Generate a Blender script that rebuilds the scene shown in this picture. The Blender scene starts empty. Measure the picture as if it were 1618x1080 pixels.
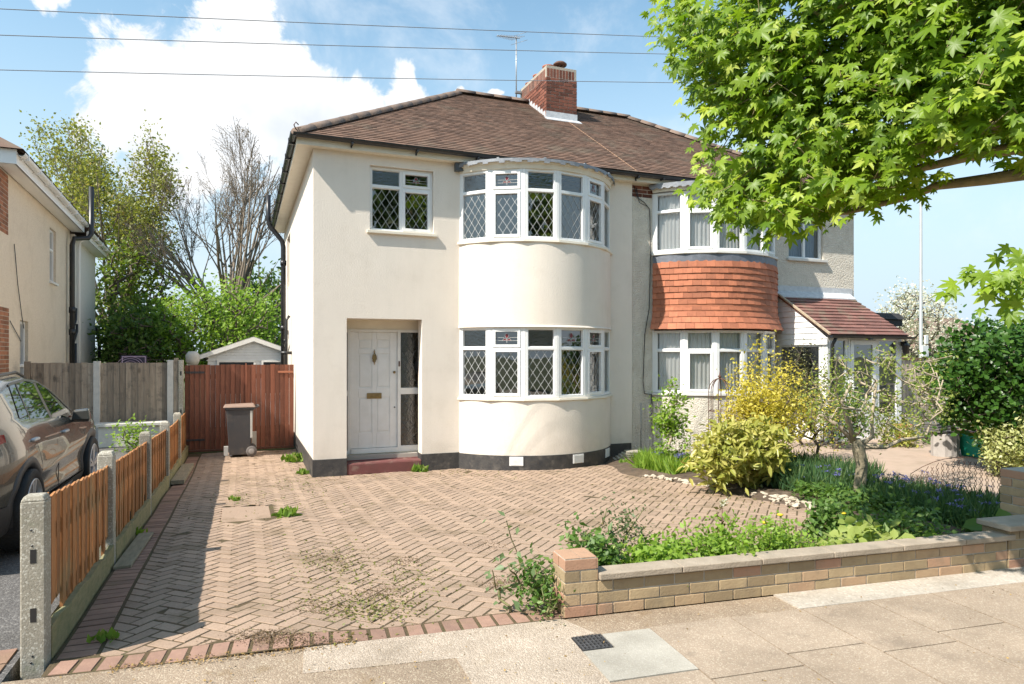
import bpy, math, random
import numpy as np
from mathutils import Vector, Matrix
random.seed(11); rng = np.random.default_rng(11)
R = math.radians
scene = bpy.context.scene
col = scene.collection

# ------------------------------------------------------------ camera
CAMH = 1.68; YAW = R(21.6); FOC = 1075.0
cam = bpy.data.cameras.new("camera"); camo = bpy.data.objects.new("camera", cam); col.objects.link(camo)
camo.location = (0, 0, CAMH); camo.rotation_euler = (R(90), 0, -YAW)
cam.sensor_width = 36; cam.lens = 36 * FOC / 1618; cam.shift_y = 22 / 1618
cam.clip_start = 0.05; cam.clip_end = 3000
scene.camera = camo
_c, _s = math.cos(YAW), math.sin(YAW)
def vdir(px, py):
    "direction seen at a point of the photograph"
    a = (px - 809) / FOC; b = (562 - py) / FOC
    return Vector((a*_c + _s, _c - a*_s, b))
def at(px, py, Y):
    "the point of the plane y = Y seen there"
    d = vdir(px, py); return Vector((0, 0, CAMH)) + d * (Y / d.y)

# ------------------------------------------------------------ light
SUN_EL, SUN_AZ = R(48), R(17)
S = Vector((-math.cos(SUN_AZ)*math.cos(SUN_EL), -math.sin(SUN_AZ)*math.cos(SUN_EL), math.sin(SUN_EL)))
sl = bpy.data.lights.new("sun", 'SUN'); sl.energy = 5.0; sl.angle = R(0.5); sl.color = (1, .93, .83)
so = bpy.data.objects.new("sun", sl); col.objects.link(so); so.location = (-20, -10, 30)
so.rotation_euler = S.to_track_quat('Z', 'Y').to_euler()
scene.view_settings.view_transform = 'Standard'; scene.view_settings.look = 'None'
scene.view_settings.exposure = 0.66; scene.view_settings.gamma = 1
scene.cycles.max_bounces = 8; scene.cycles.transparent_max_bounces = 16
scene.cycles.caustics_reflective = False; scene.cycles.caustics_refractive = False

class NT:
    "small node helper"
    def __init__(s, nt): s.nt = nt; nt.nodes.clear()
    def n(s, t, **k):
        o = s.nt.nodes.new(t)
        for a, b in k.items(): setattr(o, a, b)
        return o
    def l(s, a, b): s.nt.links.new(a, b)
    def m(s, op, *v, clamp=False):
        o = s.n('ShaderNodeMath', operation=op, use_clamp=clamp)
        for i, x in enumerate(v):
            if isinstance(x, (int, float)): o.inputs[i].default_value = x
            else: s.l(x, o.inputs[i])
        return o.outputs[0]
    def mix(s, f, a, b, mode='MIX'):
        o = s.n('ShaderNodeMix', data_type='RGBA', blend_type=mode)
        for i, x in ((0, f), (6, a), (7, b)):
            if isinstance(x, (int, float)): o.inputs[i].default_value = x
            elif isinstance(x, tuple): o.inputs[i].default_value = (*x[:3], 1)
            else: s.l(x, o.inputs[i])
        return o.outputs[2]
    def ramp(s, x, a, b, lo=0., hi=1., smooth=False):
        o = s.n('ShaderNodeMapRange')
        if smooth: o.interpolation_type = 'SMOOTHSTEP'
        s.l(x, o.inputs[0]); o.inputs[1].default_value = a; o.inputs[2].default_value = b
        o.inputs[3].default_value = lo; o.inputs[4].default_value = hi
        return o.outputs[0]
    def noise(s, vec, scale, det=3, rough=.5, dist=0., out=0):
        o = s.n('ShaderNodeTexNoise'); s.l(vec, o.inputs['Vector'])
        o.inputs['Scale'].default_value = scale; o.inputs['Detail'].default_value = det
        o.inputs['Roughness'].default_value = rough; o.inputs['Distortion'].default_value = dist
        return o.outputs[out]

world = bpy.data.worlds.new("World"); scene.world = world; world.use_nodes = True
w = NT(world.node_tree)
sky = w.n('ShaderNodeTexSky', sky_type='NISHITA'); sky.sun_disc = False
sky.sun_elevation = SUN_EL; sky.sun_rotation = math.atan2(S.x, S.y); sky.air_density = 1.0; sky.dust_density = 0.6; sky.ozone_density = 1.6
tc = w.n('ShaderNodeTexCoord'); dirv = tc.outputs['Generated']
warp = w.noise(dirv, 6, 5, .6, 0, 1)
wv = w.n('ShaderNodeVectorMath', operation='MULTIPLY_ADD'); w.l(warp, wv.inputs[0]); wv.inputs[1].default_value = (.10, .10, .10)
w.l(dirv, wv.inputs[2])
blobs = [(175,180,50),(210,130,52),(265,120,58),(330,100,66),(385,60,58),(375,10,44),(450,110,42),(400,165,105),(500,160,52),(300,190,110),
         (555,168,48),(628,145,36),(640,180,44),(745,150,14),(800,158,12),(500,230,90),(70,-40,40)]
f = None
for px, py, r in blobs:
    d = vdir(px + 30, py + 30).normalized()   # the warp has a mean offset
    vm = w.n('ShaderNodeVectorMath', operation='DISTANCE'); w.l(wv.outputs[0], vm.inputs[0])
    vm.inputs[1].default_value = tuple(d + Vector((.05, .05, .05)))
    vm.inputs[1].default_value = tuple(vdir(px, py).normalized() + Vector((.05, .05, .05)))
    b = w.m('SUBTRACT', 1, w.m('DIVIDE', vm.outputs[1], r / FOC * 1.0))
    f = b if f is None else w.m('MAXIMUM', f, b)
n1 = w.noise(dirv, 12, 9, .68, .4)
n2 = w.noise(dirv, 3.2, 5, .6)
f2 = w.m('ADD', w.m('MULTIPLY', w.m('SUBTRACT', n1, .5), 1.9), w.m('MAXIMUM', f, -1.5))
cum = w.ramp(f2, -.05, .27, smooth=True)
sep = w.n('ShaderNodeSeparateXYZ'); w.l(dirv, sep.inputs[0])
el = sep.outputs[2]
# thin bright haze low in the sky and scattered faint cloud elsewhere
wisps = w.m('MULTIPLY', w.ramp(w.noise(dirv, 5, 6, .65, .3), .50, .75, smooth=True), .40)
hz = w.m('MULTIPLY', w.ramp(el, .52, 0.02, smooth=True), .97)
shade = w.ramp(w.noise(dirv, 9, 4, .55), .35, .7)
low = w.ramp(el, .42, .30)
ccol = w.mix(w.m('MULTIPLY', shade, w.m('ADD', .35, w.m('MULTIPLY', low, .65))), (8.0, 8.0, 8.0), (5.4, 5.9, 6.5))
skyc = w.mix(1, sky.outputs[0], (1.65, 1.85, 1.6), 'MULTIPLY')
skyc = w.mix(hz, skyc, (4.6, 5.6, 6.5))
skyc = w.mix(wisps, skyc, (7, 7.4, 7.8))
skyc = w.mix(cum, skyc, ccol)
bg = w.n('ShaderNodeBackground'); w.l(skyc, bg.inputs[0]); bg.inputs[1].default_value = 0.095
wo = w.n('ShaderNodeOutputWorld'); w.l(bg.outputs[0], wo.inputs[0])

# ------------------------------------------------------------ materials
MATS = {}
def pm(name, c1, c2=None, scale=6, rough=.8, bump=0, bscale=60, var=0, det=4, stretch=None, metal=0, spec=.5, dirt=None, voro=False, warm=None, knots=0, streak=False):
    "procedural Principled: two tones by noise, per-element tint from attribute v, bump, dirt patches"
    if name in MATS: return MATS[name]
    m = bpy.data.materials.new(name); m.use_nodes = True; t = NT(m.node_tree)
    tc = t.n('ShaderNodeTexCoord'); vec = tc.outputs['Object']
    if stretch:
        mp = t.n('ShaderNodeMapping'); mp.inputs['Scale'].default_value = stretch; t.l(vec, mp.inputs[0]); vec = mp.outputs[0]
    c2 = c2 or tuple(x * .8 for x in c1)
    nz = t.noise(vec, scale, det, .6)
    c = t.mix(t.ramp(nz, .3, .7), c1, c2)
    if var:
        at_ = t.n('ShaderNodeAttribute', attribute_name='v')
        c = t.mix(1, c, t.mix(at_.outputs['Fac'], tuple([1 - var]*3), tuple([1 + var]*3)), 'MULTIPLY')
        if warm: c = t.mix(t.ramp(at_.outputs['Fac'], .72, .95, 0, .8), c, warm)
    if dirt:
        dc, ds, da = dirt
        c = t.mix(t.m('MULTIPLY', t.ramp(t.noise(tc.outputs['Object'], ds, 6, .65), .5, .68, smooth=True), da), c, dc)
    if knots:      # dark knots in softwood boards
        mk = t.n('ShaderNodeMapping'); mk.inputs['Scale'].default_value = (knots, knots, knots*.45); t.l(tc.outputs['Object'], mk.inputs[0])
        vk = t.n('ShaderNodeTexVoronoi'); vk.inputs['Scale'].default_value = 1; t.l(mk.outputs[0], vk.inputs['Vector'])
        c = t.mix(t.ramp(vk.outputs['Distance'], .16, .07, 0, .75), c, tuple(x*.3 for x in c1))
    if streak:     # rain streaks, and splashed dirt low on the wall
        ms = t.n('ShaderNodeMapping'); ms.inputs['Scale'].default_value = (7, 7, .5); t.l(tc.outputs['Object'], ms.inputs[0])
        s1 = t.ramp(t.noise(ms.outputs[0], 1.0, 6, .65), .48, .72)
        c = t.mix(t.m('MULTIPLY', s1, .12), c, (.56, .50, .41))
        sx = t.n('ShaderNodeSeparateXYZ'); t.l(tc.outputs['Object'], sx.inputs[0])
        s2 = t.m('MULTIPLY', t.ramp(sx.outputs[2], .62, .22), t.ramp(t.noise(tc.outputs['Object'], 4, 6, .7), .35, .65))
        c = t.mix(t.m('MULTIPLY', s2, .45), c, (.48, .42, .34))
        c = t.mix(t.m('MULTIPLY', t.ramp(t.noise(tc.outputs['Object'], .55, 3, .5), .45, .6, smooth=True), .10), c, (.84, .81, .75))
    b = t.n('ShaderNodeBsdfPrincipled'); t.l(c, b.inputs['Base Color'])
    b.inputs['Roughness'].default_value = rough; b.inputs['Metallic'].default_value = metal
    b.inputs['Specular IOR Level'].default_value = spec
    if bump:
        bn = t.n('ShaderNodeBump'); bn.inputs['Strength'].default_value = 1; bn.inputs['Distance'].default_value = bump
        if voro:
            v = t.n('ShaderNodeTexVoronoi'); v.inputs['Scale'].default_value = bscale; t.l(tc.outputs['Object'], v.inputs['Vector'])
            hgt = t.m('SUBTRACT', 1, v.outputs['Distance'])
        else: hgt = t.noise(vec, bscale, 4, .6)
        t.l(hgt, bn.inputs['Height']); t.l(bn.outputs[0], b.inputs['Normal'])
    o = t.n('ShaderNodeOutputMaterial'); t.l(b.outputs[0], o.inputs[0])
    MATS[name] = m; return m
def leafmat(name, c1, c2, c3=None, trans=.45, scale=2.5, gloss=.45):
    if name in MATS: return MATS[name]
    m = bpy.data.materials.new(name); m.use_nodes = True; t = NT(m.node_tree)
    at_ = t.n('ShaderNodeAttribute', attribute_name='v')
    c = t.mix(t.ramp(at_.outputs['Fac'], 0, .8), c1, c2)
    if c3: c = t.mix(t.ramp(at_.outputs['Fac'], .78, 1.0), c, c3)
    b = t.n('ShaderNodeBsdfPrincipled'); t.l(c, b.inputs['Base Color']); b.inputs['Roughness'].default_value = gloss
    b.inputs['Specular IOR Level'].default_value = .35
    tr = t.n('ShaderNodeBsdfTranslucent'); t.l(t.mix(1, c, (1.25, 1.3, .6), 'MULTIPLY'), tr.inputs[0])
    mx = t.n('ShaderNodeMixShader'); mx.inputs[0].default_value = trans
    t.l(b.outputs[0], mx.inputs[1]); t.l(tr.outputs[0], mx.inputs[2])
    o = t.n('ShaderNodeOutputMaterial'); t.l(mx.outputs[0], o.inputs[0])
    MATS[name] = m; return m
def glassmat(name, tint=(.75, .8, .78), refl=1.0, wavy=0.0, base=.12):
    if name in MATS: return MATS[name]
    m = bpy.data.materials.new(name); m.use_nodes = True; t = NT(m.node_tree)
    fr = t.n('ShaderNodeFresnel'); fr.inputs[0].default_value = 1.5
    tr = t.n('ShaderNodeBsdfTransparent'); tr.inputs[0].default_value = (*tint, 1)
    gl = t.n('ShaderNodeBsdfGlossy'); gl.inputs['Roughness'].default_value = .01
    tc = t.n('ShaderNodeTexCoord'); bn = t.n('ShaderNodeBump'); bn.inputs['Distance'].default_value = .0015 + wavy
    t.l(t.noise(tc.outputs['Object'], 2.5 if not wavy else 30, 2, .5), bn.inputs['Height']); t.l(bn.outputs[0], gl.inputs['Normal'])
    mx = t.n('ShaderNodeMixShader'); t.l(t.m('ADD', t.m('MULTIPLY', fr.outputs[0], refl), base, clamp=True), mx.inputs[0])
    t.l(tr.outputs[0], mx.inputs[1]); t.l(gl.outputs[0], mx.inputs[2])
    o = t.n('ShaderNodeOutputMaterial'); t.l(mx.outputs[0], o.inputs[0])
    MATS[name] = m; return m

M_render = pm('painted_render', (.82, .735, .635), (.78, .695, .60), 2.2, .85, .004, 42, dirt=((.62, .54, .44), 1.6, .25), streak=True)
M_dash = pm('pebbledash', (.74, .68, .58), (.62, .56, .47), 5, .9, .014, 48, voro=True, dirt=((.5, .45, .38), 1.2, .3))
M_dash2 = pm('cream_pebbledash', (.80, .69, .55), (.70, .59, .46), 22, .9, .009, 60, voro=True, dirt=((.55, .45, .33), 1.4, .25))
M_white = pm('white_plastic', (.83, .83, .82), (.79, .79, .78), 3, .35, .0004, 20)
M_whitep = pm('white_paint', (.80, .78, .75), (.72, .70, .66), 5, .5, .001, 60)
M_creamp = pm('cream_paint', (.80, .74, .62), (.74, .67, .55), 5, .6, .002, 40)
M_plinth = pm('black_paint', (.035, .034, .036), (.07, .065, .06), 9, .6, .004, 50, dirt=((.16, .14, .12), 6, .5))
M_black = pm('black_plastic', (.018, .018, .02), (.03, .03, .032), 8, .35, .0005, 20)
M_dark = pm('dark_interior', (.12, .11, .10), (.09, .085, .08), 2, .9)
M_room = pm('room_wall', (.42, .38, .33), (.36, .33, .29), 2, .9)
M_lead = pm('lead_sheet', (.30, .31, .33), (.20, .21, .23), 9, .55, .004, 16, metal=.2)
M_caming = pm('lead_strip', (.5, .5, .48), (.4, .4, .38), 20, .5)
M_tile = pm('clay_roof_tile', (.185, .108, .073), (.135, .082, .058), 30, .85, .003, 80, var=.30, dirt=((.17, .15, .11), 1.3, .45))
M_ptile = pm('porch_tile', (.23, .105, .082), (.17, .085, .07), 12, .8, .003, 60, var=.25, dirt=((.20, .19, .13), 3, .5))
M_ridge = pm('ridge_tile', (.21, .15, .115), (.15, .11, .09), 8, .9, .006, 30, var=.2)
M_terra = pm('terracotta', (.46, .165, .085), (.37, .13, .07), 12, .8, .003, 60, var=.22, dirt=((.30, .12, .07), 2.5, .4))
M_pot = pm('chimney_pot_clay', (.42, .15, .08), (.30, .10, .06), 9, .8, .003, 40)
M_cbrick = pm('chimney_brick', (.215, .072, .042), (.13, .05, .034), 14, .9, .005, 60, var=.45)
M_wbrick = pm('buff_brick', (.40, .30, .175), (.33, .24, .14), 11, .9, .003, 70, var=.3, warm=(.38, .19, .13), dirt=((.20, .16, .11), 5, .4))
M_mortar = pm('mortar', (.46, .41, .34), (.36, .32, .26), 20, .95, .006, 60)
M_mortar2 = pm('dark_mortar', (.40, .34, .27), (.30, .25, .20), 20, .95, .004, 60)
M_coping = pm('coping_stone', (.40, .33, .255), (.30, .245, .185), 7, .95, .006, 70, dirt=((.22, .19, .14), 4, .5))
M_conc = pm('grey_concrete', (.40, .37, .31), (.28, .26, .21), 16, .95, .003, 90, dirt=((.22, .23, .13), 3, .6))
M_board = pm('orange_fence_board', (.43, .185, .062), (.31, .13, .045), 5, .8, .003, 30, var=.35, stretch=(9, 9, .8), dirt=((.27, .20, .10), 2.4, .65), knots=6)
M_grav = pm('timber_kickboard', (.34, .29, .16), (.22, .21, .10), 6, .9, .005, 30, var=.2, stretch=(2, 2, 6), dirt=((.14, .17, .07), 3, .5))
M_gboard = pm('grey_fence_board', (.38, .30, .225), (.25, .195, .145), 5, .85, .004, 30, var=.35, stretch=(8, 8, .7), dirt=((.12, .10, .08), 6, .6), knots=4.5)
M_pboard = pm('pale_fence_board', (.48, .41, .33), (.36, .30, .24), 5, .85, .004, 30, var=.18, stretch=(8, 8, .7))
M_gate = pm('red_brown_stain', (.215, .075, .040), (.15, .05, .027), 6, .75, .003, 30, var=.35, stretch=(8, 8, .7), dirt=((.30, .12, .07), 7, .3))
M_bark = pm('bark', (.17, .135, .10), (.10, .08, .06), 14, .95, .012, 30)
M_pbark = pm('pale_bark', (.46, .38, .28), (.30, .25, .18), 14, .95, .006, 40)
M_mbark = pm('maple_bark', (.30, .24, .12), (.18, .15, .08), 14, .95, .006, 40)
M_metal = pm('galvanised', (.42, .42, .42), (.34, .34, .34), 8, .45, metal=.6)
M_rust = pm('rusty_iron', (.16, .075, .05), (.09, .05, .04), 20, .8)
M_brass = pm('aged_brass', (.33, .23, .10), (.22, .15, .07), 20, .4, metal=.7)

# ------------------------------------------------------------ mesh helpers
class MB:
    def __init__(s): s.v = []; s.f = []; s.mi = []; s.var = []; s.cur = 0; s.cv = .5; s.smooth = []; s.sm = False
    def add(s, vs, fs, var=None):
        o = len(s.v); s.v += [tuple(p) for p in vs]; s.var += [s.cv if var is None else var] * len(vs)
        for f in fs: s.f.append([i + o for i in f]); s.mi.append(s.cur); s.smooth.append(s.sm)
    def hexa(s, p, var=None):   # p: 8 points, bottom ring 0-3, top ring 4-7
        s.add(p, [(3,2,1,0),(4,5,6,7),(0,1,5,4),(1,2,6,5),(2,3,7,6),(3,0,4,7)], var)
    def box(s, x0, y0, z0, x1, y1, z1, var=None):
        s.hexa([(x0,y0,z0),(x1,y0,z0),(x1,y1,z0),(x0,y1,z0),(x0,y0,z1),(x1,y0,z1),(x1,y1,z1),(x0,y1,z1)], var)
    def obox(s, o, u, v, w_, var=None):  # origin + three edge vectors
        o = Vector(o); u = Vector(u); v = Vector(v); w_ = Vector(w_)
        s.hexa([o, o+u, o+u+v, o+v, o+w_, o+u+w_, o+u+v+w_, o+v+w_], var)
    def prism(s, poly, z0, z1, var=None):
        n = len(poly); vs = [(x, y, z0) for x, y in poly] + [(x, y, z1) for x, y in poly]
        s.add(vs, [list(range(n))[::-1], list(range(n, 2*n))] + [(i, (i+1) % n, n+(i+1) % n, n+i) for i in range(n)], var)
    def tube(s, pts, rad, n=8, cap=True, var=None):
        pts = [Vector(p) for p in pts]; k = len(pts)
        if isinstance(rad, (int, float)): rad = [rad]*k
        vs = []; fs = []; prev = None
        for i, p in enumerate(pts):
            t = (pts[min(i+1, k-1)] - pts[max(i-1, 0)]).normalized()
            a = prev if prev is not None else (Vector((0,0,1)) if abs(t.z) < .9 else Vector((1,0,0)))
            u = t.cross(a).cross(t)
            if u.length < 1e-6: u = t.orthogonal()
            u.normalize(); prev = u; v = t.cross(u)
            for j in range(n):
                an = 2*math.pi*j/n; vs.append(p + (u*math.cos(an) + v*math.sin(an))*rad[i])
        for i in range(k-1):
            for j in range(n):
                fs.append((i*n+j, i*n+(j+1) % n, (i+1)*n+(j+1) % n, (i+1)*n+j))
        if cap: fs += [list(range(n))[::-1], [(k-1)*n+j for j in range(n)]]
        sm = s.sm; s.sm = True; s.add(vs, fs, var); s.sm = sm
    def lathe(s, c, prof, n=20, axis='z', var=None):  # prof: (r, h) pairs
        c = Vector(c); vs = []; fs = []
        for r, h in prof:
            for j in range(n):
                a = 2*math.pi*j/n; p = (r*math.cos(a), r*math.sin(a), h)
                if axis == 'x': p = (p[2], p[0], p[1])
                if axis == 'y': p = (p[0], -p[2], p[1])
                vs.append(c + Vector(p))
        for i in range(len(prof)-1):
            for j in range(n): fs.append((i*n+j, i*n+(j+1) % n, (i+1)*n+(j+1) % n, (i+1)*n+j))
        fs.append(list(range(n))[::-1]); fs.append([(len(prof)-1)*n+j for j in range(n)])
        sm = s.sm; s.sm = True; s.add(vs, fs, var); s.sm = sm
    def build(s, name, mats, parent=None, bevel=0):
        me = bpy.data.meshes.new(name)
        me.from_pydata(s.v, [], s.f)
        if not isinstance(mats, (list, tuple)): mats = [mats]
        for m in mats: me.materials.append(m)
        if len(mats) > 1: me.polygons.foreach_set('material_index', s.mi)
        me.polygons.foreach_set('use_smooth', s.smooth)
        a = me.attributes.new('v', 'FLOAT', 'POINT'); a.data.foreach_set('value', s.var)
        me.update()
        o = bpy.data.objects.new(name, me); col.objects.link(o)
        if parent:
            o.parent = parent; o.matrix_parent_inverse = Matrix()
        if bevel:
            b = o.modifiers.new('bevel', 'BEVEL'); b.width = bevel; b.segments = 2; b.limit_method = 'ANGLE'; b.angle_limit = R(40)
        return o
def tag(o, label=None, cat=None, group=None, kind=None):
    if label: o['label'] = label
    if cat: o['category'] = cat
    if group: o['group'] = group
    if kind: o['kind'] = kind
    return o
def thing(name, label, cat, loc=(0,0,0), group=None):
    o = bpy.data.objects.new(name, None); col.objects.link(o); o.location = loc; o.empty_display_size = .2
    return tag(o, label, cat, group)
def place(mb, root):
    "shift world coordinates into the root's frame"
    l = root.location; mb.v = [(x-l.x, y-l.y, z-l.z) for x, y, z in mb.v]; return mb
def part(mb, name, mats, root, bevel=0):
    return place(mb, root).build(name, mats, root, bevel)
def sub(mb, name, mats, root, par, bevel=0):
    return place(mb, root).build(name, mats, par, bevel)

# leaves: vectorised copies of a small template
T_LEAF = (np.array([(0,0,0),(.28,.35,.04),(0,1,-.06),(-.28,.35,.04)], float), [(0,1,2),(0,2,3)])
T_LANCE = (np.array([(0,0,0),(.17,.32,.04),(.15,.6,.03),(0,1,-.12),(-.15,.6,.03),(-.17,.32,.04)], float), [(0,1,2,3),(0,3,4,5)])
T_WIDE = (np.array([(0,0,0),(.38,.28,.05),(.3,.7,.04),(0,1,-.08),(-.3,.7,.04),(-.38,.28,.05)], float), [(0,1,2,3),(0,3,4,5)])
T_BLADE = (np.array([(-.04,0,0),(.04,0,0),(.035,.5,.05),(-.035,.5,.05),(0,1,.2)], float), [(0,1,2,3),(3,2,4)])
def _maple():
    r = [(0,-.02),(8,.24),(28,.42),(33,.60),(47,.36),(60,.44),(66,.74),(75,.76),(84,.72),(96,.5),(104,.40),(116,.58),(124,.82),(128,.80)]
    pts = []
    lobes = [(-90,.10),(-60,.42),(-38,.60),(-24,.38),(-8,.66),(4,.90),(14,.62),(26,.42),(36,.68),(47,1.0),(57,.70),(68,.46),(77,.74),(90,1.12)]
    for a, q in lobes: pts.append((q*math.cos(R(a)), q*math.sin(R(a)) + .1))
    left = [(-x, y) for x, y in pts[1:-1]][::-1]
    P = pts + left
    v = [(0, .22, 0)] + [(x, y, -.30*(x*x + (y-.2)**2) + .05*math.sin(9*x)) for x, y in P]
    n = len(P)
    return np.array(v, float)*.5, [(0, i+1, (i+1) % n + 1) for i in range(n)]
T_MAPLE = _maple()
def leafmesh(name, P, N, size, tmpl, mat, parent=None, var=None, root=None, roll=None):
    tv, tf = tmpl; n = len(P); k = len(tv); P = np.asarray(P, float); N = np.asarray(N, float)
    if root is not None: P = P - np.array(root.location)
    N = N / (np.linalg.norm(N, axis=1, keepdims=True) + 1e-9)
    if roll is None: T = rng.normal(size=(n, 3))
    else: T = np.asarray(roll, float)
    T = T - N*np.sum(T*N, axis=1, keepdims=True); T /= (np.linalg.norm(T, axis=1, keepdims=True) + 1e-9)
    B = np.cross(T, N)
    size = np.broadcast_to(np.asarray(size, float), (n,))[:, None, None]
    V = (tv[None, :, 0:1]*B[:, None, :] + tv[None, :, 1:2]*T[:, None, :] + tv[None, :, 2:3]*N[:, None, :])*size + P[:, None, :]
    V = V.reshape(-1, 3)
    loops = []; starts = []; tot = 0
    tl = np.concatenate([np.array(f) for f in tf]); cnt = np.array([len(f) for f in tf])
    L = (tl[None, :] + (np.arange(n)*k)[:, None]).ravel()
    C = np.tile(cnt, n); St = np.concatenate([[0], np.cumsum(C)[:-1]])
    me = bpy.data.meshes.new(name); me.vertices.add(len(V)); me.vertices.foreach_set('co', V.ravel())
    me.loops.add(len(L)); me.loops.foreach_set('vertex_index', L.astype(np.int32))
    me.polygons.add(len(C)); me.polygons.foreach_set('loop_start', St.astype(np.int32))
    try: me.polygons.foreach_set('loop_total', C.astype(np.int32))
    except Exception: pass
    me.update(calc_edges=True); me.validate()
    if var is None: var = rng.random(n)
    a = me.attributes.new('v', 'FLOAT', 'POINT'); a.data.foreach_set('value', np.repeat(var, k).astype(np.float32))
    me.materials.append(mat)
    o = bpy.data.objects.new(name, me); col.objects.link(o)
    if parent: o.parent = parent
    return o
def blobpts(n, c, r, shell=.5):
    "points in an ellipsoid, thicker towards its skin"
    d = rng.normal(size=(n, 3)); d /= np.linalg.norm(d, axis=1, keepdims=True)
    q = (shell + (1-shell)*rng.random(n))**(1.0) if shell else rng.random(n)**(1/3)
    return np.array(c) + d*q[:, None]*np.array(r), d
# ------------------------------------------------------------ ground
RA = R(-5.8); RU = Vector((math.cos(RA), math.sin(RA), 0)); RW = Vector((math.sin(RA), -math.cos(RA), 0)); RO = Vector((1.92, 3.93, 0))
def road(u, w_, z=0): p = RO + RU*u + RW*w_; return (p.x, p.y, z)
def gz(x, y):
    if x < -1.12: return 0.0
    return -min(.26, max(0, (y - (4.12 - .1*x))*.0335))
def struct(mb, name, mats): return tag(mb.build(name, mats), kind='structure')

def speckle(name, c1, c2, c3, bump=.004, sc=90, patch=None):
    m = bpy.data.materials.new(name); m.use_nodes = True; t = NT(m.node_tree); tc = t.n('ShaderNodeTexCoord'); v = tc.outputs['Object']
    vo = t.n('ShaderNodeTexVoronoi'); vo.inputs['Scale'].default_value = sc; t.l(v, vo.inputs['Vector'])
    sepc = t.n('ShaderNodeSeparateColor'); t.l(vo.outputs['Color'], sepc.inputs[0])
    c = t.mix(sepc.outputs[0], c1, c2)
    c = t.mix(t.ramp(sepc.outputs[1], .82, .9), c, c3)
    c = t.mix(1, c, t.mix(t.ramp(t.noise(v, 1.7, 6, .65), .3, .7), (.72, .71, .69), (1.12, 1.12, 1.12)), 'MULTIPLY')
    if patch: c = t.mix(t.m('MULTIPLY', t.ramp(t.noise(v, patch[1], 6, .7), .55, .66, smooth=True), patch[2]), c, patch[0])
    b = t.n('ShaderNodeBsdfPrincipled'); t.l(c, b.inputs['Base Color']); b.inputs['Roughness'].default_value = .9
    bn = t.n('ShaderNodeBump'); bn.inputs['Distance'].default_value = bump
    t.l(t.m('ADD', t.m('MULTIPLY', vo.outputs['Distance'], -1), t.noise(v, sc*.5, 4, .7)), bn.inputs['Height']); t.l(bn.outputs[0], b.inputs['Normal'])
    o = t.n('ShaderNodeOutputMaterial'); t.l(b.outputs[0], o.inputs[0]); return m
M_tarmac = speckle('worn_tarmac', (.27, .20, .14), (.35, .27, .195), (.46, .38, .28), .003, 130, patch=((.22, .15, .08), 4, .5))
M_asph = speckle('dark_asphalt', (.085, .08, .078), (.13, .125, .12), (.2, .19, .18), .004, 90)
M_cpatch = speckle('exposed_concrete', (.38, .305, .235), (.46, .38, .30), (.56, .47, .38), .004, 110, patch=((.34, .26, .17), 3, .35))
M_slab = speckle('paving_slab', (.285, .235, .185), (.34, .285, .23), (.40, .34, .28), .001, 160, patch=((.21, .165, .12), 2.2, .4))
M_pale = speckle('pale_slab', (.37, .34, .29), (.41, .38, .325), (.45, .42, .36), .001, 160)
M_cement = speckle('cement_strip', (.42, .37, .31), (.49, .44, .375), (.55, .49, .42), .003, 60, patch=((.34, .30, .25), 2.5, .5))
M_conc = speckle('aggregate_concrete', (.34,.31,.25), (.43,.39,.32), (.60,.57,.49), .0009, 120, patch=((.22,.23,.13), 3, .55))
M_soil = pm('garden_soil', (.125, .085, .055), (.07, .05, .035), 9, .95, .02, 30, dirt=((.20, .15, .11), 5, .6))
M_earth = pm('earth_and_grass', (.075, .10, .035), (.10, .09, .05), .8, .95, .03, 12)

g = MB(); g.add([(-900,-600,-.36),(900,-600,-.36),(900,1500,-.36),(-900,1500,-.36)], [(0,1,2,3)]); struct(g, 'ground', M_earth)

# carriageway and opposite side of the street
g = MB(); g.add([road(-60, 2.95, -.12), road(-60, 9.5, -.12), road(60, 9.5, -.12), road(60, 2.95, -.12)], [(0,1,2,3)]); struct(g, 'road', M_asph)
g = MB(); g.obox(road(-60, 9.5, -.34), RU*120, RW*2.6, (0,0,.34)); struct(g, 'far_pavement', M_slab)

# pavement: worn tarmac base, kerb
g = MB()
g.obox(road(-60, -.0, -.3), RU*120, RW*2.8, (0,0,.292)); g.cur = 1
g.obox(road(-60, 2.8, -.3), RU*120, RW*.15, (0,0,.30)); struct(g, 'pavement', [M_tarmac, M_slab])
# slabs laid in the pavement
def slab(mb, u0, u1, w0, w1, gap=.006, tilt=0, th=.012):
    h = [random.uniform(-.0015, .0015) for _ in range(4)]
    c = [(u0+gap, w1-gap), (u1-gap, w1-gap), (u1-gap, w0+gap), (u0+gap, w0+gap)]
    lo = [road(u, w_, -.02) for u, w_ in c]; hi = [road(u, w_, th-.008+h[i]) for i, (u, w_) in enumerate(c)]
    mb.hexa(lo + hi, random.random())
M_slabv = speckle('paving_flag', (.315,.245,.18), (.375,.29,.215), (.46,.38,.29), .0015, 150, patch=((.20,.155,.115), 2.6, .5))
g = MB()
cols = [(.44, 1.02, [.28, .99, 1.6, 2.2, 2.8]), (1.02, 1.56, [.28, .84, 1.4, 2.1, 2.8]), (1.56, 2.10, [.28, .97, 1.6, 2.2, 2.8]), (2.10, 2.64, [.28, .83, 1.5, 2.1, 2.8])]
u = 2.64; k = 0
while u < 12: cols.append((u, u+.56, [.28, .97, 1.6, 2.2, 2.8] if k % 2 == 0 else [.28, .83, 1.5, 2.1, 2.8])); u += .56; k += 1
for u0, u1, ws in cols:
    for a, b in zip(ws[:-1], ws[1:]): slab(g, u0, u1, a, b)
slab(g, -.08, .44, .875, 1.6); slab(g, -.08, .44, 1.6, 2.2)
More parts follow.
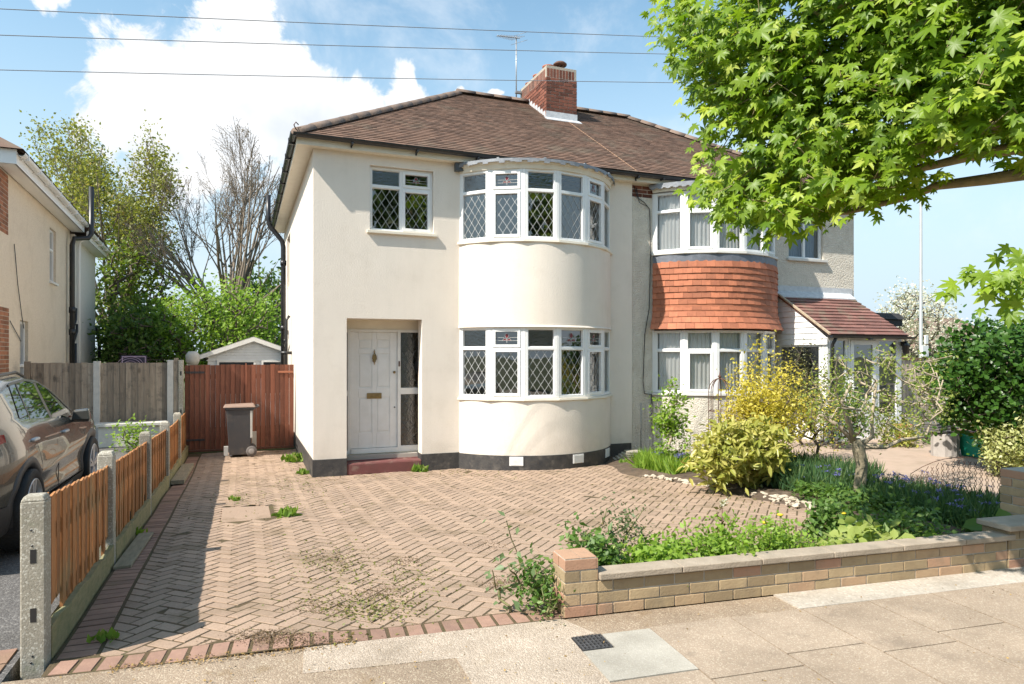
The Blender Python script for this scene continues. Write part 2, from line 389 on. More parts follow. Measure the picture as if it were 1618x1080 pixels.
struct(g, 'paving_slabs', M_slabv)
g = MB()   # L shaped pale slab round the grate
g.cv = .5
poly = [(.125,.31),(.44,.31),(.44,.87),(-.075,.87),(-.075,.505),(.125,.505)]
vs = [road(u, w_, -.02) for u, w_ in poly] + [road(u, w_, .006) for u, w_ in poly]; n = 6
g.add(vs, [list(range(6)), list(range(6, 12))[::-1]] + [(i, 6+i, 6+(i+1) % 6, (i+1) % 6) for i in range(6)])
struct(g, 'pale_slab', M_pale)
g = MB()   # exposed concrete apron
poly = [(-1.60,.0),(-.02,.0),(.10,.27),(-.07,.285),(-.082,2.7),(-.62,2.7),(-.78,.37),(-1.60,.33)]
vs = [road(u, w_, -.02) for u, w_ in poly] + [road(u, w_, -.003) for u, w_ in poly]; n = len(poly)
g.add(vs, [list(range(n)), list(range(n, 2*n))[::-1]] + [(i, n+i, n+(i+1) % n, (i+1) % n) for i in range(n)])
struct(g, 'concrete_apron', M_cpatch)
g = MB(); slab(g, 1.56, 12, .0, .28, 0, 0, .010); struct(g, 'cement_strip', M_cement)

# grate
t = thing('drain_grate', 'small square black iron grate let into the pavement beside the pale slab', 'drain grate', road(.02, .39, 0))
g = MB(); g.obox(road(-.07, .29, -.02), RU*.19, RW*.205, (0,0,.016)); part(g, 'pit', M_black, t)
g = MB()
for i in range(8): g.obox(road(-.062 + i*.0245, .30, -.004), RU*.008, RW*.185, (0,0,.010))
for j in range(6): g.obox(road(-.062, .30 + j*.0355, -.004), RU*.1795, RW*.008, (0,0,.008))
part(g, 'grid', pm('cast_iron', (.12,.12,.125), (.07,.07,.07), 20, .55, metal=.4), t)

# ------------------------------------------------------------ block paved drive
M_pav = pm('clay_paver', (.385, .275, .20), (.29, .205, .145), 70, .9, .003, 120, var=.13, dirt=((.19, .135, .08), 1.9, .7))
M_edge = pm('edging_paver', (.33, .20, .145), (.26, .155, .115), 14, .88, .003, 90, var=.2, dirt=((.20, .14, .08), 3.0, .5))
M_joint = pm('joint_sand', (.105, .068, .034), (.085, .065, .03), 5, .95, .01, 60, dirt=((.085,.085,.025), 2.3, .6))
def clip(poly, f):   # keep f >= 0
    out = []
    for i in range(len(poly)):
        a, b = poly[i], poly[(i+1) % len(poly)]; fa, fb = f(a), f(b)
        if fa >= 0: out.append(a)
        if (fa >= 0) != (fb >= 0):
            q = fa/(fa-fb); out.append((a[0]+(b[0]-a[0])*q, a[1]+(b[1]-a[1])*q))
    return out
def wav(x, y):
    return .007*math.sin(x*2.1+1)*math.sin(y*1.7) + .005*math.sin(x*4.7+y*3.1) + .010*math.exp(-((x-.9)/.35)**2)*(-1)
def rightedge(y):   # x limit of the paving
    pts = [(3.6,2.2),(4.55,2.2),(4.75,3.3),(4.95,4.6),(5.15,5.6),(5.6,6.2),(6.5,6.1),(7.3,5.98),(8.6,5.8),(9.5,5.65),(10.4,6.0),(12,6.2)]
    for (y0, x0), (y1, x1) in zip(pts[:-1], pts[1:]):
        if y < y1: return x0 + (x1-x0)*(y-y0)/(y1-y0) if y > y0 else x0
    return pts[-1][1]
WP = .102; LEFT = -.985
def inhatch(x, y): return -.27 < x < .37 and 7.98 < y < 8.95
g = MB()
def paver(mb, poly, var=None, gap=.0075, drop=0):
    if len(poly) < 3: return
    cx = sum(p[0] for p in poly)/len(poly); cy = sum(p[1] for p in poly)/len(poly)
    A = sum(poly[i][0]*poly[(i+1) % len(poly)][1]-poly[(i+1) % len(poly)][0]*poly[i][1] for i in range(len(poly)))/2
    if abs(A) < .0008: return
    if A < 0: poly = poly[::-1]
    tx, ty = random.gauss(0, .007), random.gauss(0, .007); dz = random.gauss(0, .0012)
    def ins(d):
        out = []
        for i in range(len(poly)):
            p, a, b = Vector(poly[i]), Vector(poly[i-1]), Vector(poly[(i+1) % len(poly)])
            e1 = (p-a).normalized() if (p-a).length > 1e-5 else Vector((1,0)); e2 = (b-p).normalized() if (b-p).length > 1e-5 else e1
            n1 = Vector((-e1.y, e1.x)); n2 = Vector((-e2.y, e2.x)); m = n1+n2
            q = m/max(.3, m.dot(n1)) if m.length > .2 else n1
            out.append((p.x+q.x*d, p.y+q.y*d))
        return out
    r1, r2 = ins(gap), ins(gap+.002)
    zf = lambda x, y, o: gz(x, y) + wav(x, y) + (x-cx)*tx + (y-cy)*ty + dz + o - drop
    n = len(poly)
    vs = [(x, y, zf(x, y, -.02)) for x, y in r1] + [(x, y, zf(x, y, -.003)) for x, y in r1] + [(x, y, zf(x, y, 0)) for x, y in r2]
    fs = [(i, (i+1) % n, n+(i+1) % n, n+i) for i in range(n)] + [(n+i, n+(i+1) % n, 2*n+(i+1) % n, 2*n+i) for i in range(n)] + [list(range(2*n, 3*n))]
    mb.add(vs, fs, random.random() if var is None else var)
ca = math.cos(R(45))
def rot(a, b): return ((a-b)*ca*WP - .03, (a+b)*ca*WP + 4.0)
linef = lambda p: -((p[0]-RO.x)*RW.x + (p[1]-RO.y)*RW.y)
N = 110
for i in range(-N, N):
    for j in range(-N, N):
        k = (i-j) % 4
        if k == 0: cells = (i, j, i+2, j+1)
        elif k == 3: cells = (i, j, i+1, j+2)
        else: continue
        a0, b0, a1, b1 = cells; x, y = rot((a0+a1)/2, (b0+b1)/2)
        if not (LEFT+.1 < x < 7 and 3.7 < y < 15.2): continue
        if x > rightedge(y)+.1 or (y > 11.25 and x > 1.3) or (inhatch(x, y)): continue
        poly = [rot(a0, b0), rot(a1, b0), rot(a1, b1), rot(a0, b1)]
        poly = clip(poly, lambda p: p[0] - (LEFT+.225)); poly = clip(poly, lambda p: linef(p) - .208)
        if y > 14.7: poly = clip(poly, lambda p: 14.86 - p[1])
        paver(g, poly)
g.cur = 1
# soldier course along the pavement, stretchers along the fence
u = -2.90
while u < -.08:
    c = [road(u, -.003), road(u+.108, -.003), road(u+.108, -.205), road(u, -.205)]
    paver(g, [(p[0], p[1]) for p in c], gap=.0075+random.uniform(0,.003)); u += .112
y = 4.46
while y < 14.3:
    paver(g, [(LEFT+.012, y), (LEFT+.215, y), (LEFT+.215, y+.108), (LEFT+.012, y+.108)], gap=.0065); y += .109
for u, w_ in ((-.11,-.19),(-.17,-.29),(-.27,-.37)):
    pass
g.cur = 0
# inspection cover laid with the same blocks, in a frame
paver(g, [(-.225, 8.03), (.325, 8.0), (.335, 8.90), (-.23, 8.92)], .5, gap=.004)
g.cur = 2
for y0 in np.arange(3.9, 15.2, .16):
    for x0 in np.arange(LEFT, 6.4, .16):
        x1, y1 = x0+.16, y0+.16
        if inhatch(x0+.08, y0+.08) or x0 > rightedge(y0)+.3 or (y0 > 11.3 and x0 > 1.3): continue
        q = [(x0,y0),(x1,y0),(x1,y1),(x0,y1)]; q = clip(q, linef)
        if len(q) > 2: g.add([(x, y, gz(x, y)+wav(x, y)-.0035) for x, y in q], [list(range(len(q)))])
struct(g, 'block_paved_drive', [M_pav, M_edge, M_joint])

# planted soil on the right of the drive
g = MB(); n = 0
ys = np.arange(3.95, 11.6, .25); xs = np.arange(1.9, 16.2, .25); idx = {}
def soilz(x, y):
    e = x - rightedge(y) + (.0 if y > 4.75 else .12)
    return gz(x, y) + max(-.06, min(.05, e*.25)) + .02*math.sin(x*5+y*3) * (1 if e > .1 else 0)
vs = []
for y in ys:
    for x in xs: idx[(round(x,2), round(y,2))] = len(vs); vs.append((x, max(y, 4.03-.1016*(x-1.92)), soilz(x, y)))
fs = []
for y in ys[:-1]:
    for x in xs[:-1]:
        fs.append((idx[(round(x,2),round(y,2))], idx[(round(x+.25,2),round(y,2))], idx[(round(x+.25,2),round(y+.25,2))], idx[(round(x,2),round(y+.25,2))]))
g.sm = True; g.add(vs, fs); struct(g, 'garden_soil', M_soil)
# next door's hard standing and path
M_npave = pm('pinkish_path', (.44, .33, .26), (.38, .29, .22), 4, .9, .003, 60, dirt=((.28,.21,.15), 2.5, .5))
g = MB(); g.prism([(7.6,5.6),(9.2,4.6),(14.5,4.2),(16,11),(8.6,10.6),(8.6,8.2),(7.9,7.0)], -.25, .025); struct(g, 'path', M_npave)
# neighbour's drive on the left
g = MB(); g.prism([(-9,4.95),(-1.16,4.18),(-1.16,14.9),(-9,14.9)], -.3, -.006); struct(g, 'neighbour_drive', M_asph)
g = MB()
for i in range(14):
    x = -1.2 - i*.11
    for j in range(2): g.obox((x-.1, 4.26+.1*(-x-1.2)+.21*j, -.02), (.1,.0,0), (0,.2,0), (0,0,.022+random.uniform(-.003,.004)), random.random())
struct(g, 'edging_bricks', M_edge)
g = MB(); g.prism([(-1.14,14.92),(9,14.92),(9,30),(-9,30),(-9,14.92)], -.35, -.24); struct(g, 'back_garden', M_earth)

# ------------------------------------------------------------ brickwork
def bricks(mb, o, u, length, z0, courses, nrm, ph=.075, pl=.225, t=.1025, joint=.010, proud=.0025, backmi=1, brickmi=0, start=0, corner0=False, corner1=False, jitter=1, topvar=None):
    "stretcher bond facing bricks set proud of a mortar core; o = bottom start of the face, nrm = outward"
    o = Vector(o); u = Vector(u).normalized(); nrm = Vector(nrm).normalized()
    mb.cur = brickmi
    for c in range(courses):
        x = -(pl/2) if (c + start) % 2 else 0
        while x < length - .001:
            a, b = max(0, x), min(length, x+pl-joint)
            if b - a > .03:
                p = proud + random.uniform(-.0015, .0015)*jitter; zz = z0 + c*ph + random.uniform(-.001,.001)
                q = o + u*a + Vector((0,0,zz-o.z)) if False else Vector((o.x, o.y, 0)) + u*a + Vector((0,0,zz))
                mb.obox(q - nrm*.03, u*(b-a), nrm*(.03+p), (0,0,ph-joint), random.random() if topvar is None or c < courses-1 else topvar)
            x += pl
def brickpier(mb, c, u, w_, d, z0, courses, **k):
    "four faces; c = front-left corner, u along the front, nrm towards -w"
    u = Vector(u).normalized(); n = Vector((u.y, -u.x, 0)); c = Vector((c[0], c[1], 0)); b = -n
    mb.cur = 1; h = courses*k.get('ph', .075)
    mb.obox(c + u*.004 + b*.004 + Vector((0,0,z0)), u*(w_-.008), b*(d-.008), (0,0,h-.004))
    bricks(mb, c, u, w_, z0, courses, n, **k)
    bricks(mb, c + b*d, -b, d, z0, courses, -u, start=1, **k)
    bricks(mb, c + u*w_, b, d, z0, courses, u, start=1, **k)
    bricks(mb, c + u*w_ + b*d, -u, w_, z0, courses, b, **k)

t = thing('garden_wall', 'low buff brick wall with stone coping between the planted bed and the pavement', 'garden wall', road(0, 0, 0))
N0 = RW; bk = -RW
g = MB()
brickpier(g, road(0, 0), RU, .225, .225, 0, 5, jitter=2, topvar=.93)
g.cur = 0
for i in range(2): g.obox(Vector(road(.004+i*.111, -.004, .373)), RU*.106, bk*.216, (0,0,.003), .9)
# plant-stained top brick courses of the end pier
part(g, 'end_pier', [M_wbrick, M_mortar], t, .003)
g = MB(); g.cur = 1; L = 3.49
g.obox(Vector(road(.23, 0, 0)) - N0*.008, RU*L, bk*.09, (0,0,.225))
bricks(g, road(.23, -.004), RU, L, -.002, 3, N0, start=1, jitter=2); bricks(g, Vector(road(.23, 0, 0)) + bk*.1, RU, L, -.002, 3, bk)
part(g, 'brickwork', [M_wbrick, M_mortar], t, .003)
g = MB(); u = .235
for ln in (.60, .62, .60, .62, .60, .50):
    h = random.uniform(-.002, .002)
    g.obox(Vector(road(u, .028,   .227+h)), RU*(ln-.006), bk*.165, (0,0,.042), random.random()); u += ln
part(g, 'coping', M_coping, t, .006)
# stepped-up end: low capped pier, then a taller one
g = MB(); brickpier(g, road(3.73, .0), RU, 1.35, .225, 0, 4, jitter=2); part(g, 'middle_pier', [M_wbrick, M_mortar], t, .003)
g = MB(); g.obox(Vector(road(3.68, .05, .302)), RU*1.5, bk*.29, (0,0,.045)); part(g, 'pier_cap', M_coping, t, .008)
g = MB(); brickpier(g, road(4.30, -.30), RU, .7, .225, -.06, 10, jitter=2, topvar=.93); part(g, 'tall_pier', [M_wbrick, M_mortar], t, .003)

# ------------------------------------------------------------ left fence
t = thing('garden_fence', 'waist high fence of orange-brown boards between notched concrete posts along the drive', 'fence', (-1.06, 4.45, 0))
FP = [4.46, 6.56, 9.0, 11.15, 13.2, 14.75]
for i, y in enumerate(FP[:-1]):
    z0 = gz(-1, y); top = (.925 if i == 0 else .96 if i == 1 else .95) + z0
    g = MB(); wd = .062
    cs = [(-1.12, y-wd), (-1.12+.118, y-wd), (-1.12+.118, y+wd), (-1.12, y+wd)]
    g.prism(cs, z0-.1, top-.03); 
    g.hexa([(-1.12,y-wd,top-.03),(-1.002,y-wd,top-.03),(-1.002,y+wd,top-.03),(-1.12,y+wd,top-.03),(-1.105,y-wd+.015,top),(-1.017,y-wd+.015,top),(-1.017,y+wd-.015,top),(-1.105,y+wd-.015,top)])
    p = part(g, 'concrete_post', M_conc, t, .008)
    if i < 2:
        for zz, hh in ((.56, .075), (.24, .075)):
            h = MB(); h.box(-1.073, y-wd-.0015, z0+zz, -1.045, y-wd+.02, z0+zz+hh); sub(h, 'slot', M_black, t, p)
        for zz in (.74, .655, .055, .02):
            h = MB(); h.tube([(-1.07+.01*random.random(), y-wd-.002, z0+zz), (-1.065, y-wd+.02, z0+zz)], .006, 6); sub(h, 'bolt_hole', M_black, t, p)
for i in range(5):
    y0, y1 = FP[i]+.06, FP[i+1]-.06
    if i == 4: y1 = 14.86
    g = MB(); y = y0; bw = (y1-y0)/round((y1-y0)/.128); k = 0
    while y < y1-.02:
        zb = gz(-1, y)
        sag = .83 if i else .885 - .028*(y-y0)
        tp = zb + sag + random.uniform(-.003, .003) + (.012 if i == 0 and k == 0 else 0)
        x = -1.038 + .004*(k % 2); zg = .15 if i > 1 else (.176 + (.078 if random.random() < .16 else -.02)) + random.uniform(-.002, .002)
        g.hexa([(x-.014,y+.003,zb+zg),(x+.004,y+.003,zb+zg),(x-.004,y+bw-.001,zb+zg),(x-.014,y+bw-.001,zb+zg),
                (x-.014,y+.003,tp),(x+.004,y+.003,tp),(x-.004,y+bw-.001,tp+.006),(x-.014,y+bw-.001,tp+.006)], random.random()); g.mi[-1] = 1
        y += bw; k += 1
    for zz in (.25, .68):
        g.hexa([(-1.095,y0,gz(-1,y0)+zz),(-1.055,y0,gz(-1,y0)+zz),(-1.055,y1,gz(-1,y1)+zz),(-1.095,y1,gz(-1,y1)+zz),
                (-1.095,y0,gz(-1,y0)+zz+.05),(-1.055,y0,gz(-1,y0)+zz+.05),(-1.055,y1,gz(-1,y1)+zz+.05),(-1.095,y1,gz(-1,y1)+zz+.05)], .2)
    part(g, 'board_panel', [M_board, pm('weathered_back', (.34,.31,.26), (.25,.22,.18), 5, .85, .003, 30, var=.2, stretch=(8,8,.8))], t)
    g = MB(); m = 10
    for q in range(m):
        a = y0+(y1-y0)*q/m; b = y0+(y1-y0)*(q+1)/m
        za, zb = gz(-1, a), gz(-1, b); ta = .17+.012*math.sin(q*2.1+i); tb = .17+.012*math.sin((q+1)*2.1+i)
        g.hexa([(-1.035,a,za-.05),(-.998,a,za-.05),(-.998,b,zb-.05),(-1.035,b,zb-.05),(-1.035,a,za+ta),(-.998,a,za+ta),(-.998,b,zb+tb),(-1.035,b,zb+tb)], .5)
    part(g, 'kickboard', M_grav, t)
# loose planks lying along the fence
tag(MB().build('x', M_grav), 'x') if False else None
g = MB(); g.obox((-.985, 6.35, gz(-1,6.5)+.01), (.13,.02,0), (.03,1.25,-.03), (0,0,.025)); o = g.build('loose_plank', pm('grey_plank', (.34,.29,.20), (.22,.19,.13), 6, .9, .004, 40, stretch=(6,1,6)), None, .004)
tag(o, 'weathered grey plank lying on the paving against the second fence panel', 'plank')
g = MB(); g.obox((-.99, 11.2, gz(-1,11.2)+.01), (.18,.01,0), (.02,1.9,-.03), (0,0,.06)); o = g.build('loose_plank', pm('grey_plank', (.34,.29,.20)), None, .004)
tag(o, 'thick plank lying on the paving by the far end of the orange fence', 'plank')

# ------------------------------------------------------------ back fence (grey feather edge) and gate
t = thing('tall_fence', 'tall grey weathered board fence with concrete posts between the two houses', 'fence', (-2.4, 14.9, 0))
def boards(mb, x0, x1, y, z0, z1, bw=.10, jit=.006, vary=True, th=.018):
    n = max(1, round((x1-x0)/bw)); bw = (x1-x0)/n
    for k in range(n):
        x = x0 + k*bw; j = random.uniform(-jit, jit); v = random.random()
        mb.hexa([(x,y-th,z0),(x+bw-.003,y-.008,z0),(x+bw-.003,y,z0),(x,y,z0),(x,y-th,z1+j),(x+bw-.003,y-.008,z1+j),(x+bw-.003,y,z1+j),(x,y,z1+j)], v)
for (a, b) in ((-3.62, -2.62), (-2.50, -1.36)):
    g = MB(); boards(g, a, b, 14.9, .14, 1.55, .105)
    g.box(a, 14.90, .4, b, 14.94, .46, .3); g.box(a, 14.90, 1.3, b, 14.94, 1.36, .3); part(g, 'board_panel', M_gboard, t)
    g = MB(); g.box(a, 14.87, -.1, b, 14.91, .14); part(g, 'gravel_board', M_conc, t)
M_conc2 = pm('pale_concrete', (.60, .57, .52), (.50, .48, .44), 12, .9, .005, 60)
for x, w_, h in ((-2.62, .11, 1.58), (-1.37, .11, 1.60)):
    g = MB(); g.box(x, 14.83, -.2, x+w_, 14.95, h); part(g, 'concrete_post', M_conc2, t, .006)
g = MB(); g.box(-3.72, 14.86, -.1, -3.63, 14.95, 1.58, .3); part(g, 'timber_post', M_gboard, t, .004)
g = MB(); g.box(-1.25, 14.84, -.3, -1.18, 14.93, 1.64, .6); part(g, 'timber_post', M_gboard, t, .004)
g = MB(); g.box(-1.17, 14.80, -.3, -1.085, 14.92, 1.60); p = part(g, 'gate_post', M_conc, t, .006)
for zz in (1.30, .55): g = MB(); g.box(-1.14, 14.796, zz, -1.115, 14.82, zz+.08); sub(g, 'slot', M_black, t, p)

t = thing('side_gate', 'tall red-brown boarded double gate beside the cream house', 'gate', (0, 14.95, -.26))
for a, b in ((-1.07, .055), (.075, 1.0)):
    g = MB(); boards(g, a, b, 14.98, -.20, 1.50, .092, .008, th=.024)
    for zz in (0.0, 1.22): g.box(a, 14.98, zz, b, 15.02, zz+.09, .4)
    leaf = part(g, 'gate_leaf', M_gate, t)
    x = a+.02 if a < 0 else b-.32
    for zz in (1.33,) if a > 0 else (1.33, -.02):
        h = MB(); h.box(x, 14.945, zz, x+(.34 if a < 0 else .30), 14.958, zz+.04)
        sub(h, 'strap_hinge', pm('hinge_iron', (.06,.05,.05), (.04,.035,.035), 20, .7) if a < 0 else pm('painted_hinge', (.40,.15,.08)), t, leaf)
g = MB(); g.box(.052, 14.93, -.2, .076, 14.96, 1.53, .9); part(g, 'cover_strip', M_gate, t)
g = MB(); g.box(-1.07, 14.94, -.245, 1.0, 15.0, -.205, .1); part(g, 'bottom_rail', M_gate, t)
# ------------------------------------------------------------ house helpers
def holes_wall(mb, o, u, L, z0, z1, holes, nrm, th):
    "one wall face with rectangular holes (a, b, za, zb); outer face through o, thickness inward"
    o = Vector(o); u = Vector(u).normalized(); n = Vector(nrm).normalized()
    P = lambda a, z, d: (o + u*a - n*d + Vector((0,0,z-o.z)))[:]
    xs = sorted({0, L} | {h[0] for h in holes} | {h[1] for h in holes}); zs = sorted({z0, z1} | {h[2] for h in holes} | {h[3] for h in holes})
    for a, b in zip(xs[:-1], xs[1:]):
        for c, d in zip(zs[:-1], zs[1:]):
            mx, mz = (a+b)/2, (c+d)/2
            if any(h[0] < mx < h[1] and h[2] < mz < h[3] for h in holes): continue
            mb.add([P(a,c,0),P(b,c,0),P(b,d,0),P(a,d,0)], [(0,1,2,3)]); mb.add([P(a,c,th),P(b,c,th),P(b,d,th),P(a,d,th)], [(3,2,1,0)])
    for a, b, c, d in holes:
        for q in ([(a,c),(b,c)], [(b,c),(b,d)], [(b,d),(a,d)], [(a,d),(a,c)]):
            (a1,c1),(a2,c2) = q; mb.add([P(a1,c1,0),P(a2,c2,0),P(a2,c2,th),P(a1,c1,th)], [(0,1,2,3)])
    for q in ([(0,z0),(L,z0)], [(L,z0),(L,z1)], [(L,z1),(0,z1)], [(0,z1),(0,z0)]):
        (a1,c1),(a2,c2) = q; mb.add([P(a1,c1,0),P(a2,c2,0),P(a2,c2,th),P(a1,c1,th)], [(3,2,1,0)])
BR = 1.724; BH = 59.2
def arc(mb, cx, cy, r0, r1, z0, z1, th, seg=96, h=BH, var=None, close=True):
    "curved wall; r0 at z0, r1 at z1, th thick inwards"
    vs = []
    for i in range(seg+1):
        a = R(-h + 2*h*i/seg)
        for r, z in ((r0, z0), (r1, z1), (r1-th, z1), (r0-th, z0)):
            vs.append((cx + r*math.sin(a), cy - r*math.cos(a), z))
    fs = []
    for i in range(seg):
        b = i*4
        for j in range(4): fs.append((b+j, b+4+j, b+4+(j+1) % 4, b+(j+1) % 4))
    if close: fs += [(0,1,2,3), (seg*4+3, seg*4+2, seg*4+1, seg*4)]
    mb.add(vs, fs, var)
G_clear = glassmat('window_glass', (.80,.84,.82), 1.3, 0, .15)
G_obs = glassmat('obscured_glass', (.55,.58,.52), 1.2, .006, .12)
M_red = pm('ruby_glass', (.20,.02,.025), (.13,.012,.02), 20, .25); M_leafg = pm('dark_glass_leaf', (.03,.07,.05), None, 20, .3)
M_wlead = pm('white_lead_came', (.55,.56,.55), (.46,.47,.46), 20, .45)
M_dlead = pm('dark_lead_came', (.10,.10,.10), (.07,.07,.07), 20, .5)
def window(root, P0, u, nrm, z0, z1, cols, pan='diamond', label=None, zt=.70, motifmat=None, depth=.07, gl=None):
    """uPVC window. cols: (width, casement, motif). P0 start of outer frame in the plane; nrm outwards"""
    P0 = Vector(P0); u = Vector(u).normalized(); nrm = Vector(nrm).normalized(); gl = gl or G_clear
    W = sum(c[0] for c in cols)
    fr, pn, ob, ld, mo, ml = MB(), MB(), MB(), MB(), MB(), MB()
    def B(mb, a0, a1, za, zb, n0, n1, var=.5):
        q = P0 + u*a0 + nrm*n0; q.z = za; mb.obox(q, u*(a1-a0), nrm*(n1-n0), (0,0,zb-za), var)
    def strip(mb, a, za, b, zb, w_, n0):
        d = Vector((b-a, zb-za)); 
        if d.length < .004: return
        d.normalize(); p = Vector((-d.y, d.x))*w_/2
        q = []
        for n_ in (n0, n0+.003):
            for (x, z) in ((a-p.x, za-p.y), (b-p.x, zb-p.y), (b+p.x, zb+p.y), (a+p.x, za+p.y)):
                v = P0 + u*x + nrm*n_; v.z = z; q.append(v)
        mb.hexa(q)
    f = .042; D = depth/2
    B(fr, 0, W, z1-f, z1, -D, D); B(fr, 0, W, z0, z0+f, -D, D)
    a = 0
    H = z1-z0; T = z0 + zt*H
    for i, (cw, cas, mot) in enumerate(cols):
        l = a + (f if i == 0 else f*.6); r = a + cw - (f if i == len(cols)-1 else f*.6)
        if i == 0: B(fr, 0, f, z0+f, z1-f, -D, D)
        if i == len(cols)-1: B(fr, W-f, W, z0+f, z1-f, -D, D)
        else: B(fr, r, r+f*1.2, z0+f, z1-f, -D, D)
        if zt < 1:
            B(fr, l, r, T-.024, T+.024, -D, D); cells = [(z0+f, T-.024, cas, 'low'), (T+.024, z1-f, cas and mot, 'top')]
        else: cells = [(z0+f, z1-f, cas, 'low')]
        for (za, zb, cs, k) in cells:
            L_, R_, A_, B_ = l, r, za, zb
            if cs:
                e = .038
                B(fr, L_-.008, R_+.008, B_-e, B_+.008, -.01, D+.014); B(fr, L_-.008, R_+.008, A_-.008, A_+e, -.01, D+.014)
                B(fr, L_-.008, L_+e, A_+e, B_-e, -.01, D+.014); B(fr, R_-e, R_+.008, A_+e, B_-e, -.01, D+.014)
                L_ += e; R_ -= e; A_ += e; B_ -= e
            else:
                e = .010
                B(fr, L_, R_, B_-e, B_, -.012, .014); B(fr, L_, R_, A_, A_+e, -.012, .014); B(fr, L_, L_+e, A_+e, B_-e, -.012, .014); B(fr, R_-e, R_, A_+e, B_-e, -.012, .014)
                L_ += e; R_ -= e; A_ += e; B_ -= e
            tgt = ob if (k == 'top' and pan == 'diamond' and not mot) else pn
            q = []
            for (x, z) in ((L_-.004,A_-.004),(R_+.004,A_-.004),(R_+.004,B_+.004),(L_-.004,B_+.004)):
                v = P0 + u*x + nrm*-.002; v.z = z; q.append(v)
            tgt.add(q, [(0,1,2,3)])
            n0 = .001
            if k == 'low' and pan == 'diamond':
                dw, dh = .135, .205; cx, cz = (L_+R_)/2, (A_+B_)/2
                for sgn in (1, -1):
                    for kk in range(-14, 15):
                        # line (x-cx)/dw + sgn*(z-cz)/dh = kk
                        pts = []
                        for x in (L_, R_):
                            z = cz + sgn*dh*(kk - (x-cx)/dw)
                            if A_ <= z <= B_: pts.append((x, z))
                        for z in (A_, B_):
                            x = cx + dw*(kk - sgn*(z-cz)/dh)
                            if L_ < x < R_: pts.append((x, z))
                        if len(pts) >= 2: strip(ld, *pts[0], *pts[1], .0058, n0 + (.0015 if sgn > 0 else 0))
            if k == 'top' and mot:
                cx, cz, q = (L_+R_)/2, (A_+B_)/2, min((R_-L_)/.36, (B_-A_)/.24)
                strip(ml, L_, cz+.012*q, cx-.05*q, cz+.012*q, .006, n0); strip(ml, cx+.05*q, cz+.012*q, R_, cz+.012*q, .006, n0)
                strip(ml, L_, cz-.045*q, cx-.075*q, cz-.045*q, .006, n0); strip(ml, cx+.075*q, cz-.045*q, R_, cz-.045*q, .006, n0)
                def poly(mb, pts, n_):
                    vs = []
                    for nn in (n_, n_+.002):
                        for x, z in pts:
                            v = P0 + u*(cx+x*q) + nrm*nn; v.z = cz + z*q; vs.append(v)
                    m_ = len(pts); mb.add(vs, [list(range(m_))[::-1], list(range(m_, 2*m_))] + [(i_, (i_+1) % m_, m_+(i_+1) % m_, m_+i_) for i_ in range(m_)])
                bud = [(0,.085),(.022,.075),(.035,.05),(.03,.025),(0,-.005),(-.03,.025),(-.035,.05),(-.022,.075)]
                poly(mo, bud, n0)
                for i_ in range(8): p_, r_ = bud[i_], bud[(i_+1) % 8]; strip(ml, cx+p_[0]*q, cz+p_[1]*q, cx+r_[0]*q, cz+r_[1]*q, .005, n0+.003)
                strip(ml, cx, cz-.085*q, cx, cz-.005*q, .008, n0)
                for sg in (1, -1):
                    arc_ = [(sg*.0, -.03), (sg*.03, -.008), (sg*.06, -.01), (sg*.085, -.05)]; arc2 = [(sg*.085,-.05),(sg*.06,-.045),(sg*.03,-.04),(0,-.055)]
                    poly(mo, [(x, z) for x, z in arc_ + arc2[1:]], n0+.0005)
                    for c_ in (arc_, arc2):
                        for p_, r_ in zip(c_[:-1], c_[1:]): strip(ml, cx+p_[0]*q, cz+p_[1]*q, cx+r_[0]*q, cz+r_[1]*q, .005, n0+.003)
        a += cw
    w_ = part(fr, 'window', M_white, root, .003)
    if label: w_['label'] = label
    if pn.v: sub(pn, 'pane', gl, root, w_)
    if ob.v: sub(ob, 'textured_pane', G_obs, root, w_)
    if ld.v: sub(ld, 'diamond_leading', M_wlead, root, w_)
    if mo.v: sub(mo, 'rose_motif', M_red, root, w_)
    if ml.v: sub(ml, 'motif_leading', M_caming if motifmat is None else motifmat, root, w_)
    return w_
def bay_windows(root, cx, cy, z0, z1, kinds, pan='diamond', zt=.70, gl=None):
    r = BR - .045; m = len(kinds); V = []
    for i in range(m+1):
        a = R(-BH + 2*BH*i/m); V.append(Vector((cx + r*math.sin(a), cy - r*math.cos(a), 0)))
    for i, (cas, mot) in enumerate(kinds):
        p, q = V[i], V[i+1]; u = (q-p).normalized(); n = Vector((u.y, -u.x, 0)); L = (q-p).length; e = .022
        window(root, p + u*e, u, n, z0, z1, [(L-2*e, cas, mot)], pan, zt=zt, gl=gl)
    g = MB()
    for i, p in enumerate(V):
        d = (p - Vector((cx, cy, 0))).normalized(); tn = Vector((-d.y, d.x, 0))
        g.obox(p - d*.045 - tn*.026 + Vector((0,0,z0)), tn*.052, d*.078, (0,0,z1-z0))
    part(g, 'bay_post', M_white, root, .004)
def sillring(mb, cx, cy, z0, z1, r, seg=6, h=BH, th=.24):
    V = []
    for i in range(seg+1):
        a = R(-h + 2*h*i/seg); V.append((math.sin(a), -math.cos(a)))
    vs = []
    for (x, y) in V:
        for rr, z in ((r-.01, z0), (r, z0+.012), (r-.006, z1-.006), (r-th, z1+.006), (r-th, z0)): vs.append((cx+rr*x, cy+rr*y, z))
    fs = []
    for i in range(seg):
        for j in range(5): fs.append((i*5+j, i*5+5+j, i*5+5+(j+1) % 5, i*5+(j+1) % 5))
    fs += [(0,1,2,3,4), tuple(seg*5+k for k in (4,3,2,1,0))]
    mb.add(vs, fs)
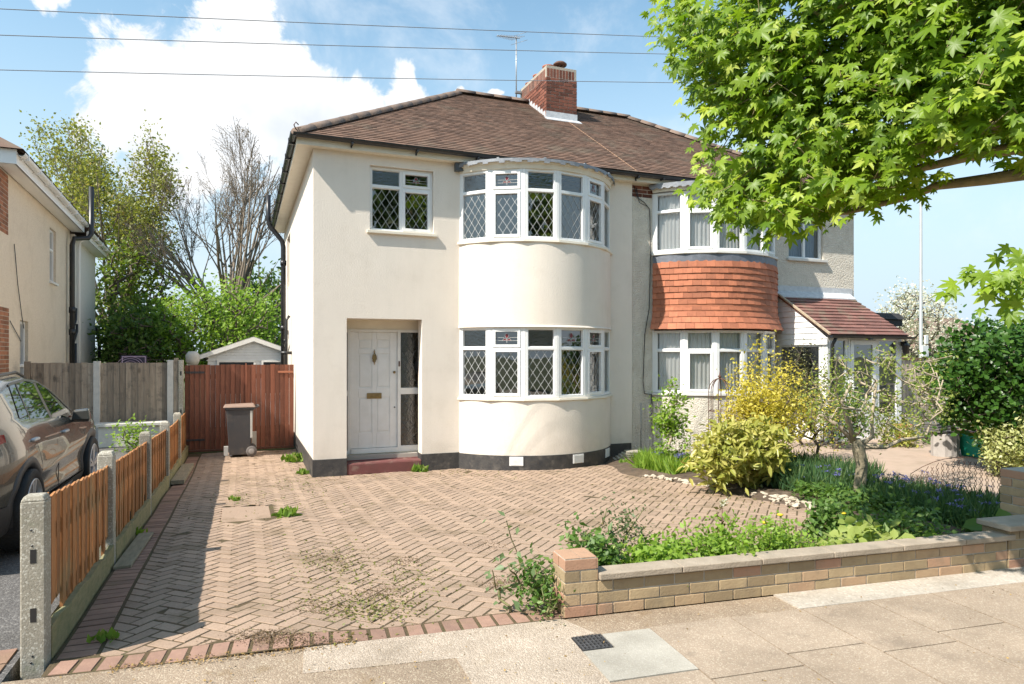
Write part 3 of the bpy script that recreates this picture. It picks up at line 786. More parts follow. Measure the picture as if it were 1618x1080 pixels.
def fan(mb, cx, cy, r, z0, z1, seg=24, h=BH):
    poly = [(cx + r*math.sin(R(-h+2*h*i/seg)), cy - r*math.cos(R(-h+2*h*i/seg))) for i in range(seg+1)]
    mb.prism(poly, z0, z1)
YF = 11.18; YB = 19.2; ZT = 4.97; YE = 11.0; ZE = 5.12; YR = 15.1; ZR = 7.74; CY = 12.06
AL = math.atan2(ZR-ZE, YR-YE); SA, CA = math.sin(AL), math.cos(AL); SL = math.hypot(ZR-ZE, YR-YE)
def tiles(mb, xl0, xl1, xr0, xr1, o_y=YE, o_z=ZE, sl=SL, sa=SA, ca=CA, gauge=.105, tw=.165, thick=.013, skip=None):
    n = int(sl/gauge); 
    for c in range(n):
        s0 = c*gauge; q = (s0+gauge/2)/sl; xl = xl0+(xl1-xl0)*q; xr = xr0+(xr1-xr0)*q
        x = math.floor(xl/tw)*tw + (tw/2 if c % 2 else 0) - tw
        while x < xr:
            a, b = max(x, xl), min(x+tw-.003, xr)
            if b - a > .02:
                lift = random.uniform(0, .004); l2 = lift + random.uniform(-.002, .002); ds = random.uniform(-.004, .004)
                def P(xx, s, h): return (xx, o_y + s*ca - h*sa, o_z + s*sa + h*ca)
                s_, e_ = s0+ds-.012, s0+gauge+.03
                v = random.random(); v = v if random.random() > .06 else 1.5
                mb.hexa([P(a,s_,.012+lift),P(b,s_,.012+l2),P(b,e_,-.002),P(a,e_,-.002),P(a,s_,.012+thick+lift),P(b,s_,.012+thick+l2),P(b,e_,.010),P(a,e_,.010)], v)
            x += tw
def halfround(mb, p, q, r=.115, piece=.42, up=(0,0,1)):
    p = Vector(p); q = Vector(q); L = (q-p).length; d = (q-p)/L; s_ = d.cross(Vector(up)).normalized(); n = s_.cross(d)
    k = max(1, round(L/piece)); 
    for i in range(k):
        a, b = p + d*(L*i/k), p + d*(L*(i+1)/k - .008); vs = []; v = random.random(); dr = random.uniform(-.006,.006)
        for (c, rr) in ((a, r+dr), (b, r+dr-.004)):
            for j in range(9):
                t_ = math.pi*j/8; vs.append(c + s_*math.cos(t_)*rr + n*(math.sin(t_)*rr*.8 - .02))
            vs.append(c - n*.08)
        fs = [(j, j+1, 11+j, 10+j) for j in range(8)] + [tuple(range(10))[::-1], tuple(range(10, 20))]
        sm = mb.sm; mb.sm = True; mb.add(vs, fs, v); mb.sm = sm
def gutter(mb, p, q, r=.058):
    p = Vector(p); q = Vector(q); d = (q-p).normalized(); s_ = Vector((-d.y, d.x, 0)); vs = []
    for c in (p, q):
        for rr in (r, r-.006):
            for j in range(9):
                t_ = math.pi*j/8; vs.append(c + s_*math.cos(t_)*rr - Vector((0,0,1))*math.sin(t_)*rr)
    fs = []
    for j in range(8): fs += [(j, j+1, 19+j, 18+j), (9+j, 27+j, 28+j, 10+j)]
    fs += [(0, 18, 27, 9), (8, 17, 35, 26), tuple(range(9)) + tuple(range(17, 8, -1)), tuple(range(18, 27)) + tuple(range(35, 26, -1))]
    mb.add(vs, fs)

# ============================================================ cream house
A0, AP = 1.04, 6.88; ACX = 4.93
hs = thing('rendered_house', 'cream smooth rendered semi-detached house half with leaded windows and hipped brown tile roof', 'house', (A0, YF, -.25))
g = MB()
holes_wall(g, (A0, YF, 0), (1,0,0), AP-A0, -.3, ZT, [(1.93-A0, 3.0-A0, 3.70, 4.80), (1.56-A0, 2.80-A0, -.299, 2.29), (3.50-A0, 6.36-A0, -.1, ZT-.01)], (0,-1,0), .26)
holes_wall(g, (A0, YB, 0), (0,-1,0), YB-YF-.26, -.3, ZT, [(YB-18.0, YB-16.8, 3.35, 4.6)], (-1,0,0), .26)
g.box(A0, YB, -.3, AP, YB+.25, ZT)
g.box(A0+.26, YF+3.4, -.3, AP, YF+3.5, ZT)           # partition behind the front rooms
g.box(AP-.1, YF+.26, -.3, AP, YB, ZT+.0)
part(g, 'wall', M_render, hs, .012)
g = MB()
arc(g, ACX, CY, BR, BR, -.02, .93, .12); arc(g, ACX, CY, BR+.008, BR, 2.19, 3.58, .12)
arc(g, ACX, CY, BR+.03, BR+.012, 2.165, 2.195, .16)
part(g, 'bay_wall', M_render, hs)
g = MB(); arc(g, ACX, CY, BR+.012, BR+.010, -.32, .02, .14)
g.box(A0-.012, YF-.012, -.35, 1.558, YF+.004, .03); g.box(2.80, YF-.012, -.35, 3.50, YF+.004, .03); g.box(6.37, YF-.012, -.35, AP-.02, YF+.004, .03)
g.box(A0-.012, YF+.004, -.35, A0+.003, YB, .03)
g.box(1.558-.0, YF+.004, -.35, 1.566, YF+.40, .03); g.box(2.792, YF+.004, -.35, 2.802, YF+.40, .03)
part(g, 'plinth', M_plinth, hs)
g = MB(); fan(g, ACX, CY, BR-.11, .0, .10); fan(g, ACX, CY, BR-.11, 2.2, 2.45)
g.box(A0+.27, YF+.27, -.1, AP-.11, YF+3.39, .02); g.box(A0+.27, YF+.27, 2.45, AP-.11, YF+3.39, 2.65); part(g, 'floor', M_room, hs)
g = MB(); g.box(A0+.27, YF+3.34, .03, AP-.11, YF+3.395, 4.9); g.box(3.1, YF+.27, .03, 3.2, YF+3.33, 4.9); g.box(1.3, YF+.6, 4.86, AP-.12, YF+3.33, 4.95); part(g, 'room', M_room, hs)
# the two bays: six facets each
bay_windows(hs, ACX, CY, .975, 2.165, [(0,0),(1,1),(0,0),(0,1),(1,1),(0,0)])
bay_windows(hs, ACX, CY, 3.63, 4.80, [(0,0),(1,1),(0,0),(0,0),(1,1),(0,0)])
for za, zb in ((.925, .975), (3.575, 3.63)): g = MB(); sillring(g, ACX, CY, za, zb, BR+.045); part(g, 'bay_sill', M_creamp, hs)
g = MB(); arc(g, ACX, CY, BR+.0, BR+.02, 4.80, 4.88, .12, 24); arc(g, ACX, CY, BR+.035, BR+.05, 4.88, 4.915, .16, 24); part(g, 'bay_cornice', M_creamp, hs)
g = MB(); fan(g, ACX, CY, BR+.075, 4.917, 4.955, 14, BH+1.5)
for i in range(15):
    a = R(-BH + 2*BH*i/14); d = Vector((math.sin(a), -math.cos(a), 0)); t_ = Vector((-d.y, d.x, 0))
    if i % 3 == 0: g.obox(Vector((ACX, CY, 4.955)) + d*.6 - t_*.02, d*(BR-.53), t_*.04, (0,0,.02))
for i in range(40):
    a = R(-BH-1 + 2*(BH+1)*(i+.5)/40); d = Vector((math.sin(a), -math.cos(a), 0)); t_ = Vector((-d.y, d.x, 0)); hh = .03 + .018*math.sin(i*2.3)
    g.obox(Vector((ACX, CY, 4.925-hh)) + d*(BR+.072) - t_*.048, t_*.096, d*.008, (0,0,hh))
part(g, 'bay_lead_roof', M_lead, hs)
g = MB(); g.box(3.36, YF-.10, 4.83, 4.0, YF-.005, 4.965); part(g, 'flashing', pm('dark_lead', (.10,.12,.13), (.07,.08,.09), 8, .6), hs)
# first floor window over the door
window(hs, (1.935, YF+.10, 0), (1,0,0), (0,-1,0), 3.735, 4.795, [(.53, 0, 0), (.53, 1, 1)], 'diamond')
g = MB(); g.box(1.88, YF-.055, 3.685, 3.05, YF+.14, 3.735); part(g, 'window_sill', M_creamp, hs, .006)
window(hs, (A0+.1, 18.0, 0), (0,-1,0), (-1,0,0), 3.36, 4.59, [(.6, 0, 0), (.6, 0, 0)], 'none')
# recessed entrance
g = MB(); yd = YF+.44
g.box(1.30, yd+.04, -.3, 1.36, yd+.2, 2.4); g.box(1.33, YF+.27, 2.285, 3.05, yd+.1, 2.4); g.box(1.28, YF+.265, -.3, 1.34, yd+.1, 2.4); g.box(3.0, YF+.265, -.3, 3.06, yd+.1, 2.4)
g.box(1.33, yd-.01, 2.13, 3.05, yd+.1, 2.29)
g.box(1.34, yd-.02, -.2, 3.0, yd+.1, .035); part(g, 'porch_recess', M_creamp, hs)
g = MB(); g.box(1.345, YF+.26, -.25, 2.995, yd-.021, -.045); g.box(1.565, YF+.02, -.25, 2.795, YF+.26, -.06); g.box(1.5665, YF-.0, -.25, 2.7935, YF+.02, -.072); part(g, 'doorstep', pm('red_step_paint', (.18,.06,.055), (.15,.055,.05), 9, .7, .003, 50, dirt=((.30,.22,.17), 5, .5)), hs, .012)
g = MB()
for x0, x1 in ((1.345,1.385),(1.63,1.685),(2.475,2.53),(2.90,2.99)): g.box(x0, yd-.03, .035, x1, yd+.05, 2.13)
g.box(1.385, yd-.03, .035, 1.63, yd+.05, .09); g.box(1.385, yd-.03, 1.01, 1.63, yd+.05, 1.10); g.box(1.385, yd-.03, 2.07, 1.63, yd+.05, 2.13)
g.box(2.53, yd-.03, .035, 2.90, yd+.05, .135); g.box(2.53, yd-.03, 1.02, 2.90, yd+.05, 1.13); g.box(2.53, yd-.03, 2.085, 2.90, yd+.05, 2.13)
g.box(1.685, yd-.03, 2.085, 2.475, yd+.05, 2.13); g.box(1.685, yd-.045, .035, 2.475, yd+.05, .115)
fr_ = part(g, 'door_frame', M_whitep, hs, .005)
for x0, x1 in ((1.385, 1.63), (2.53, 2.90)):
    g = MB(); g.add([(x0,yd+.01,.09),(x1,yd+.01,.09),(x1,yd+.01,2.09),(x0,yd+.01,2.09)], [(0,1,2,3)])
    sub(g, 'side_light', glassmat('sidelight_glass', (.45,.48,.45), 1, .004, .09), hs, fr_)
g = MB()
for (za, zb) in ((.135,1.02),(1.13,2.085)):
    for sg in (1,-1):
        for k in range(-14, 15):
            pts = []; L_, R_ = 2.53, 2.90; cx_, cz_ = 2.68, (za+zb)/2; dw, dh = .15, .20
            for x in (L_, R_):
                z = cz_ + sg*dh*(k-(x-cx_)/dw)
                if za <= z <= zb: pts.append((x, z))
            for z in (za, zb):
                x = cx_ + dw*(k - sg*(z-cz_)/dh)
                if L_ < x < R_: pts.append((x, z))
            if len(pts) >= 2:
                (a_, b_), (c_, d_) = pts[:2]; v_ = Vector((c_-a_, 0, d_-b_)); n_ = Vector((-v_.z, 0, v_.x)).normalized()*.003
                g.obox(Vector((a_, yd+.005-(.0008 if sg > 0 else 0), b_))-n_, v_, (0,.003,0), n_*2)
sub(g, 'diamond_leading', M_dlead, hs, fr_)
g = MB(); X0, X1, Z0, Z1 = 1.688, 2.472, .12, 2.083
g.box(X0, yd+.012, Z0, X1, yd+.05, Z1)
st = [X0, X0+.125, X0+.355, X0+.43, X1-.125, X1]
for a, b in ((X0, X0+.125), (X0+.355, X0+.43), (X1-.125, X1)): g.box(a, yd, Z0, b, yd+.012, Z1)
for za, zb in ((Z0, Z0+.26), (Z0+.86, Z0+1.02), (Z0+1.60, Z0+1.68), (Z1-.12, Z1)):
    g.box(X0+.1255, yd+.0005, za, X0+.3545, yd+.012, zb); g.box(X0+.4305, yd+.0005, za, X1-.1255, yd+.012, zb)
for a, b in ((X0+.15, X0+.33), (X0+.455, X1-.15)):
    for za, zb in ((Z0+.285, Z0+.835), (Z0+1.045, Z0+1.575), (Z0+1.705, Z1-.145)): g.box(a, yd+.004, za, b, yd+.013, zb)
dr = part(g, 'front_door', M_whitep, hs, .005)
dc = (X0+X1)/2
g = MB(); g.box(dc-.125, yd-.012, .955, dc+.125, yd, 1.05); g.box(dc-.10, yd-.016, .978, dc+.10, yd-.011, 1.03); sub(g, 'letterbox', M_brass, hs, dr, .003)
g = MB(); g.lathe((dc, yd-.012, 1.60), [(.008,0),(.03,.0)], 10, 'y')
g.tube([(dc, yd-.004, 1.76), (dc, yd-.02, 1.73), (dc-.03, yd-.03, 1.68), (dc-.035, yd-.03, 1.63), (dc, yd-.03, 1.575), (dc+.035, yd-.03, 1.63), (dc+.03, yd-.03, 1.68), (dc, yd-.02, 1.73)], .008, 6)
g.box(dc-.028, yd-.02, 1.60, dc+.028, yd, 1.70); g.tube([(dc, yd-.02, 1.60), (dc, yd-.018, 1.53)], [.016, .004], 8); g.tube([(dc, yd-.01, 1.74), (dc, yd-.01, 1.79)], [.012, .003], 8)
sub(g, 'door_knocker', M_brass, hs, dr)
g = MB(); g.lathe((X1-.05, yd-.01, 1.40), [(.022,-.012),(.022,.01),(.012,.012)], 14, 'y'); sub(g, 'latch_lock', M_brass, hs, dr)
g = MB(); g.lathe((X1-.045, yd-.006, .80), [(.012,-.006),(.012,.006)], 10, 'y'); sub(g, 'keyhole', M_black, hs, dr)
g = MB(); g.box(2.49, yd-.045, 1.50, 2.515, yd-.03, 1.59); part(g, 'doorbell', M_rust, hs, .003)
g = MB(); g.box(2.785, yd-.10, 1.43, 2.80, yd-.06, 1.60); part(g, 'wall_bracket', M_black, hs)
# air bricks in the plinth
for px_ in (779, 892, 954):
    a_ = {779:-24.0, 892:13.0, 954:44}[px_]; d = Vector((math.sin(R(a_)), -math.cos(R(a_)), 0)); t_ = Vector((-d.y, d.x, 0)); c_ = Vector((ACX, CY, 0)) + d*(BR+.010)
    w2, h2 = (.115, .075); g = MB(); q = c_ - t_*w2 + Vector((0,0,-.145)); g.obox(q, t_*w2*2, d*.012, (0,0,h2*2))
    for r_ in range(6): g.obox(q + t_*.015 + Vector((0,0,.012+r_*.022)) + d*.012, t_*(w2*2-.03), d*.004, (0,0,.010))
    part(g, 'air_vent', M_white, hs)
# roof, eaves and gutters
EXL = A0-.26
g = MB(); tiles(g, EXL, 4.66, AP, AP); g.cur = 1
RV = [(EXL, YE, ZE), (AP, YE, ZE), (AP, YR, ZR), (4.66, YR, ZR), (EXL, YB+.3, ZE), (AP, YB+.3, ZE)]
g.add([(x, y, z-.003) for x, y, z in RV], [(0,1,2,3), (4,0,3), (5,4,3,2)]); part(g, 'roof', [M_tile, M_tile], hs)
g = MB(); halfround(g, (EXL-.01, YE-.01, ZE+.02), (4.66, YR, ZR+.03)); halfround(g, (4.60, YR, ZR+.045), (AP-.5, YR, ZR+.045)); halfround(g, (4.66, YR, ZR+.03), (EXL, YB+.3, ZE+.02))
part(g, 'ridge_tile', M_ridge, hs)
g = MB(); g.tube([(EXL+.03, YE, ZE+.04), (EXL-.02, YE-.05, ZE+.05), (EXL-.05, YE-.08, ZE+.10), (EXL-.02, YE-.07, ZE+.15), (EXL+.02, YE-.05, ZE+.12)], .009, 6); part(g, 'hip_iron', M_rust, hs)
g = MB(); g.box(EXL, YE+.03, ZT, AP, YE+.055, ZE+.0); g.box(EXL+.0, YE+.055, ZT, EXL+.025, YB, ZE); g.box(EXL+.026, YE+.056, ZT, AP, YF-.001, ZT+.012); g.box(EXL+.026, YF-.001, ZT, A0-.001, YB, ZT+.012)
part(g, 'fascia', M_creamp, hs)
g = MB(); gutter(g, (EXL-.06, YE-.045, ZE-.005), (AP, YE-.045, ZE-.035)); gutter(g, (EXL-.045, YB, ZE-.03), (EXL-.045, YE-.10, ZE-.005))
x = 1.6
while x < 6.9: g.box(x, YE-.10, ZE-.09-.005*x, x+.03, YE+.03, ZE-.055-.005*x); g.box(x, YE+.005, ZE-.12-.005*x, x+.02, YE+.03, ZE-.05-.005*x); x += 1.05
y = 11.3
while y < 19: g.box(EXL-.105, y, ZE-.085, EXL, y+.03, ZE-.06); g.box(EXL-.11, y, ZE-.085, EXL-.10, y+.03, ZE+.01); y += .9
part(g, 'gutter', M_black, hs)
# soil stack on the side wall
g = MB()
g.tube([(.93, 17.6, -.2), (.93, 17.6, 4.35), (.90, 17.6, 4.5), (.62, 17.6, 4.85), (.58, 17.6, 5.0), (.58, 17.6, 5.6)], .058, 12)
for z in (.9, 2.3, 3.9): g.tube([(.93, 17.6, z), (.93, 17.6, z+.12)], .072, 12)
g.tube([(.93, 17.6, 1.9), (.93, 16.9, 2.05)], .03, 8); g.box(.94, 17.3, 2.2, 1.03, 17.42, 2.3)
part(g, 'soil_pipe', M_black, hs)
g = MB(); g.tube([(.93, 16.4, -.2), (.93, 16.4, 2.5), (1.0, 16.4, 2.6)], .03, 8); g.tube([(.80, 16.2, 1.75), (1.04, 16.2, 1.75)], .035, 8); part(g, 'waste_pipe', M_black, hs)
# chimney on the party wall
g = MB(); cx0, cx1, cy0, cy1 = 6.40, 7.17, 14.05, 15.62
PH = .078
g.cur = 1; g.box(cx0+.006, cy0+.006, 6.3, cx1-.006, cy1-.006, 8.28)
kw = dict(ph=PH, proud=.004, joint=.012)
zb = 6.62; nC = 18
bricks(g, (cx0, cy0, 0), (1,0,0), cx1-cx0, zb, nC, (0,-1,0), **kw); bricks(g, (cx0, cy1, 0), (0,-1,0), cy1-cy0, zb, nC, (-1,0,0), start=1, **kw)
bricks(g, (cx1, cy0, 0), (0,1,0), cy1-cy0, zb, nC, (1,0,0), start=1, **kw); bricks(g, (cx1, cy1, 0), (-1,0,0), cx1-cx0, zb, nC, (0,1,0), **kw)
zt_ = zb + nC*PH
g.cur = 1; g.box(cx0+.012, cy0+.012, zt_-.1, cx1-.012, cy1-.012, zt_+.19); g.cur = 0
x = cx0+.02
while x < cx1-.06:
    g.box(x, cy0+.004, zt_, x+.066, cy0+.08, zt_+.195, random.random()); g.box(x, cy1-.08, zt_, x+.066, cy1-.004, zt_+.195, random.random()); x += .0775
y = cy0+.082
while y < cy1-.14:
    g.box(cx0+.004, y, zt_, cx0+.08, y+.066, zt_+.195, random.random()); g.box(cx1-.08, y, zt_, cx1-.004, y+.066, zt_+.195, random.random()); y += .0775
ch = part(g, 'chimney', [M_cbrick, M_mortar], hs, .003)
ZC = zt_+.19
for (x, y, h, cowl) in ((6.62, 14.42, .20, 0), (6.98, 14.55, .22, 1), (6.62, 14.98, .20, 0), (6.60, 15.4, .16, 0)):
    g = MB(); g.lathe((x, y, ZC), [(.15,0),(.13,.02),(.115,h*.5),(.11,h*.75),(.14,h*.85),(.145,h),(.11,h+.01),(.09,h-.06)], 18); po = sub(g, 'chimney_pot', M_pot, hs, ch)
    if cowl:
        g = MB(); g.lathe((x, y, ZC+h), [(.10,0),(.10,.04)], 16)
        for k in range(6): a_ = k*math.pi/3; g.box(x+.085*math.cos(a_)-.012, y+.085*math.sin(a_)-.012, ZC+h+.03, x+.085*math.cos(a_)+.012, y+.085*math.sin(a_)+.012, ZC+h+.12)
        g.lathe((x, y, ZC+h+.11), [(.16,0),(.165,.03),(.12,.07),(.02,.085)], 18); sub(g, 'chimney_cowl', M_rust, hs, ch)
g = MB(); roofz = lambda y: ZE + (y-YE)*math.tan(AL)
g.obox((cx0-.06, cy0-.16, roofz(cy0-.16)+.022), (cx1-cx0+.12,0,0), (0,.16,.16*math.tan(AL)), (0,0,.012)); g.box(cx0-.01, cy0-.012, roofz(cy0)+.0, cx1+.01, cy0-.006, roofz(cy0)+.17)
for i in range(7):
    y = cy0 + i*.15; z = roofz(y); g.hexa([(cx0-.014,y,z-.02),(cx0-.004,y,z-.02),(cx0-.004,y+.15,z+.05),(cx0-.014,y+.15,z+.05),(cx0-.014,y,z+.13),(cx0-.004,y,z+.13),(cx0-.004,y+.15,z+.20),(cx0-.014,y+.15,z+.20)] if False else [(cx0-.014,y,z-.02),(cx0-.004,y,z-.02),(cx0-.004,y+.15,z+.07),(cx0-.014,y+.15,z+.07),(cx0-.014,y+.05,z+.19),(cx0-.004,y+.05,z+.19),(cx0-.004,y+.15,z+.19),(cx0-.014,y+.15,z+.19)])
sub(g, 'lead_flashing', pm('bright_lead', (.62,.63,.64), (.45,.46,.48), 12, .5, .003, 30), hs, ch)
g = MB(); ax, ay = 6.27, 15.55
g.tube([(ax, ay, 7.85), (ax, ay, 9.55)], .016, 8); g.box(ax-.03, ay-.05, 7.95, ax+.14, ay+.03, 8.0); g.box(ax-.03, ay-.05, 8.15, ax+.14, ay+.03, 8.2)
bd = Vector((-.72, -.5, -.28)); bo = Vector((ax+.12, ay+.08, 9.56)); g.tube([bo, bo + bd*1.1], .012, 6)
for k in range(10):
    c_ = bo + bd*(.08+.105*k); e = Vector((.5,-.72,0)).normalized()*(.20-.012*k); g.tube([c_-e, c_+e], .005, 4)
for dz in (-.1, .1):
    c_ = bo + bd*.02 + Vector((0,0,dz)); g.tube([c_-Vector((.14,-.2,0)), c_+Vector((.14,-.2,0))], .005, 4)
part(g, 'television_aerial', M_metal, hs)

# ============================================================ pebbledashed house
B1 = 12.57; BCX = 8.83; YG = YF+.03
hb = thing('pebbledashed_house', 'grey pebbledashed semi-detached house half with an orange tile hung bay and lean-to porch', 'house', (AP, YG, -.25))
g = MB()
holes_wall(g, (AP+.001, YG, 0), (1,0,0), B1-AP, -.3, ZT, [(10.72-AP, 11.68-AP, 3.72, 4.78), (7.40-AP, 10.26-AP, -.1, ZT-.01), (11.0-AP, 12.0-AP, .0, 2.0)], (0,-1,0), .26)
g.box(B1-.25, YG+.27, -.3, B1, YB, ZT); g.box(AP+.01, YB, -.3, B1, YB+.25, ZT); g.box(AP+.01, YF+3.4, -.3, B1-.26, YF+3.5, ZT)
part(g, 'wall', M_dash, hb)
g = MB(); arc(g, BCX, CY, BR, BR, -.3, .93, .12); part(g, 'bay_wall', M_dash, hb)
g = MB(); fan(g, BCX, CY, BR-.13, .0, .10); fan(g, BCX, CY, BR-.13, 2.25, 2.45); g.box(AP+.01, YG+.27, -.1, B1-.26, YF+3.39, .02); g.box(AP+.01, YG+.27, 2.45, B1-.26, YF+3.39, 2.65); part(g, 'floor', M_room, hb)
g = MB(); g.box(AP+.01, YF+3.34, .03, B1-.26, YF+3.395, 4.9); g.box(10.4, YG+.27, .03, 10.5, YF+3.33, 4.9); g.box(AP+.02, YF+.6, 4.86, B1-.27, YF+3.33, 4.95); part(g, 'room', M_room, hb)
KB = [(0,0),(1,0),(0,0),(0,0),(1,0),(0,0)]
G_net = glassmat('clean_glass', (.96,.97,.97), .7, 0, .02)
bay_windows(hb, BCX, CY, .975, 2.165, KB, 'none', .68, G_net); bay_windows(hb, BCX, CY, 3.66, 4.80, KB, 'none', .68, G_net)
for za, zb in ((.925, .975), (3.60, 3.66)): g = MB(); sillring(g, BCX, CY, za, zb, BR+.055); part(g, 'bay_sill', pm('grey_sill', (.66,.64,.60), (.56,.54,.5), 6, .6), hb)
g = MB(); arc(g, BCX, CY, BR+.02, BR+.012, 3.46, 3.60, .15, 24); arc(g, BCX, CY, BR+.0, BR+.02, 4.80, 4.88, .12, 24, close=False)
g2 = MB(); g.v and part(g, 'lead_band', pm('blue_lead', (.16,.17,.20), (.11,.12,.14), 9, .5, .003, 18, metal=.2), hb)
g = MB(); arc(g, BCX, CY, BR+.03, BR+.045, 4.81, 4.90, .16, 24); part(g, 'bay_cornice', M_creamp, hb)
g = MB(); fan(g, BCX, CY, BR+.09, 4.905, 4.955, 14, BH+1.5)
for i in range(26):    # scalloped lead edge
    for j in range(5):
        a = R(-BH-1 + 2*(BH+1)*(i+(j+.5)/5)/26); d = Vector((math.sin(a), -math.cos(a), 0)); t_ = Vector((-d.y, d.x, 0)); hh = .035+.035*math.sin(math.pi*(j+.5)/5)
        g.obox(Vector((BCX, CY, 4.92-hh)) + d*(BR+.088) - t_*.0155, t_*.031, d*.007, (0,0,hh))
part(g, 'bay_lead_roof', M_lead, hb)
g = MB(); bricks(g, (AP+.02, YG-.001, 0), (1,0,0), .5, 4.72, 3, (0,-1,0)); part(g, 'brick_patch', [M_cbrick, M_mortar], hb)
# hung tiles round the bay
g = MB(); arc(g, BCX, CY, BR+.045, BR-.01, 2.19, 3.46, .14, 36); g.cur = 0
nc = 11; z0_ = 2.19; hcs = (3.47-2.19)/nc
for c in range(nc):
    fl = .105*max(0, 1-c/3.2)**1.6; r_ = BR + .022 + fl; zz = z0_ + c*hcs; dA = math.degrees(.168/r_); a = -BH - (dA/2 if c % 2 else 0); flu = .105*max(0, 1-(c+1)/3.2)**1.6
    while a < BH:
        a0, a1 = max(a, -BH), min(a+dA-.12, BH)
        if a1-a0 > .8:
            v = random.random(); v = v if random.random() > .08 else 1.3; lift = random.uniform(0, .004); dz = random.uniform(-.004,.004)
            q = []
            for (rr, z) in ((0, zz+dz), (.013, zz+dz)):
                pass
            rb = r_ + lift + .013; ru = BR + .016 + flu
            A_, B_ = R(a0), R(a1); P = lambda rr, an, z: (BCX+rr*math.sin(an), CY-rr*math.cos(an), z)
            g.hexa([P(rb,A_,zz+dz), P(rb,B_,zz+dz), P(rb-.016,B_,zz+dz), P(rb-.016,A_,zz+dz), P(ru,A_,zz+hcs+.02), P(ru,B_,zz+hcs+.02), P(ru-.012,B_,zz+hcs+.02), P(ru-.012,A_,zz+hcs+.02)], v)
        a += dA
part(g, 'hung_tiles', M_terra, hb)
window(hb, (10.725, YG+.09, 0), (1,0,0), (0,-1,0), 3.75, 4.775, [(.475, 0, 0), (.475, 0, 0)], 'none', zt=1, gl=G_net)
g = MB(); g.box(10.66, YG-.06, 3.695, 11.76, YG+.13, 3.75); part(g, 'window_sill', pm('grey_sill', (.66,.64,.60)), hb, .006)
# roof
EXR = B1+.28
g = MB(); tiles(g, AP, AP, EXR, 9.15); g.cur = 1
RV = [(AP, YE, ZE), (EXR, YE, ZE), (9.15, YR, ZR), (AP, YR, ZR), (AP, YB+.3, ZE), (EXR, YB+.3, ZE)]
g.add([(x, y, z-.003) for x, y, z in RV], [(0,1,2,3), (1,5,2), (5,4,3,2)]); part(g, 'roof', [M_tile, M_tile], hb)
g = MB(); halfround(g, (EXR+.01, YE-.01, ZE+.02), (9.15, YR, ZR+.03)); halfround(g, (7.2, YR, ZR+.045), (9.2, YR, ZR+.045)); part(g, 'ridge_tile', M_ridge, hb)
g = MB(); g.obox((AP-.006, YE+.02, ZE+.036), (.010,0,0), (0, (cy0-YE-.2), (cy0-YE-.2)*math.tan(AL)), (0,0,.012)); part(g, 'party_line_mortar', pm('orange_mortar', (.36,.22,.14)), hb)
g = MB(); g.box(AP+.001, YE+.03, ZT-.01, EXR, YE+.055, ZE); g.box(AP+.001, YE+.056, ZT, EXR-.02, YG-.001, ZT+.012); g.box(EXR-.025, YE+.055, ZT, EXR, YB, ZE); part(g, 'fascia', M_creamp, hb)
g = MB(); gutter(g, (AP+.002, YE-.045, ZE-.035), (EXR+.05, YE-.045, ZE-.01))
x = 7.4
while x < 12.9: g.box(x, YE-.10, ZE-.10, x+.03, YE+.03, ZE-.07); x += 1.05
part(g, 'gutter', M_black, hb)
g = MB()   # telephone cables
c = [(6.93, YG-.02, 4.92), (7.0, YG-.03, 4.70), (7.16, YG-.02, 4.62), (7.28, YG-.02, 4.5), (7.30, YG-.02, 3.6), (7.27, YG-.02, 2.6), (7.17, YG-.02, 2.1), (7.13, YG-.02, 1.2), (7.16, YG-.02, .96), (7.35, YG-.02, .93)]
g.tube(c, .008, 5); g.tube([(7.32, YG-.02, .93), (7.32, YG-.02, .2)], .008, 5); g.tube([(6.98, YG-.02, 4.9), (7.03, YG-.05, 4.6), (7.2, YG-.04, 4.55)], .007, 5)
part(g, 'cable', M_black, hb)
# net curtains and blue curtain
M_net = bpy.data.materials.new('net_fabric'); M_net.use_nodes = True; t_ = NT(M_net.node_tree)
d_ = t_.n('ShaderNodeBsdfDiffuse'); d_.inputs[0].default_value = (.92,.92,.90,1); tr_ = t_.n('ShaderNodeBsdfTransparent'); tl_ = t_.n('ShaderNodeBsdfTranslucent'); tl_.inputs[0].default_value = (.9,.9,.88,1)
m1 = t_.n('ShaderNodeMixShader'); m1.inputs[0].default_value = .12; t_.l(d_.outputs[0], m1.inputs[1]); t_.l(tl_.outputs[0], m1.inputs[2])
m2 = t_.n('ShaderNodeMixShader'); m2.inputs[0].default_value = .96; t_.l(tr_.outputs[0], m2.inputs[1]); t_.l(m1.outputs[0], m2.inputs[2]); o_ = t_.n('ShaderNodeOutputMaterial'); t_.l(m2.outputs[0], o_.inputs[0])
def curtain(name, label, path, z0, z1, mat, amp=.018, fold=.075):
    g = MB(); g.sm = True; L = 0; pts = []
    for (p, q) in zip(path[:-1], path[1:]):
        p, q = Vector(p), Vector(q); l_ = (q-p).length; n = int(l_/.012); nn = Vector(((q-p).y, -(q-p).x)).normalized()
        for i in range(n):
            s_ = L + l_*i/n; ph = s_/fold*2*math.pi + 1.3*math.sin(s_*5)
            pts.append((p + (q-p)*i/n, nn, ph, s_))
        L += l_
    vs = []
    for (p, nn, ph, s_) in pts:
        for k in range(5):
            z = z0 + (z1-z0)*k/4; v = p + nn*amp*math.sin(ph + .4*math.sin(k+s_*3))*(1.2-.12*k); vs.append((v.x, v.y, z))
    fs = [(i*5+k, i*5+5+k, i*5+6+k, i*5+1+k) for i in range(len(pts)-1) for k in range(4)]
    g.add(vs, fs); o = g.build(name, mat); return tag(o, label, 'curtain')
rr = BR-.13; path = [(BCX+rr*math.sin(R(a)), CY-rr*math.cos(R(a))) for a in np.linspace(-57, 57, 13)]
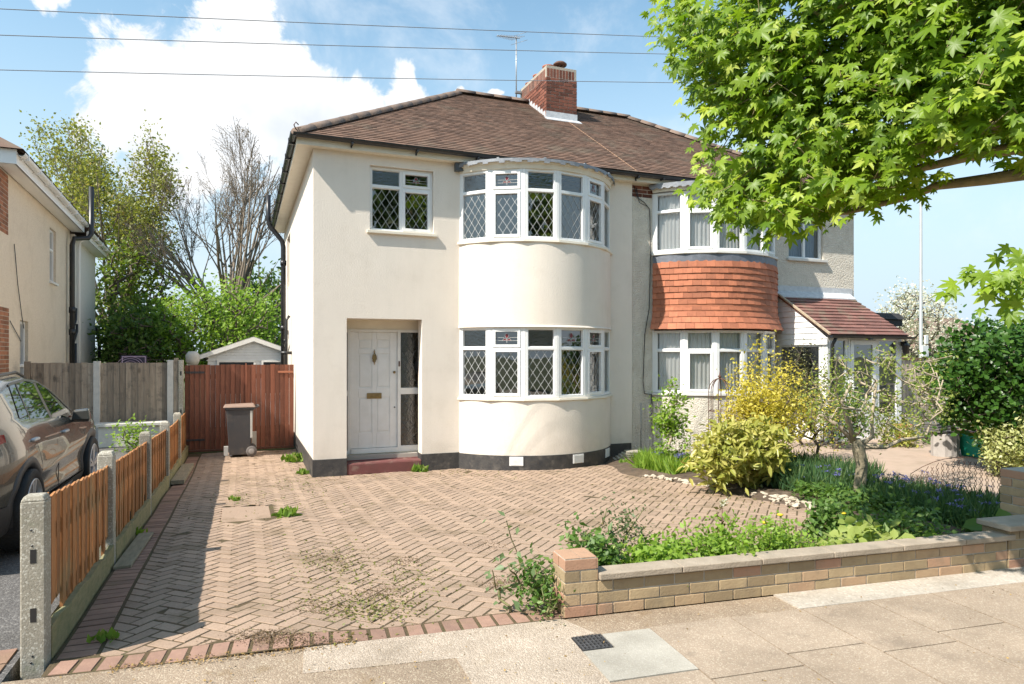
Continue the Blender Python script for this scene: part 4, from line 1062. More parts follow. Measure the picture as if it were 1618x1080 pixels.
curtain('net_curtain', 'white net curtain in the downstairs bay of the pebbledashed house', path, 1.0, 2.16, M_net)
curtain('net_curtain', 'white net curtain in the upstairs bay above the orange hung tiles', path, 3.68, 4.8, M_net)
curtain('blue_curtain', 'pale blue curtain in the small upstairs window above the porch', [(10.74, YG+.2), (11.62, YG+.2)], 3.75, 4.78, pm('blue_fabric', (.33,.42,.52), (.27,.36,.46), 8, .9))
# porch
PY = 9.9; PX0, PX1 = 10.36, 12.42; PZ = 2.10; PT = 3.06
g = MB()
pa = math.atan2(PT-PZ-.06, YG-PY+.12); 
tiles(g, PX0, PX0, PX1, PX1, PY-.12, PZ-.02, math.hypot(PT-PZ-.06, YG-PY+.12), math.sin(pa), math.cos(pa), gauge=.132, tw=.33, thick=.022)
g.cur = 0; g.obox((PX0, PY-.12, PZ-.05), (PX1-PX0,0,0), (0, YG-PY+.12, PT-PZ-.06), (0,0,.028), .5)
pr = part(g, 'porch_roof', M_ptile, hb)
g = MB(); g.obox((PX0-.02, YG-.18, PT-.16), (PX1-PX0+.04,0,0), (0,.17,.13), (0,0,.02)); g.box(PX0-.1, YG-.012, PT-.05, PX1+.1, YG-.003, PT+.10); sub(g, 'lead_flashing', pm('bright_lead', (.62,.63,.64)), hb, pr)
g = MB(); n_ = 14
for i in range(n_):
    q0, q1 = i/n_, (i+1)/n_; g.obox((PX0-.03, PY-.13+(YG-PY+.1)*q0, PZ-.02+(PT-PZ-.05)*q0), (.05,0,0), (0,(YG-PY+.1)/n_-.004,(PT-PZ-.05)/n_), (0,0,.035), random.random())
sub(g, 'verge_mortar', pm('verge_mortar', (.50,.40,.28), (.36,.28,.2), 14, .9), hb, pr)
g = MB(); gutter(g, (PX0-.02, PY-.17, PZ-.03), (PX1+.08, PY-.17, PZ-.04), .05); g.tube([(PX0+.12, PY-.15, PZ-.08), (PX0+.12, PY-.07, PZ-.2), (PX0+.12, PY-.07, -.1)], .032, 8); g.box(11.3, PY-.2, PZ-.1, 11.38, PY-.1, PZ-.05); sub(g, 'porch_gutter', M_black, hb, pr)
g = MB(); k = 10   # shiplap cheek
for i in range(k):
    z0_ = 1.90 + i*.115; 
    fy = lambda z: PY - .02 + max(0, (z-2.02))*(YG-PY)/(PT-PZ)
    if fy(z0_+.06) > YG-.06: break
    g.hexa([(PX0+.02,fy(z0_),z0_),(PX0+.05,fy(z0_),z0_),(PX0+.05,YG-.002,z0_),(PX0+.02,YG-.002,z0_),(PX0+.034,fy(z0_+.113),z0_+.113),(PX0+.05,fy(z0_+.113),z0_+.113),(PX0+.05,YG-.002,z0_+.113),(PX0+.034,YG-.002,z0_+.113)])
part(g, 'shiplap_cheek', M_white, hb)
def fbox(mb, x0, z0, x1, z1, y, f=.065, d=.06):
    mb.box(x0, y, z0, x0+f, y+d, z1); mb.box(x1-f, y, z0, x1, y+d, z1); mb.box(x0+f, y, z0, x1-f, y+d, z0+f); mb.box(x0+f, y, z1-f, x1-f, y+d, z1)
g = MB(); zb_ = -.05; zp = PZ-.06
xs = [PX0+.06, 10.95, 11.72, PX1-.10]
fbox(g, xs[0], .45, xs[1]-.001, zp, PY+.001); fbox(g, xs[2]+.001, .45, xs[3], zp, PY+.001)
g.box(xs[0]+.05, PY+.012, 1.62, xs[1]-.051, PY+.05, 1.67); g.box(xs[2]+.051, PY+.012, 1.62, xs[3]-.05, PY+.05, 1.67)
g.box(xs[0], PY, zb_, xs[1]-.002, PY+.1, .448); g.box(xs[2]+.002, PY, zb_, xs[3], PY+.1, .448)
g.box(PX0+.06, PY+.07, zb_, PX0+.12, PY+.14, zp); g.box(PX0+.06, PY+.15, zb_, PX0+.12, YG-.01, .45)
for y0_, y1_ in ((PY+.15, PY+.21), (YG-.08, YG-.02)): g.box(PX0+.06, y0_, .451, PX0+.12, y1_, 1.95)
g.box(PX0+.061, PY+.211, 1.86, PX0+.119, YG-.081, 1.92); g.box(PX0+.061, PY+.211, .451, PX0+.119, YG-.081, .52)
g.box(PX1-.10, PY+.0, zb_, PX1-.02, YG-.01, zp); pf = part(g, 'porch_frame', M_white, hb, .004)
for a, b in ((xs[0]+.05, xs[1]-.05), (xs[2]+.05, xs[3]-.05)): g = MB(); g.add([(a,PY+.03,.5),(b,PY+.03,.5),(b,PY+.03,zp-.05),(a,PY+.03,zp-.05)], [(0,1,2,3)]); sub(g, 'pane', G_clear, hb, pf)
g = MB(); g.add([(PX0+.09,PY+.21,.5),(PX0+.09,YG-.08,.5),(PX0+.09,YG-.08,1.87),(PX0+.09,PY+.21,1.87)], [(3,2,1,0)]); sub(g, 'pane', G_clear, hb, pf)
g = MB(); fbox(g, xs[1]+.004, zb_, xs[2]-.004, zp-.001, PY-.01, .04); fbox(g, xs[1]+.05, zb_+.045, xs[2]-.05, zp-.05, PY-.02, .09, .05); g.box(xs[1]+.14, PY-.018, .75, xs[2]-.14, PY+.03, .83); g.box(xs[1]+.14, PY-.0, .04, xs[2]-.14, PY+.02, .75)
dr = part(g, 'porch_door', M_white, hb, .004)
g = MB(); g.add([(xs[1]+.13,PY+.0,.8),(xs[2]-.13,PY+.0,.8),(xs[2]-.13,PY+.0,zp-.13),(xs[1]+.13,PY+.0,zp-.13)], [(0,1,2,3)]); sub(g, 'pane', G_clear, hb, dr)
g = MB(); g.box(xs[1]+.085, PY-.05, .98, xs[1]+.105, PY-.02, 1.2); g.box(xs[1]+.085, PY-.06, 1.07, xs[1]+.2, PY-.045, 1.09); sub(g, 'handle', M_white, hb, dr)
g = MB(); g.box(PX0+.05, PY-.25, -.2, PX1, PY-.0, .02); part(g, 'porch_step', M_conc2, hb, .01)
g = MB(); lx, ly, lz = PX1-.03, PY-.10, 1.92
g.box(lx-.02, ly+.02, lz-.03, lx+.02, PY, lz+.05); g.lathe((lx, ly, lz-.20), [(.04,0),(.06,.02),(.07,.15),(.09,.16),(.03,.23),(.01,.26)], 6); part(g, 'carriage_lamp', M_black, hb)
# flat-roofed side garage
t = thing('side_garage', 'flat roofed white rendered outbuilding with a black felt edge right of the porch', 'outbuilding', (14.2, 12.2, -.2))
g = MB(); g.box(12.60, 12.3, -.3, 15.05, 16, 2.42); part(g, 'wall', M_whitep, t, .01)
g = MB(); g.box(12.58, 12.15, 2.42, 15.25, 16, 2.58); g.hexa([(12.58,12.10,2.58),(15.3,12.10,2.58),(15.3,16,2.58),(12.58,16,2.58),(12.58,12.2,2.74),(15.2,12.2,2.74),(15.2,16,2.74),(12.58,16,2.74)]); part(g, 'felt_roof', pm('black_felt', (.05,.05,.052), (.03,.03,.032), 9, .9, .006, 40), t, .01)

# ============================================================ neighbour's house on the left
hn = thing('yellow_house', 'yellowish pebbledashed house at the left edge with brick corners and white gutter', 'house', (-3.7, 15, 0))
RN = R(2.6); ND = Vector((-math.sin(RN), math.cos(RN), 0)); NN = Vector((math.cos(RN), math.sin(RN), 0)); NO = Vector((-3.86, 15.0, 0))
def nb(s_, out, z=0): p = NO + ND*s_ + NN*out; p.z = z; return p
def nbox(mb, s0, s1, o0, o1, z0, z1, var=None): mb.obox(nb(s0, o0, z0), ND*(s1-s0), NN*(o1-o0), (0,0,z1-z0), var)
g = MB(); holes_wall(g, nb(5.3, 0), -ND, 6.5, -.2, 4.95, [(1.75, 2.45, 3.35, 4.55), (4.45, 5.1, .1, 2.35)], NN, .25)
nbox(g, -1.2, 5.3, -7, -6.8, -.2, 4.95); nbox(g, -1.2, -1.0, -6.8, -.251, -.2, 4.95); nbox(g, 5.1, 5.3, -6.8, -.251, -.2, 4.95); nbox(g, -.9, 5.0, -2.6, -2.5, -.2, 4.95); part(g, 'wall', M_dash2, hn)
g = MB(); nbox(g, 5.32, 8.9, -6.0, .10, -.2, 4.8); part(g, 'rear_wall', pm('white_pebbledash', (.72,.68,.63), (.66,.62,.57), 12, .9, .006, 50, voro=True), hn)
g = MB(); L_ = .55
bricks(g, nb(-1.2, .004), ND, L_, 3.80, 14, NN, joint=.012); bricks(g, nb(-1.2, .004), ND, L_+.05, -.1, 35, NN, joint=.012); g.cur = 1
nbox(g, -1.2, -1.2+L_, -.01, .003, 3.8, 4.9); nbox(g, -1.2, -1.2+L_+.05, -.01, .003, -.1, 2.52)
part(g, 'brick_corner', [pm('orange_brick', (.36,.15,.075), (.24,.10,.055), 14, .9, .004, 60, var=.35), M_mortar], hn)
def nwindow(s0, s1, z0, z1, zt):
    window(hn, nb(s1, -.08), -ND, NN, z0, z1, [(s1-s0, 0, 0)], 'none', zt=zt, depth=.06)
nwindow(2.86, 3.54, 3.36, 4.54, .62); nwindow(.21, .84, .11, 2.34, .62)
g = MB(); nbox(g, 2.8, 3.6, -.02, .05, 3.30, 3.35); part(g, 'window_sill', M_white, hn, .004)
g = MB(); nbox(g, -1.5, 5.36, .03, .30, 4.86, 4.89); nbox(g, -1.5, 5.36, .28, .31, 4.86, 5.06); nbox(g, 5.37, 9.1, .1, .36, 4.70, 4.73); nbox(g, 5.37, 9.1, .35, .38, 4.70, 4.88)
nbox(g, 9.08, 9.1, -3, .36, 4.7, 4.88); nbox(g, -1.52, -1.48, -6.8, .31, 4.86, 5.10); part(g, 'soffit', M_white, hn)
g = MB(); gutter(g, nb(5.36, .37, 5.06), nb(-1.5, .37, 5.06), .06); gutter(g, nb(9.1, .44, 4.88), nb(5.37, .44, 4.88), .06)
s_ = -1.3
while s_ < 9: nbox(g, s_, s_+.05, .30 if s_ < 5.3 else .37, .44 if s_ < 5.3 else .51, 4.98 if s_ < 5.3 else 4.80, 5.08 if s_ < 5.3 else 4.90); s_ += .95
g.tube([nb(5.6, .40, 4.82), nb(5.6, .18, 4.65), nb(5.6, .16, 4.5), nb(5.6, .16, 0)], .034, 8); part(g, 'gutter', M_white, hn)
g = MB(); p = [nb(-1.6,.42,5.10), nb(5.4,.42,5.10), nb(9.2,.48,4.92), nb(9.2,-6.6,4.92), nb(6,-3.2,7.0), nb(1.6,-3.2,7.4), nb(-1.6,-7.2,5.1)]
g.add(p, [(0,1,4,5), (1,2,3,4), (5,4,3,6), (0,5,6)]); g.add([q - Vector((0,0,.05)) for q in p], [(5,4,1,0), (4,3,2,1)]); halfround(g, nb(1.6,-3.2,7.42), nb(6,-3.2,7.22)); part(g, 'roof', M_tile, hn)
g = MB(); g.tube([nb(4.85,.12,-.1), nb(4.85,.12,4.45), nb(4.88,.16,4.62), nb(5.05,.44,4.68), nb(5.1,.50,4.8), nb(5.1,.50,6.0)], .06, 12)
for z in (2.2, 2.75): g.tube([nb(4.85,.12,z), nb(4.85,.12,z+.15)], .075, 12)
g.tube([nb(4.85,.12,1.9), nb(5.4,.14,2.3), nb(5.4,.14,2.5)], .03, 8); g.tube([nb(5.25,.13,-.1), nb(5.25,.13,2.0)], .032, 8); g.tube([nb(4.85,.12,2.3), nb(5.3,.13,2.6), nb(5.35,.13,2.9)], .03, 8)
part(g, 'soil_pipe', M_black, hn)
g = MB(); g.tube([nb(-.3,.02,3.7), nb(-.05,.02,3.0), nb(.3,.02,2.35), nb(.35,.03,2.2)], .007, 5); g.tube([nb(-.6,.02,2.3), nb(.2,.02,1.95)], .007, 5); part(g, 'cable', M_black, hn)
g = MB(); nbox(g, 8.0, 8.15, .0, .0, 0, 0) if False else None
g.tube([nb(8.95,.2,-.1), nb(8.95,.2,2.3), nb(8.95,-.1,2.4)], .05, 8); nbox(g, 8.92, 9.6, -1.5, .15, 2.35, 2.6); part(g, 'waste_pipe', M_black, hn)
# ============================================================ small objects
# wheelie bin
t = thing('wheelie_bin', 'dark grey wheeled rubbish bin with a dusty brownish lid in front of the red-brown gate', 'bin', (-.05, 14.25, -.26))
g = MB(); z0 = -.255
g.hexa([(-.24,14.08,z0+.03),(.13,14.08,z0+.03),(.13,14.48,z0+.03),(-.24,14.48,z0+.03),(-.295,14.03,z0+.93),(.20,14.03,z0+.93),(.20,14.54,z0+.93),(-.295,14.54,z0+.93)])
g.box(-.315,14.01,z0+.90,.225,14.56,z0+.945); g.box(-.05,14.015,z0+.5,.10,14.05,z0+.9) if False else None
g.box(-.23,14.07,z0,-.18,14.49,z0+.04); g.box(.13,14.1,z0+.12,.20,14.46,z0+.2)
M_bin = pm('grey_bin_plastic', (.045,.045,.05), (.06,.055,.055), 5, .5, .002, 40, dirt=((.16,.13,.10), 2.6, .5))
part(g, 'body', M_bin, t, .015)
g = MB(); g.hexa([(-.35,13.99,z0+.945),(.24,13.99,z0+.945),(.24,14.58,z0+.945),(-.35,14.58,z0+.945),(-.32,14.02,z0+.985),(.20,14.02,z0+1.0),(.20,14.55,z0+1.0),(-.32,14.55,z0+.985)])
part(g, 'lid', pm('dusty_lid', (.30,.20,.15), (.22,.15,.12), 6, .7, .002, 40), t, .015)
g = MB(); g.tube([(.26,14.08,z0+.95),(.29,14.08,z0+.96),(.29,14.5,z0+.96),(.26,14.5,z0+.95)], .016, 8); g.box(.2,14.07,z0+.93,.27,14.1,z0+.965); g.box(.2,14.48,z0+.93,.27,14.51,z0+.965); part(g, 'handle', M_bin, t)
for y in (14.03, 14.50):
    g = MB(); g.lathe((.16, y, z0+.10), [(.05,.028),(.092,.028),(.10,.018),(.10,-.018),(.092,-.028),(.05,-.028)], 22, 'y'); w_ = part(g, 'wheel', pm('grey_rubber', (.16,.14,.13), (.10,.09,.085), 12, .8), t)
    h = MB(); h.lathe((.16, y, z0+.10), [(.055,.034),(.05,.036),(.015,.036)], 14, 'y'); sub(h, 'hub', pm('hub_plastic', (.32,.29,.27)), t, w_)
g = MB(); g.box(.135,14.025,z0+.36,.175,14.032,z0+.88); part(g, 'side_strip', pm('pale_plastic', (.5,.48,.44)), t)
g = MB(); g.box(-.34,14.30,z0,-.26,14.36,z0+.18); g.box(.17,14.6,z0,.26,14.64,z0+.42); o = tag(g.build('timber_offcut', M_conc2), 'pale offcut board standing behind the wheeled bin', 'board')

# purple board behind the fence
a = at(191, 561, 16.2); b = at(232, 561, 16.2); bw = b.x-a.x
t = thing('sign_board', 'dark purple sign board with a pink border and swirl showing above the tall grey fence', 'sign', (a.x, 16.2, -.2))
g = MB(); g.box(a.x, 16.2, a.z-.42, b.x, 16.23, a.z); g.box(a.x+.05, 16.23, -.3, a.x+.12, 16.29, a.z-.02); g.box(b.x-.12, 16.23, -.3, b.x-.05, 16.29, a.z-.02); part(g, 'board', pm('purple_print', (.05,.035,.06), (.045,.03,.055), 4, .5), t)
g = MB(); e = .015
for q in ((a.x+.02, a.z-.035, b.x-.02, a.z-.02), (a.x+.02, a.z-.40, a.x+.035, a.z-.035), (b.x-.035, a.z-.40, b.x-.02, a.z-.035)): g.box(q[0], 16.195, q[1], q[2], 16.199, q[3])
part(g, 'border', pm('pink_print', (.62,.46,.58)), t)
g = MB(); cx_ = a.x+.36*bw; cz_ = a.z-.24
for r_ in (.06, .11, .16, .20):
    pts = [(cx_+r_*1.25*math.cos(R(q_)), 16.196, cz_+r_*math.sin(R(q_))+.01) for q_ in range(20, 215, 12)]; g.tube(pts, .005, 4)
part(g, 'swirl', pm('pink_print', (.62,.46,.58)), t)

# garage at the end of the side passage
GX, GY = .28, 20.0
t = thing('clapboard_garage', 'small white boarded garage with a shallow gable seen above the red-brown gate', 'garage', (GX, GY, -.3))
g = MB(); g.box(GX-1.15, GY, -.3, GX+1.15, GY+4, 1.68); g.prism([(0,0)]*3, 0, 0) if False else None
for i in range(8):
    z_ = 1.55 + i*.075; hw = 1.2*(1-max(0,(z_-1.66))/.50)
    if hw < .1: break
    g.hexa([(GX-hw,GY-.03,z_),(GX+hw,GY-.03,z_),(GX+hw,GY+.02,z_),(GX-hw,GY+.02,z_),(GX-hw+.1,GY-.012,z_+.073),(GX+hw-.1,GY-.012,z_+.073),(GX+hw-.1,GY+.02,z_+.073),(GX-hw+.1,GY+.02,z_+.073)])
part(g, 'wall', pm('weathered_white', (.74,.75,.75), (.66,.67,.68), 6, .6, .002, 50), t)
g = MB()
for sg in (-1, 1):
    g.hexa([(GX,GY-.14,2.16),(GX+sg*1.36,GY-.14,1.66),(GX+sg*1.36,GY+4,1.66),(GX,GY+4,2.16),(GX,GY-.14,2.21),(GX+sg*1.36,GY-.14,1.71),(GX+sg*1.36,GY+4,1.71),(GX,GY+4,2.21)])
part(g, 'roof', pm('garage_roof', (.40,.38,.36), (.30,.29,.27), 6, .9), t)
g = MB()
for sg in (-1, 1):
    g.hexa([(GX,GY-.17,2.08),(GX+sg*1.36,GY-.17,1.58),(GX+sg*1.36,GY-.145,1.58),(GX,GY-.145,2.08),(GX,GY-.17,2.19),(GX+sg*1.36,GY-.17,1.69),(GX+sg*1.36,GY-.145,1.69),(GX,GY-.145,2.19)])
part(g, 'bargeboard', M_whitep, t)
for x0, x1 in ((GX-.92, GX+.05), (GX+.2, GX+1.05)):
    g = MB(); fbox(g, x0, .6, x1, 1.56, GY-.05, .05, .05); w_ = part(g, 'window', M_whitep, t)
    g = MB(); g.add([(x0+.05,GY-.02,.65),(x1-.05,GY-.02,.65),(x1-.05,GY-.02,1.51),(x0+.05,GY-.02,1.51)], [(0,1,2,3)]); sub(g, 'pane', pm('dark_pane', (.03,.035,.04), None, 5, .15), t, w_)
g = MB(); g.lathe((GX-1.5, 19.7, 1.45), [(.12,0),(.17,.1),(.17,.25),(.1,.35)], 10); tag(g.build('water_butt', M_conc2), 'pale rounded container top just left of the white boarded garage', 'container')
g = MB(); g.box(GX-1.62, 19.58, -.3, GX-1.38, 19.82, 1.45); tag(g.build('brick_stand', M_conc), 'grey stand under the pale container beside the boarded garage', 'stand')

# overhead wires
for i, (p, q, lab) in enumerate((((60,14),(1045,55),'topmost of the three thin wires crossing the sky'), ((0,53),(1050,82),'middle one of the three thin wires crossing the sky'), ((0,108),(1095,128),'lowest of the three wires, passing in front of the chimney'))):
    Yw = 8.8; k = (q[1]-p[1])/(q[0]-p[0]); pts = []
    for j in range(25):
        px = -250 + j*85; py = p[1] + k*(px-p[0]) + 8*(1-((px-600)/850)**2)*.5
        pts.append(at(px, py, Yw + .2*i))
    g = MB(); g.tube(pts, .005, 5); tag(g.build('overhead_wire', pm('wire_grey', (.20,.22,.25), (.24,.26,.29), 2, .6)), lab, 'wire', 'wires crossing the sky')

# lamp post and things on the right
p = at(1455, 560, 15.0)
t = thing('lamp_post', 'tall pale grey lamp post rising behind the pale gate on the right', 'lamp post', (p.x, 15, -.2))
g = MB(); g.tube([(p.x,15,-.3),(p.x,15,1.3),(p.x,15,1.35),(p.x,15,7.6)], [.085,.085,.052,.04], 12); g.tube([(p.x,15,7.5),(p.x-.1,15,7.75),(p.x-.7,15,7.9)], .03, 8); part(g, 'column', pm('galvanised_paint', (.34,.36,.36), (.29,.31,.31), 4, .5), t)
g = MB(); g.hexa([(p.x-1.2,14.88,7.86),(p.x-.6,14.88,7.86),(p.x-.6,15.12,7.86),(p.x-1.2,15.12,7.86),(p.x-1.1,14.92,7.97),(p.x-.62,14.92,7.97),(p.x-.62,15.08,7.97),(p.x-1.1,15.08,7.97)]); part(g, 'lantern', M_metal, t, .01)
g = MB(); g.box(p.x-.10, 14.86, 1.66, p.x+.16, 14.90, 2.0); g.box(p.x+.02, 14.86, 2.05, p.x+.15, 14.9, 2.32); part(g, 'notice_plate', M_white, t, .005)
t = thing('boarded_gate', 'pale weathered vertical board gate closing the gap right of the side garage', 'gate', (14.5, 10.75, -.26))
g = MB(); boards(g, 13.35, 16.2, 10.75, -.25, 1.60, .12); g.box(13.35, 10.76, 1.45, 16.2, 10.8, 1.52, .3); part(g, 'boards', M_pboard, t)
g = MB(); g.box(13.3, 10.71, 1.60, 14.1, 10.82, 1.64); part(g, 'capping', pm('brown_cap', (.18,.11,.08)), t)
g = MB(); g.box(14.05, 10.70, 1.32, 14.75, 10.73, 1.36); g.tube([(13.75,10.68,.75),(13.75,10.68,.85)], .035, 8); part(g, 'latch', M_metal, t)
def box_thing(): pass
t = thing('recycling_box', 'green plastic recycling box with a brown lid on the path under the variegated bush', 'box', (11.25, 7.5, -.1))
g = MB(); zb = .03
g.hexa([(11.08,7.3,zb),(11.46,7.3,zb),(11.46,7.75,zb),(11.08,7.75,zb),(11.02,7.24,zb+.38),(11.54,7.24,zb+.38),(11.54,7.8,zb+.38),(11.02,7.8,zb+.38)]); g.box(11.00,7.22,zb+.33,11.56,7.82,zb+.37); part(g, 'body', pm('green_plastic', (.02,.33,.22), (.015,.27,.18), 4, .5), t, .012)
g = MB(); g.obox((10.92,7.18,zb+.40), (.68,0,-.03), (0,.66,0), (0,0,.03)); part(g, 'lid', pm('brown_board', (.30,.16,.11), (.22,.12,.09), 8, .8), t, .005)
t = thing('fluted_planter', 'small grey fluted planter standing left of the green recycling box', 'planter', (10.92, 8.0, 0))
g = MB(); prof = []
for k in range(28):
    a_ = 2*math.pi*k/28; r_ = .19 + .008*(k % 2); prof.append((10.84+r_*1.15*math.cos(a_), 7.85+r_*math.sin(a_)))
g.prism(prof, .02, .40); part(g, 'pot', pm('grey_planter', (.42,.39,.36), (.34,.31,.29), 7, .8), t, .006)
g = MB(); 
for k in range(4): g.obox((10.58+.03*k, 7.75+.04*k, .42+.035*k), (.55,.05*k,0), (0,.35,0), (0,0,.03))
part(g, 'slate_stack', pm('slate', (.10,.095,.09), (.14,.13,.12), 9, .8), t, .005)
t = thing('grey_tub', 'dark grey square tub beside the white porch step', 'tub', (12.75, 9.8, -.1)); g = MB(); g.hexa([(12.6,9.6,-.2),(13.0,9.6,-.2),(13.0,10.0,-.2),(12.6,10.0,-.2),(12.55,9.55,.42),(13.05,9.55,.42),(13.05,10.05,.42),(12.55,10.05,.42)]); part(g, 'tub_body', pm('grey_tub_plastic', (.14,.16,.16), (.11,.13,.13), 5, .6), t, .01)
g = MB(); g.prism([(12.60,9.60),(13.0,9.60),(13.0,10.0),(12.60,10.0)], .40, .425); part(g, 'compost', M_soil, t)
g = MB(); g.lathe((11.95, 9.5, .02), [(.10,0),(.12,.02),(.16,.28),(.175,.29),(.175,.33),(.15,.33),(.14,.27)], 18); tag(g.build('flower_pot', M_pot), 'round terracotta pot standing on the step by the porch door', 'pot')

# garden obelisk
t = thing('garden_obelisk', 'rusty arched iron plant support in front of the tile hung bay', 'plant support', (7.1, 8.9, -.2))
g = MB(); ox, oy = 7.1, 8.9; top = 1.40
for a_ in range(0, 180, 45):
    c_, s_ = math.cos(R(a_)), math.sin(R(a_)); r_ = .17
    pts = [(ox+c_*r_, oy+s_*r_, -.2), (ox+c_*r_, oy+s_*r_, 1.12)] + [(ox+c_*r_*math.cos(R(q_)), oy+s_*r_*math.cos(R(q_)), 1.12+.2*math.sin(R(q_))) for q_ in range(15, 180, 15)] + [(ox-c_*r_, oy-s_*r_, 1.12), (ox-c_*r_, oy-s_*r_, -.2)]
    g.tube(pts, .007, 5)
for z_ in (.4, .8): g.tube([(ox+.17*math.cos(R(q_)), oy+.17*math.sin(R(q_)), z_) for q_ in range(0, 361, 30)], .006, 5)
g.tube([(ox,oy,1.3),(ox,oy,1.44)], [.02,.004], 6); g.lathe((ox,oy,1.33), [(.01,0),(.03,.02),(.01,.05)], 8); part(g, 'frame', M_rust, t)

# chain link fences
def chainlink(mb, P0, P1, z0, z1, cell=.055, r=.0022, top=None):
    P0 = Vector(P0); P1 = Vector(P1); L = (P1-P0).length; u = (P1-P0)/L; n = Vector((-u.y, u.x, 0))
    k = int(L/cell); m = int((z1-z0)/cell)
    for i in range(k+1):
        for s_ in (1, -1):
            pts = []
            for j in range(m+1):
                a_ = (i + (.5 if (j % 2) == (s_ > 0) else 0))*cell
                hh = z0 + j*cell
                if a_ > L: break
                if top and hh > top(a_/L): break
                q = P0 + u*a_ + n*(.003*s_*(1 if j % 2 else -1)); q.z = hh + (P0.z + (P1.z-P0.z)*a_/L); pts.append(q)
            if len(pts) > 1: mb.tube(pts, r, 3, cap=False)
t = thing('wire_fence', 'sagging brown chain link fence with a curved top beside the bluebells', 'wire fence', (7.9, 5.6, 0))
g = MB(); sag = lambda q_: .52 - .45*(abs(q_-.45)/.55)**2.2
chainlink(g, (7.55,5.9,0), (7.72,4.2,0), -.05, .62, .06, .0036, sag); g.tube([Vector((7.55,5.9,0)).lerp(Vector((7.72,4.2,0)), q_) + Vector((0,0,sag(q_)+.02)) for q_ in np.linspace(0, 1, 14)], .004, 5); part(g, 'mesh', M_rust, t)
g = MB(); g.tube([(7.74,4.15,-.1),(7.74,4.15,.86)], [.05,.045], 8); part(g, 'post', pm('mossy_post', (.13,.115,.10), (.08,.075,.06), 14, .95, .008, 40), t)
t = thing('wire_netting', 'grey diamond wire netting leaning on the pebbledashed wall below the bay', 'wire netting', (7.0, 10.9, -.2))
g = MB(); chainlink(g, (6.95,10.98,-.2), (6.95+.62,10.35,-.2), 0, 1.0, .062, .0022); g.tube([(6.95,10.98,-.2),(6.95,10.98,.8)], .012, 6); part(g, 'mesh', pm('grey_wire', (.36,.34,.31), None, 5, .7), t)
t = thing('corner_edging', 'little heap of flat grey stones at the foot of the black plinth corner', 'stones', (6.4, 10.5, -.2))
g = MB()
for k in range(5): g.obox((6.25+.05*k, 10.75-.02*k, -.22+.035*k), (.42-.04*k,-.10,0), (.08,.22,0), (0,0,.032), random.random())
part(g, 'flat_stones', M_conc, t, .008)

# stones edging the bed
def rock(x, y, z, r):
    g = MB(); n_ = 7; seed = random.random()*9; prof = []; vs = []; fs = []
    for i in range(4):
        ph = (i+.5)/4*math.pi/1.6
        for j in range(n_):
            a_ = 2*math.pi*j/n_; rr = r*(.75+.35*math.sin(seed+j*2.3+i))*math.sin(ph+.3); vs.append((rr*math.cos(a_), rr*.75*math.sin(a_), r*.55*math.cos(ph)*(.9+.2*math.sin(seed*3+j))))
    for i in range(3):
        for j in range(n_): fs.append((i*n_+j, (i+1)*n_+j, (i+1)*n_+(j+1) % n_, i*n_+(j+1) % n_))
    fs += [tuple(range(n_)), tuple(range(3*n_, 4*n_))[::-1]]
    g.add(vs, fs); o = g.build('edging_stone', M_stone); o.location = (x, y, z+r*.12); o.rotation_euler.z = random.random()*6
    return tag(o, 'rough pale stone in the row edging the planted bed', 'stone', 'stones edging the planted bed')
M_stone = pm('pale_stone', (.55,.48,.38), (.42,.35,.27), 5, .9, .01, 30)
rp = [(5.78,9.0),(5.84,8.6),(5.9,8.1),(6.0,7.5),(6.1,6.9),(6.2,6.4),(6.05,5.95)]
for (x0, y0), (x1, y1) in zip(rp[:-1], rp[1:]):
    for k in range(6):
        q_ = (k+random.random()*.6)/6; x = x0+(x1-x0)*q_+random.uniform(-.03,.12); y = y0+(y1-y0)*q_
        rock(x, y, gz(x, y), random.uniform(.045, .09))
for k in range(22):
    x = random.uniform(6.0, 6.55); y = random.uniform(6.1, 6.7); rock(x, y, gz(x, y)+.01, random.uniform(.04, .08))

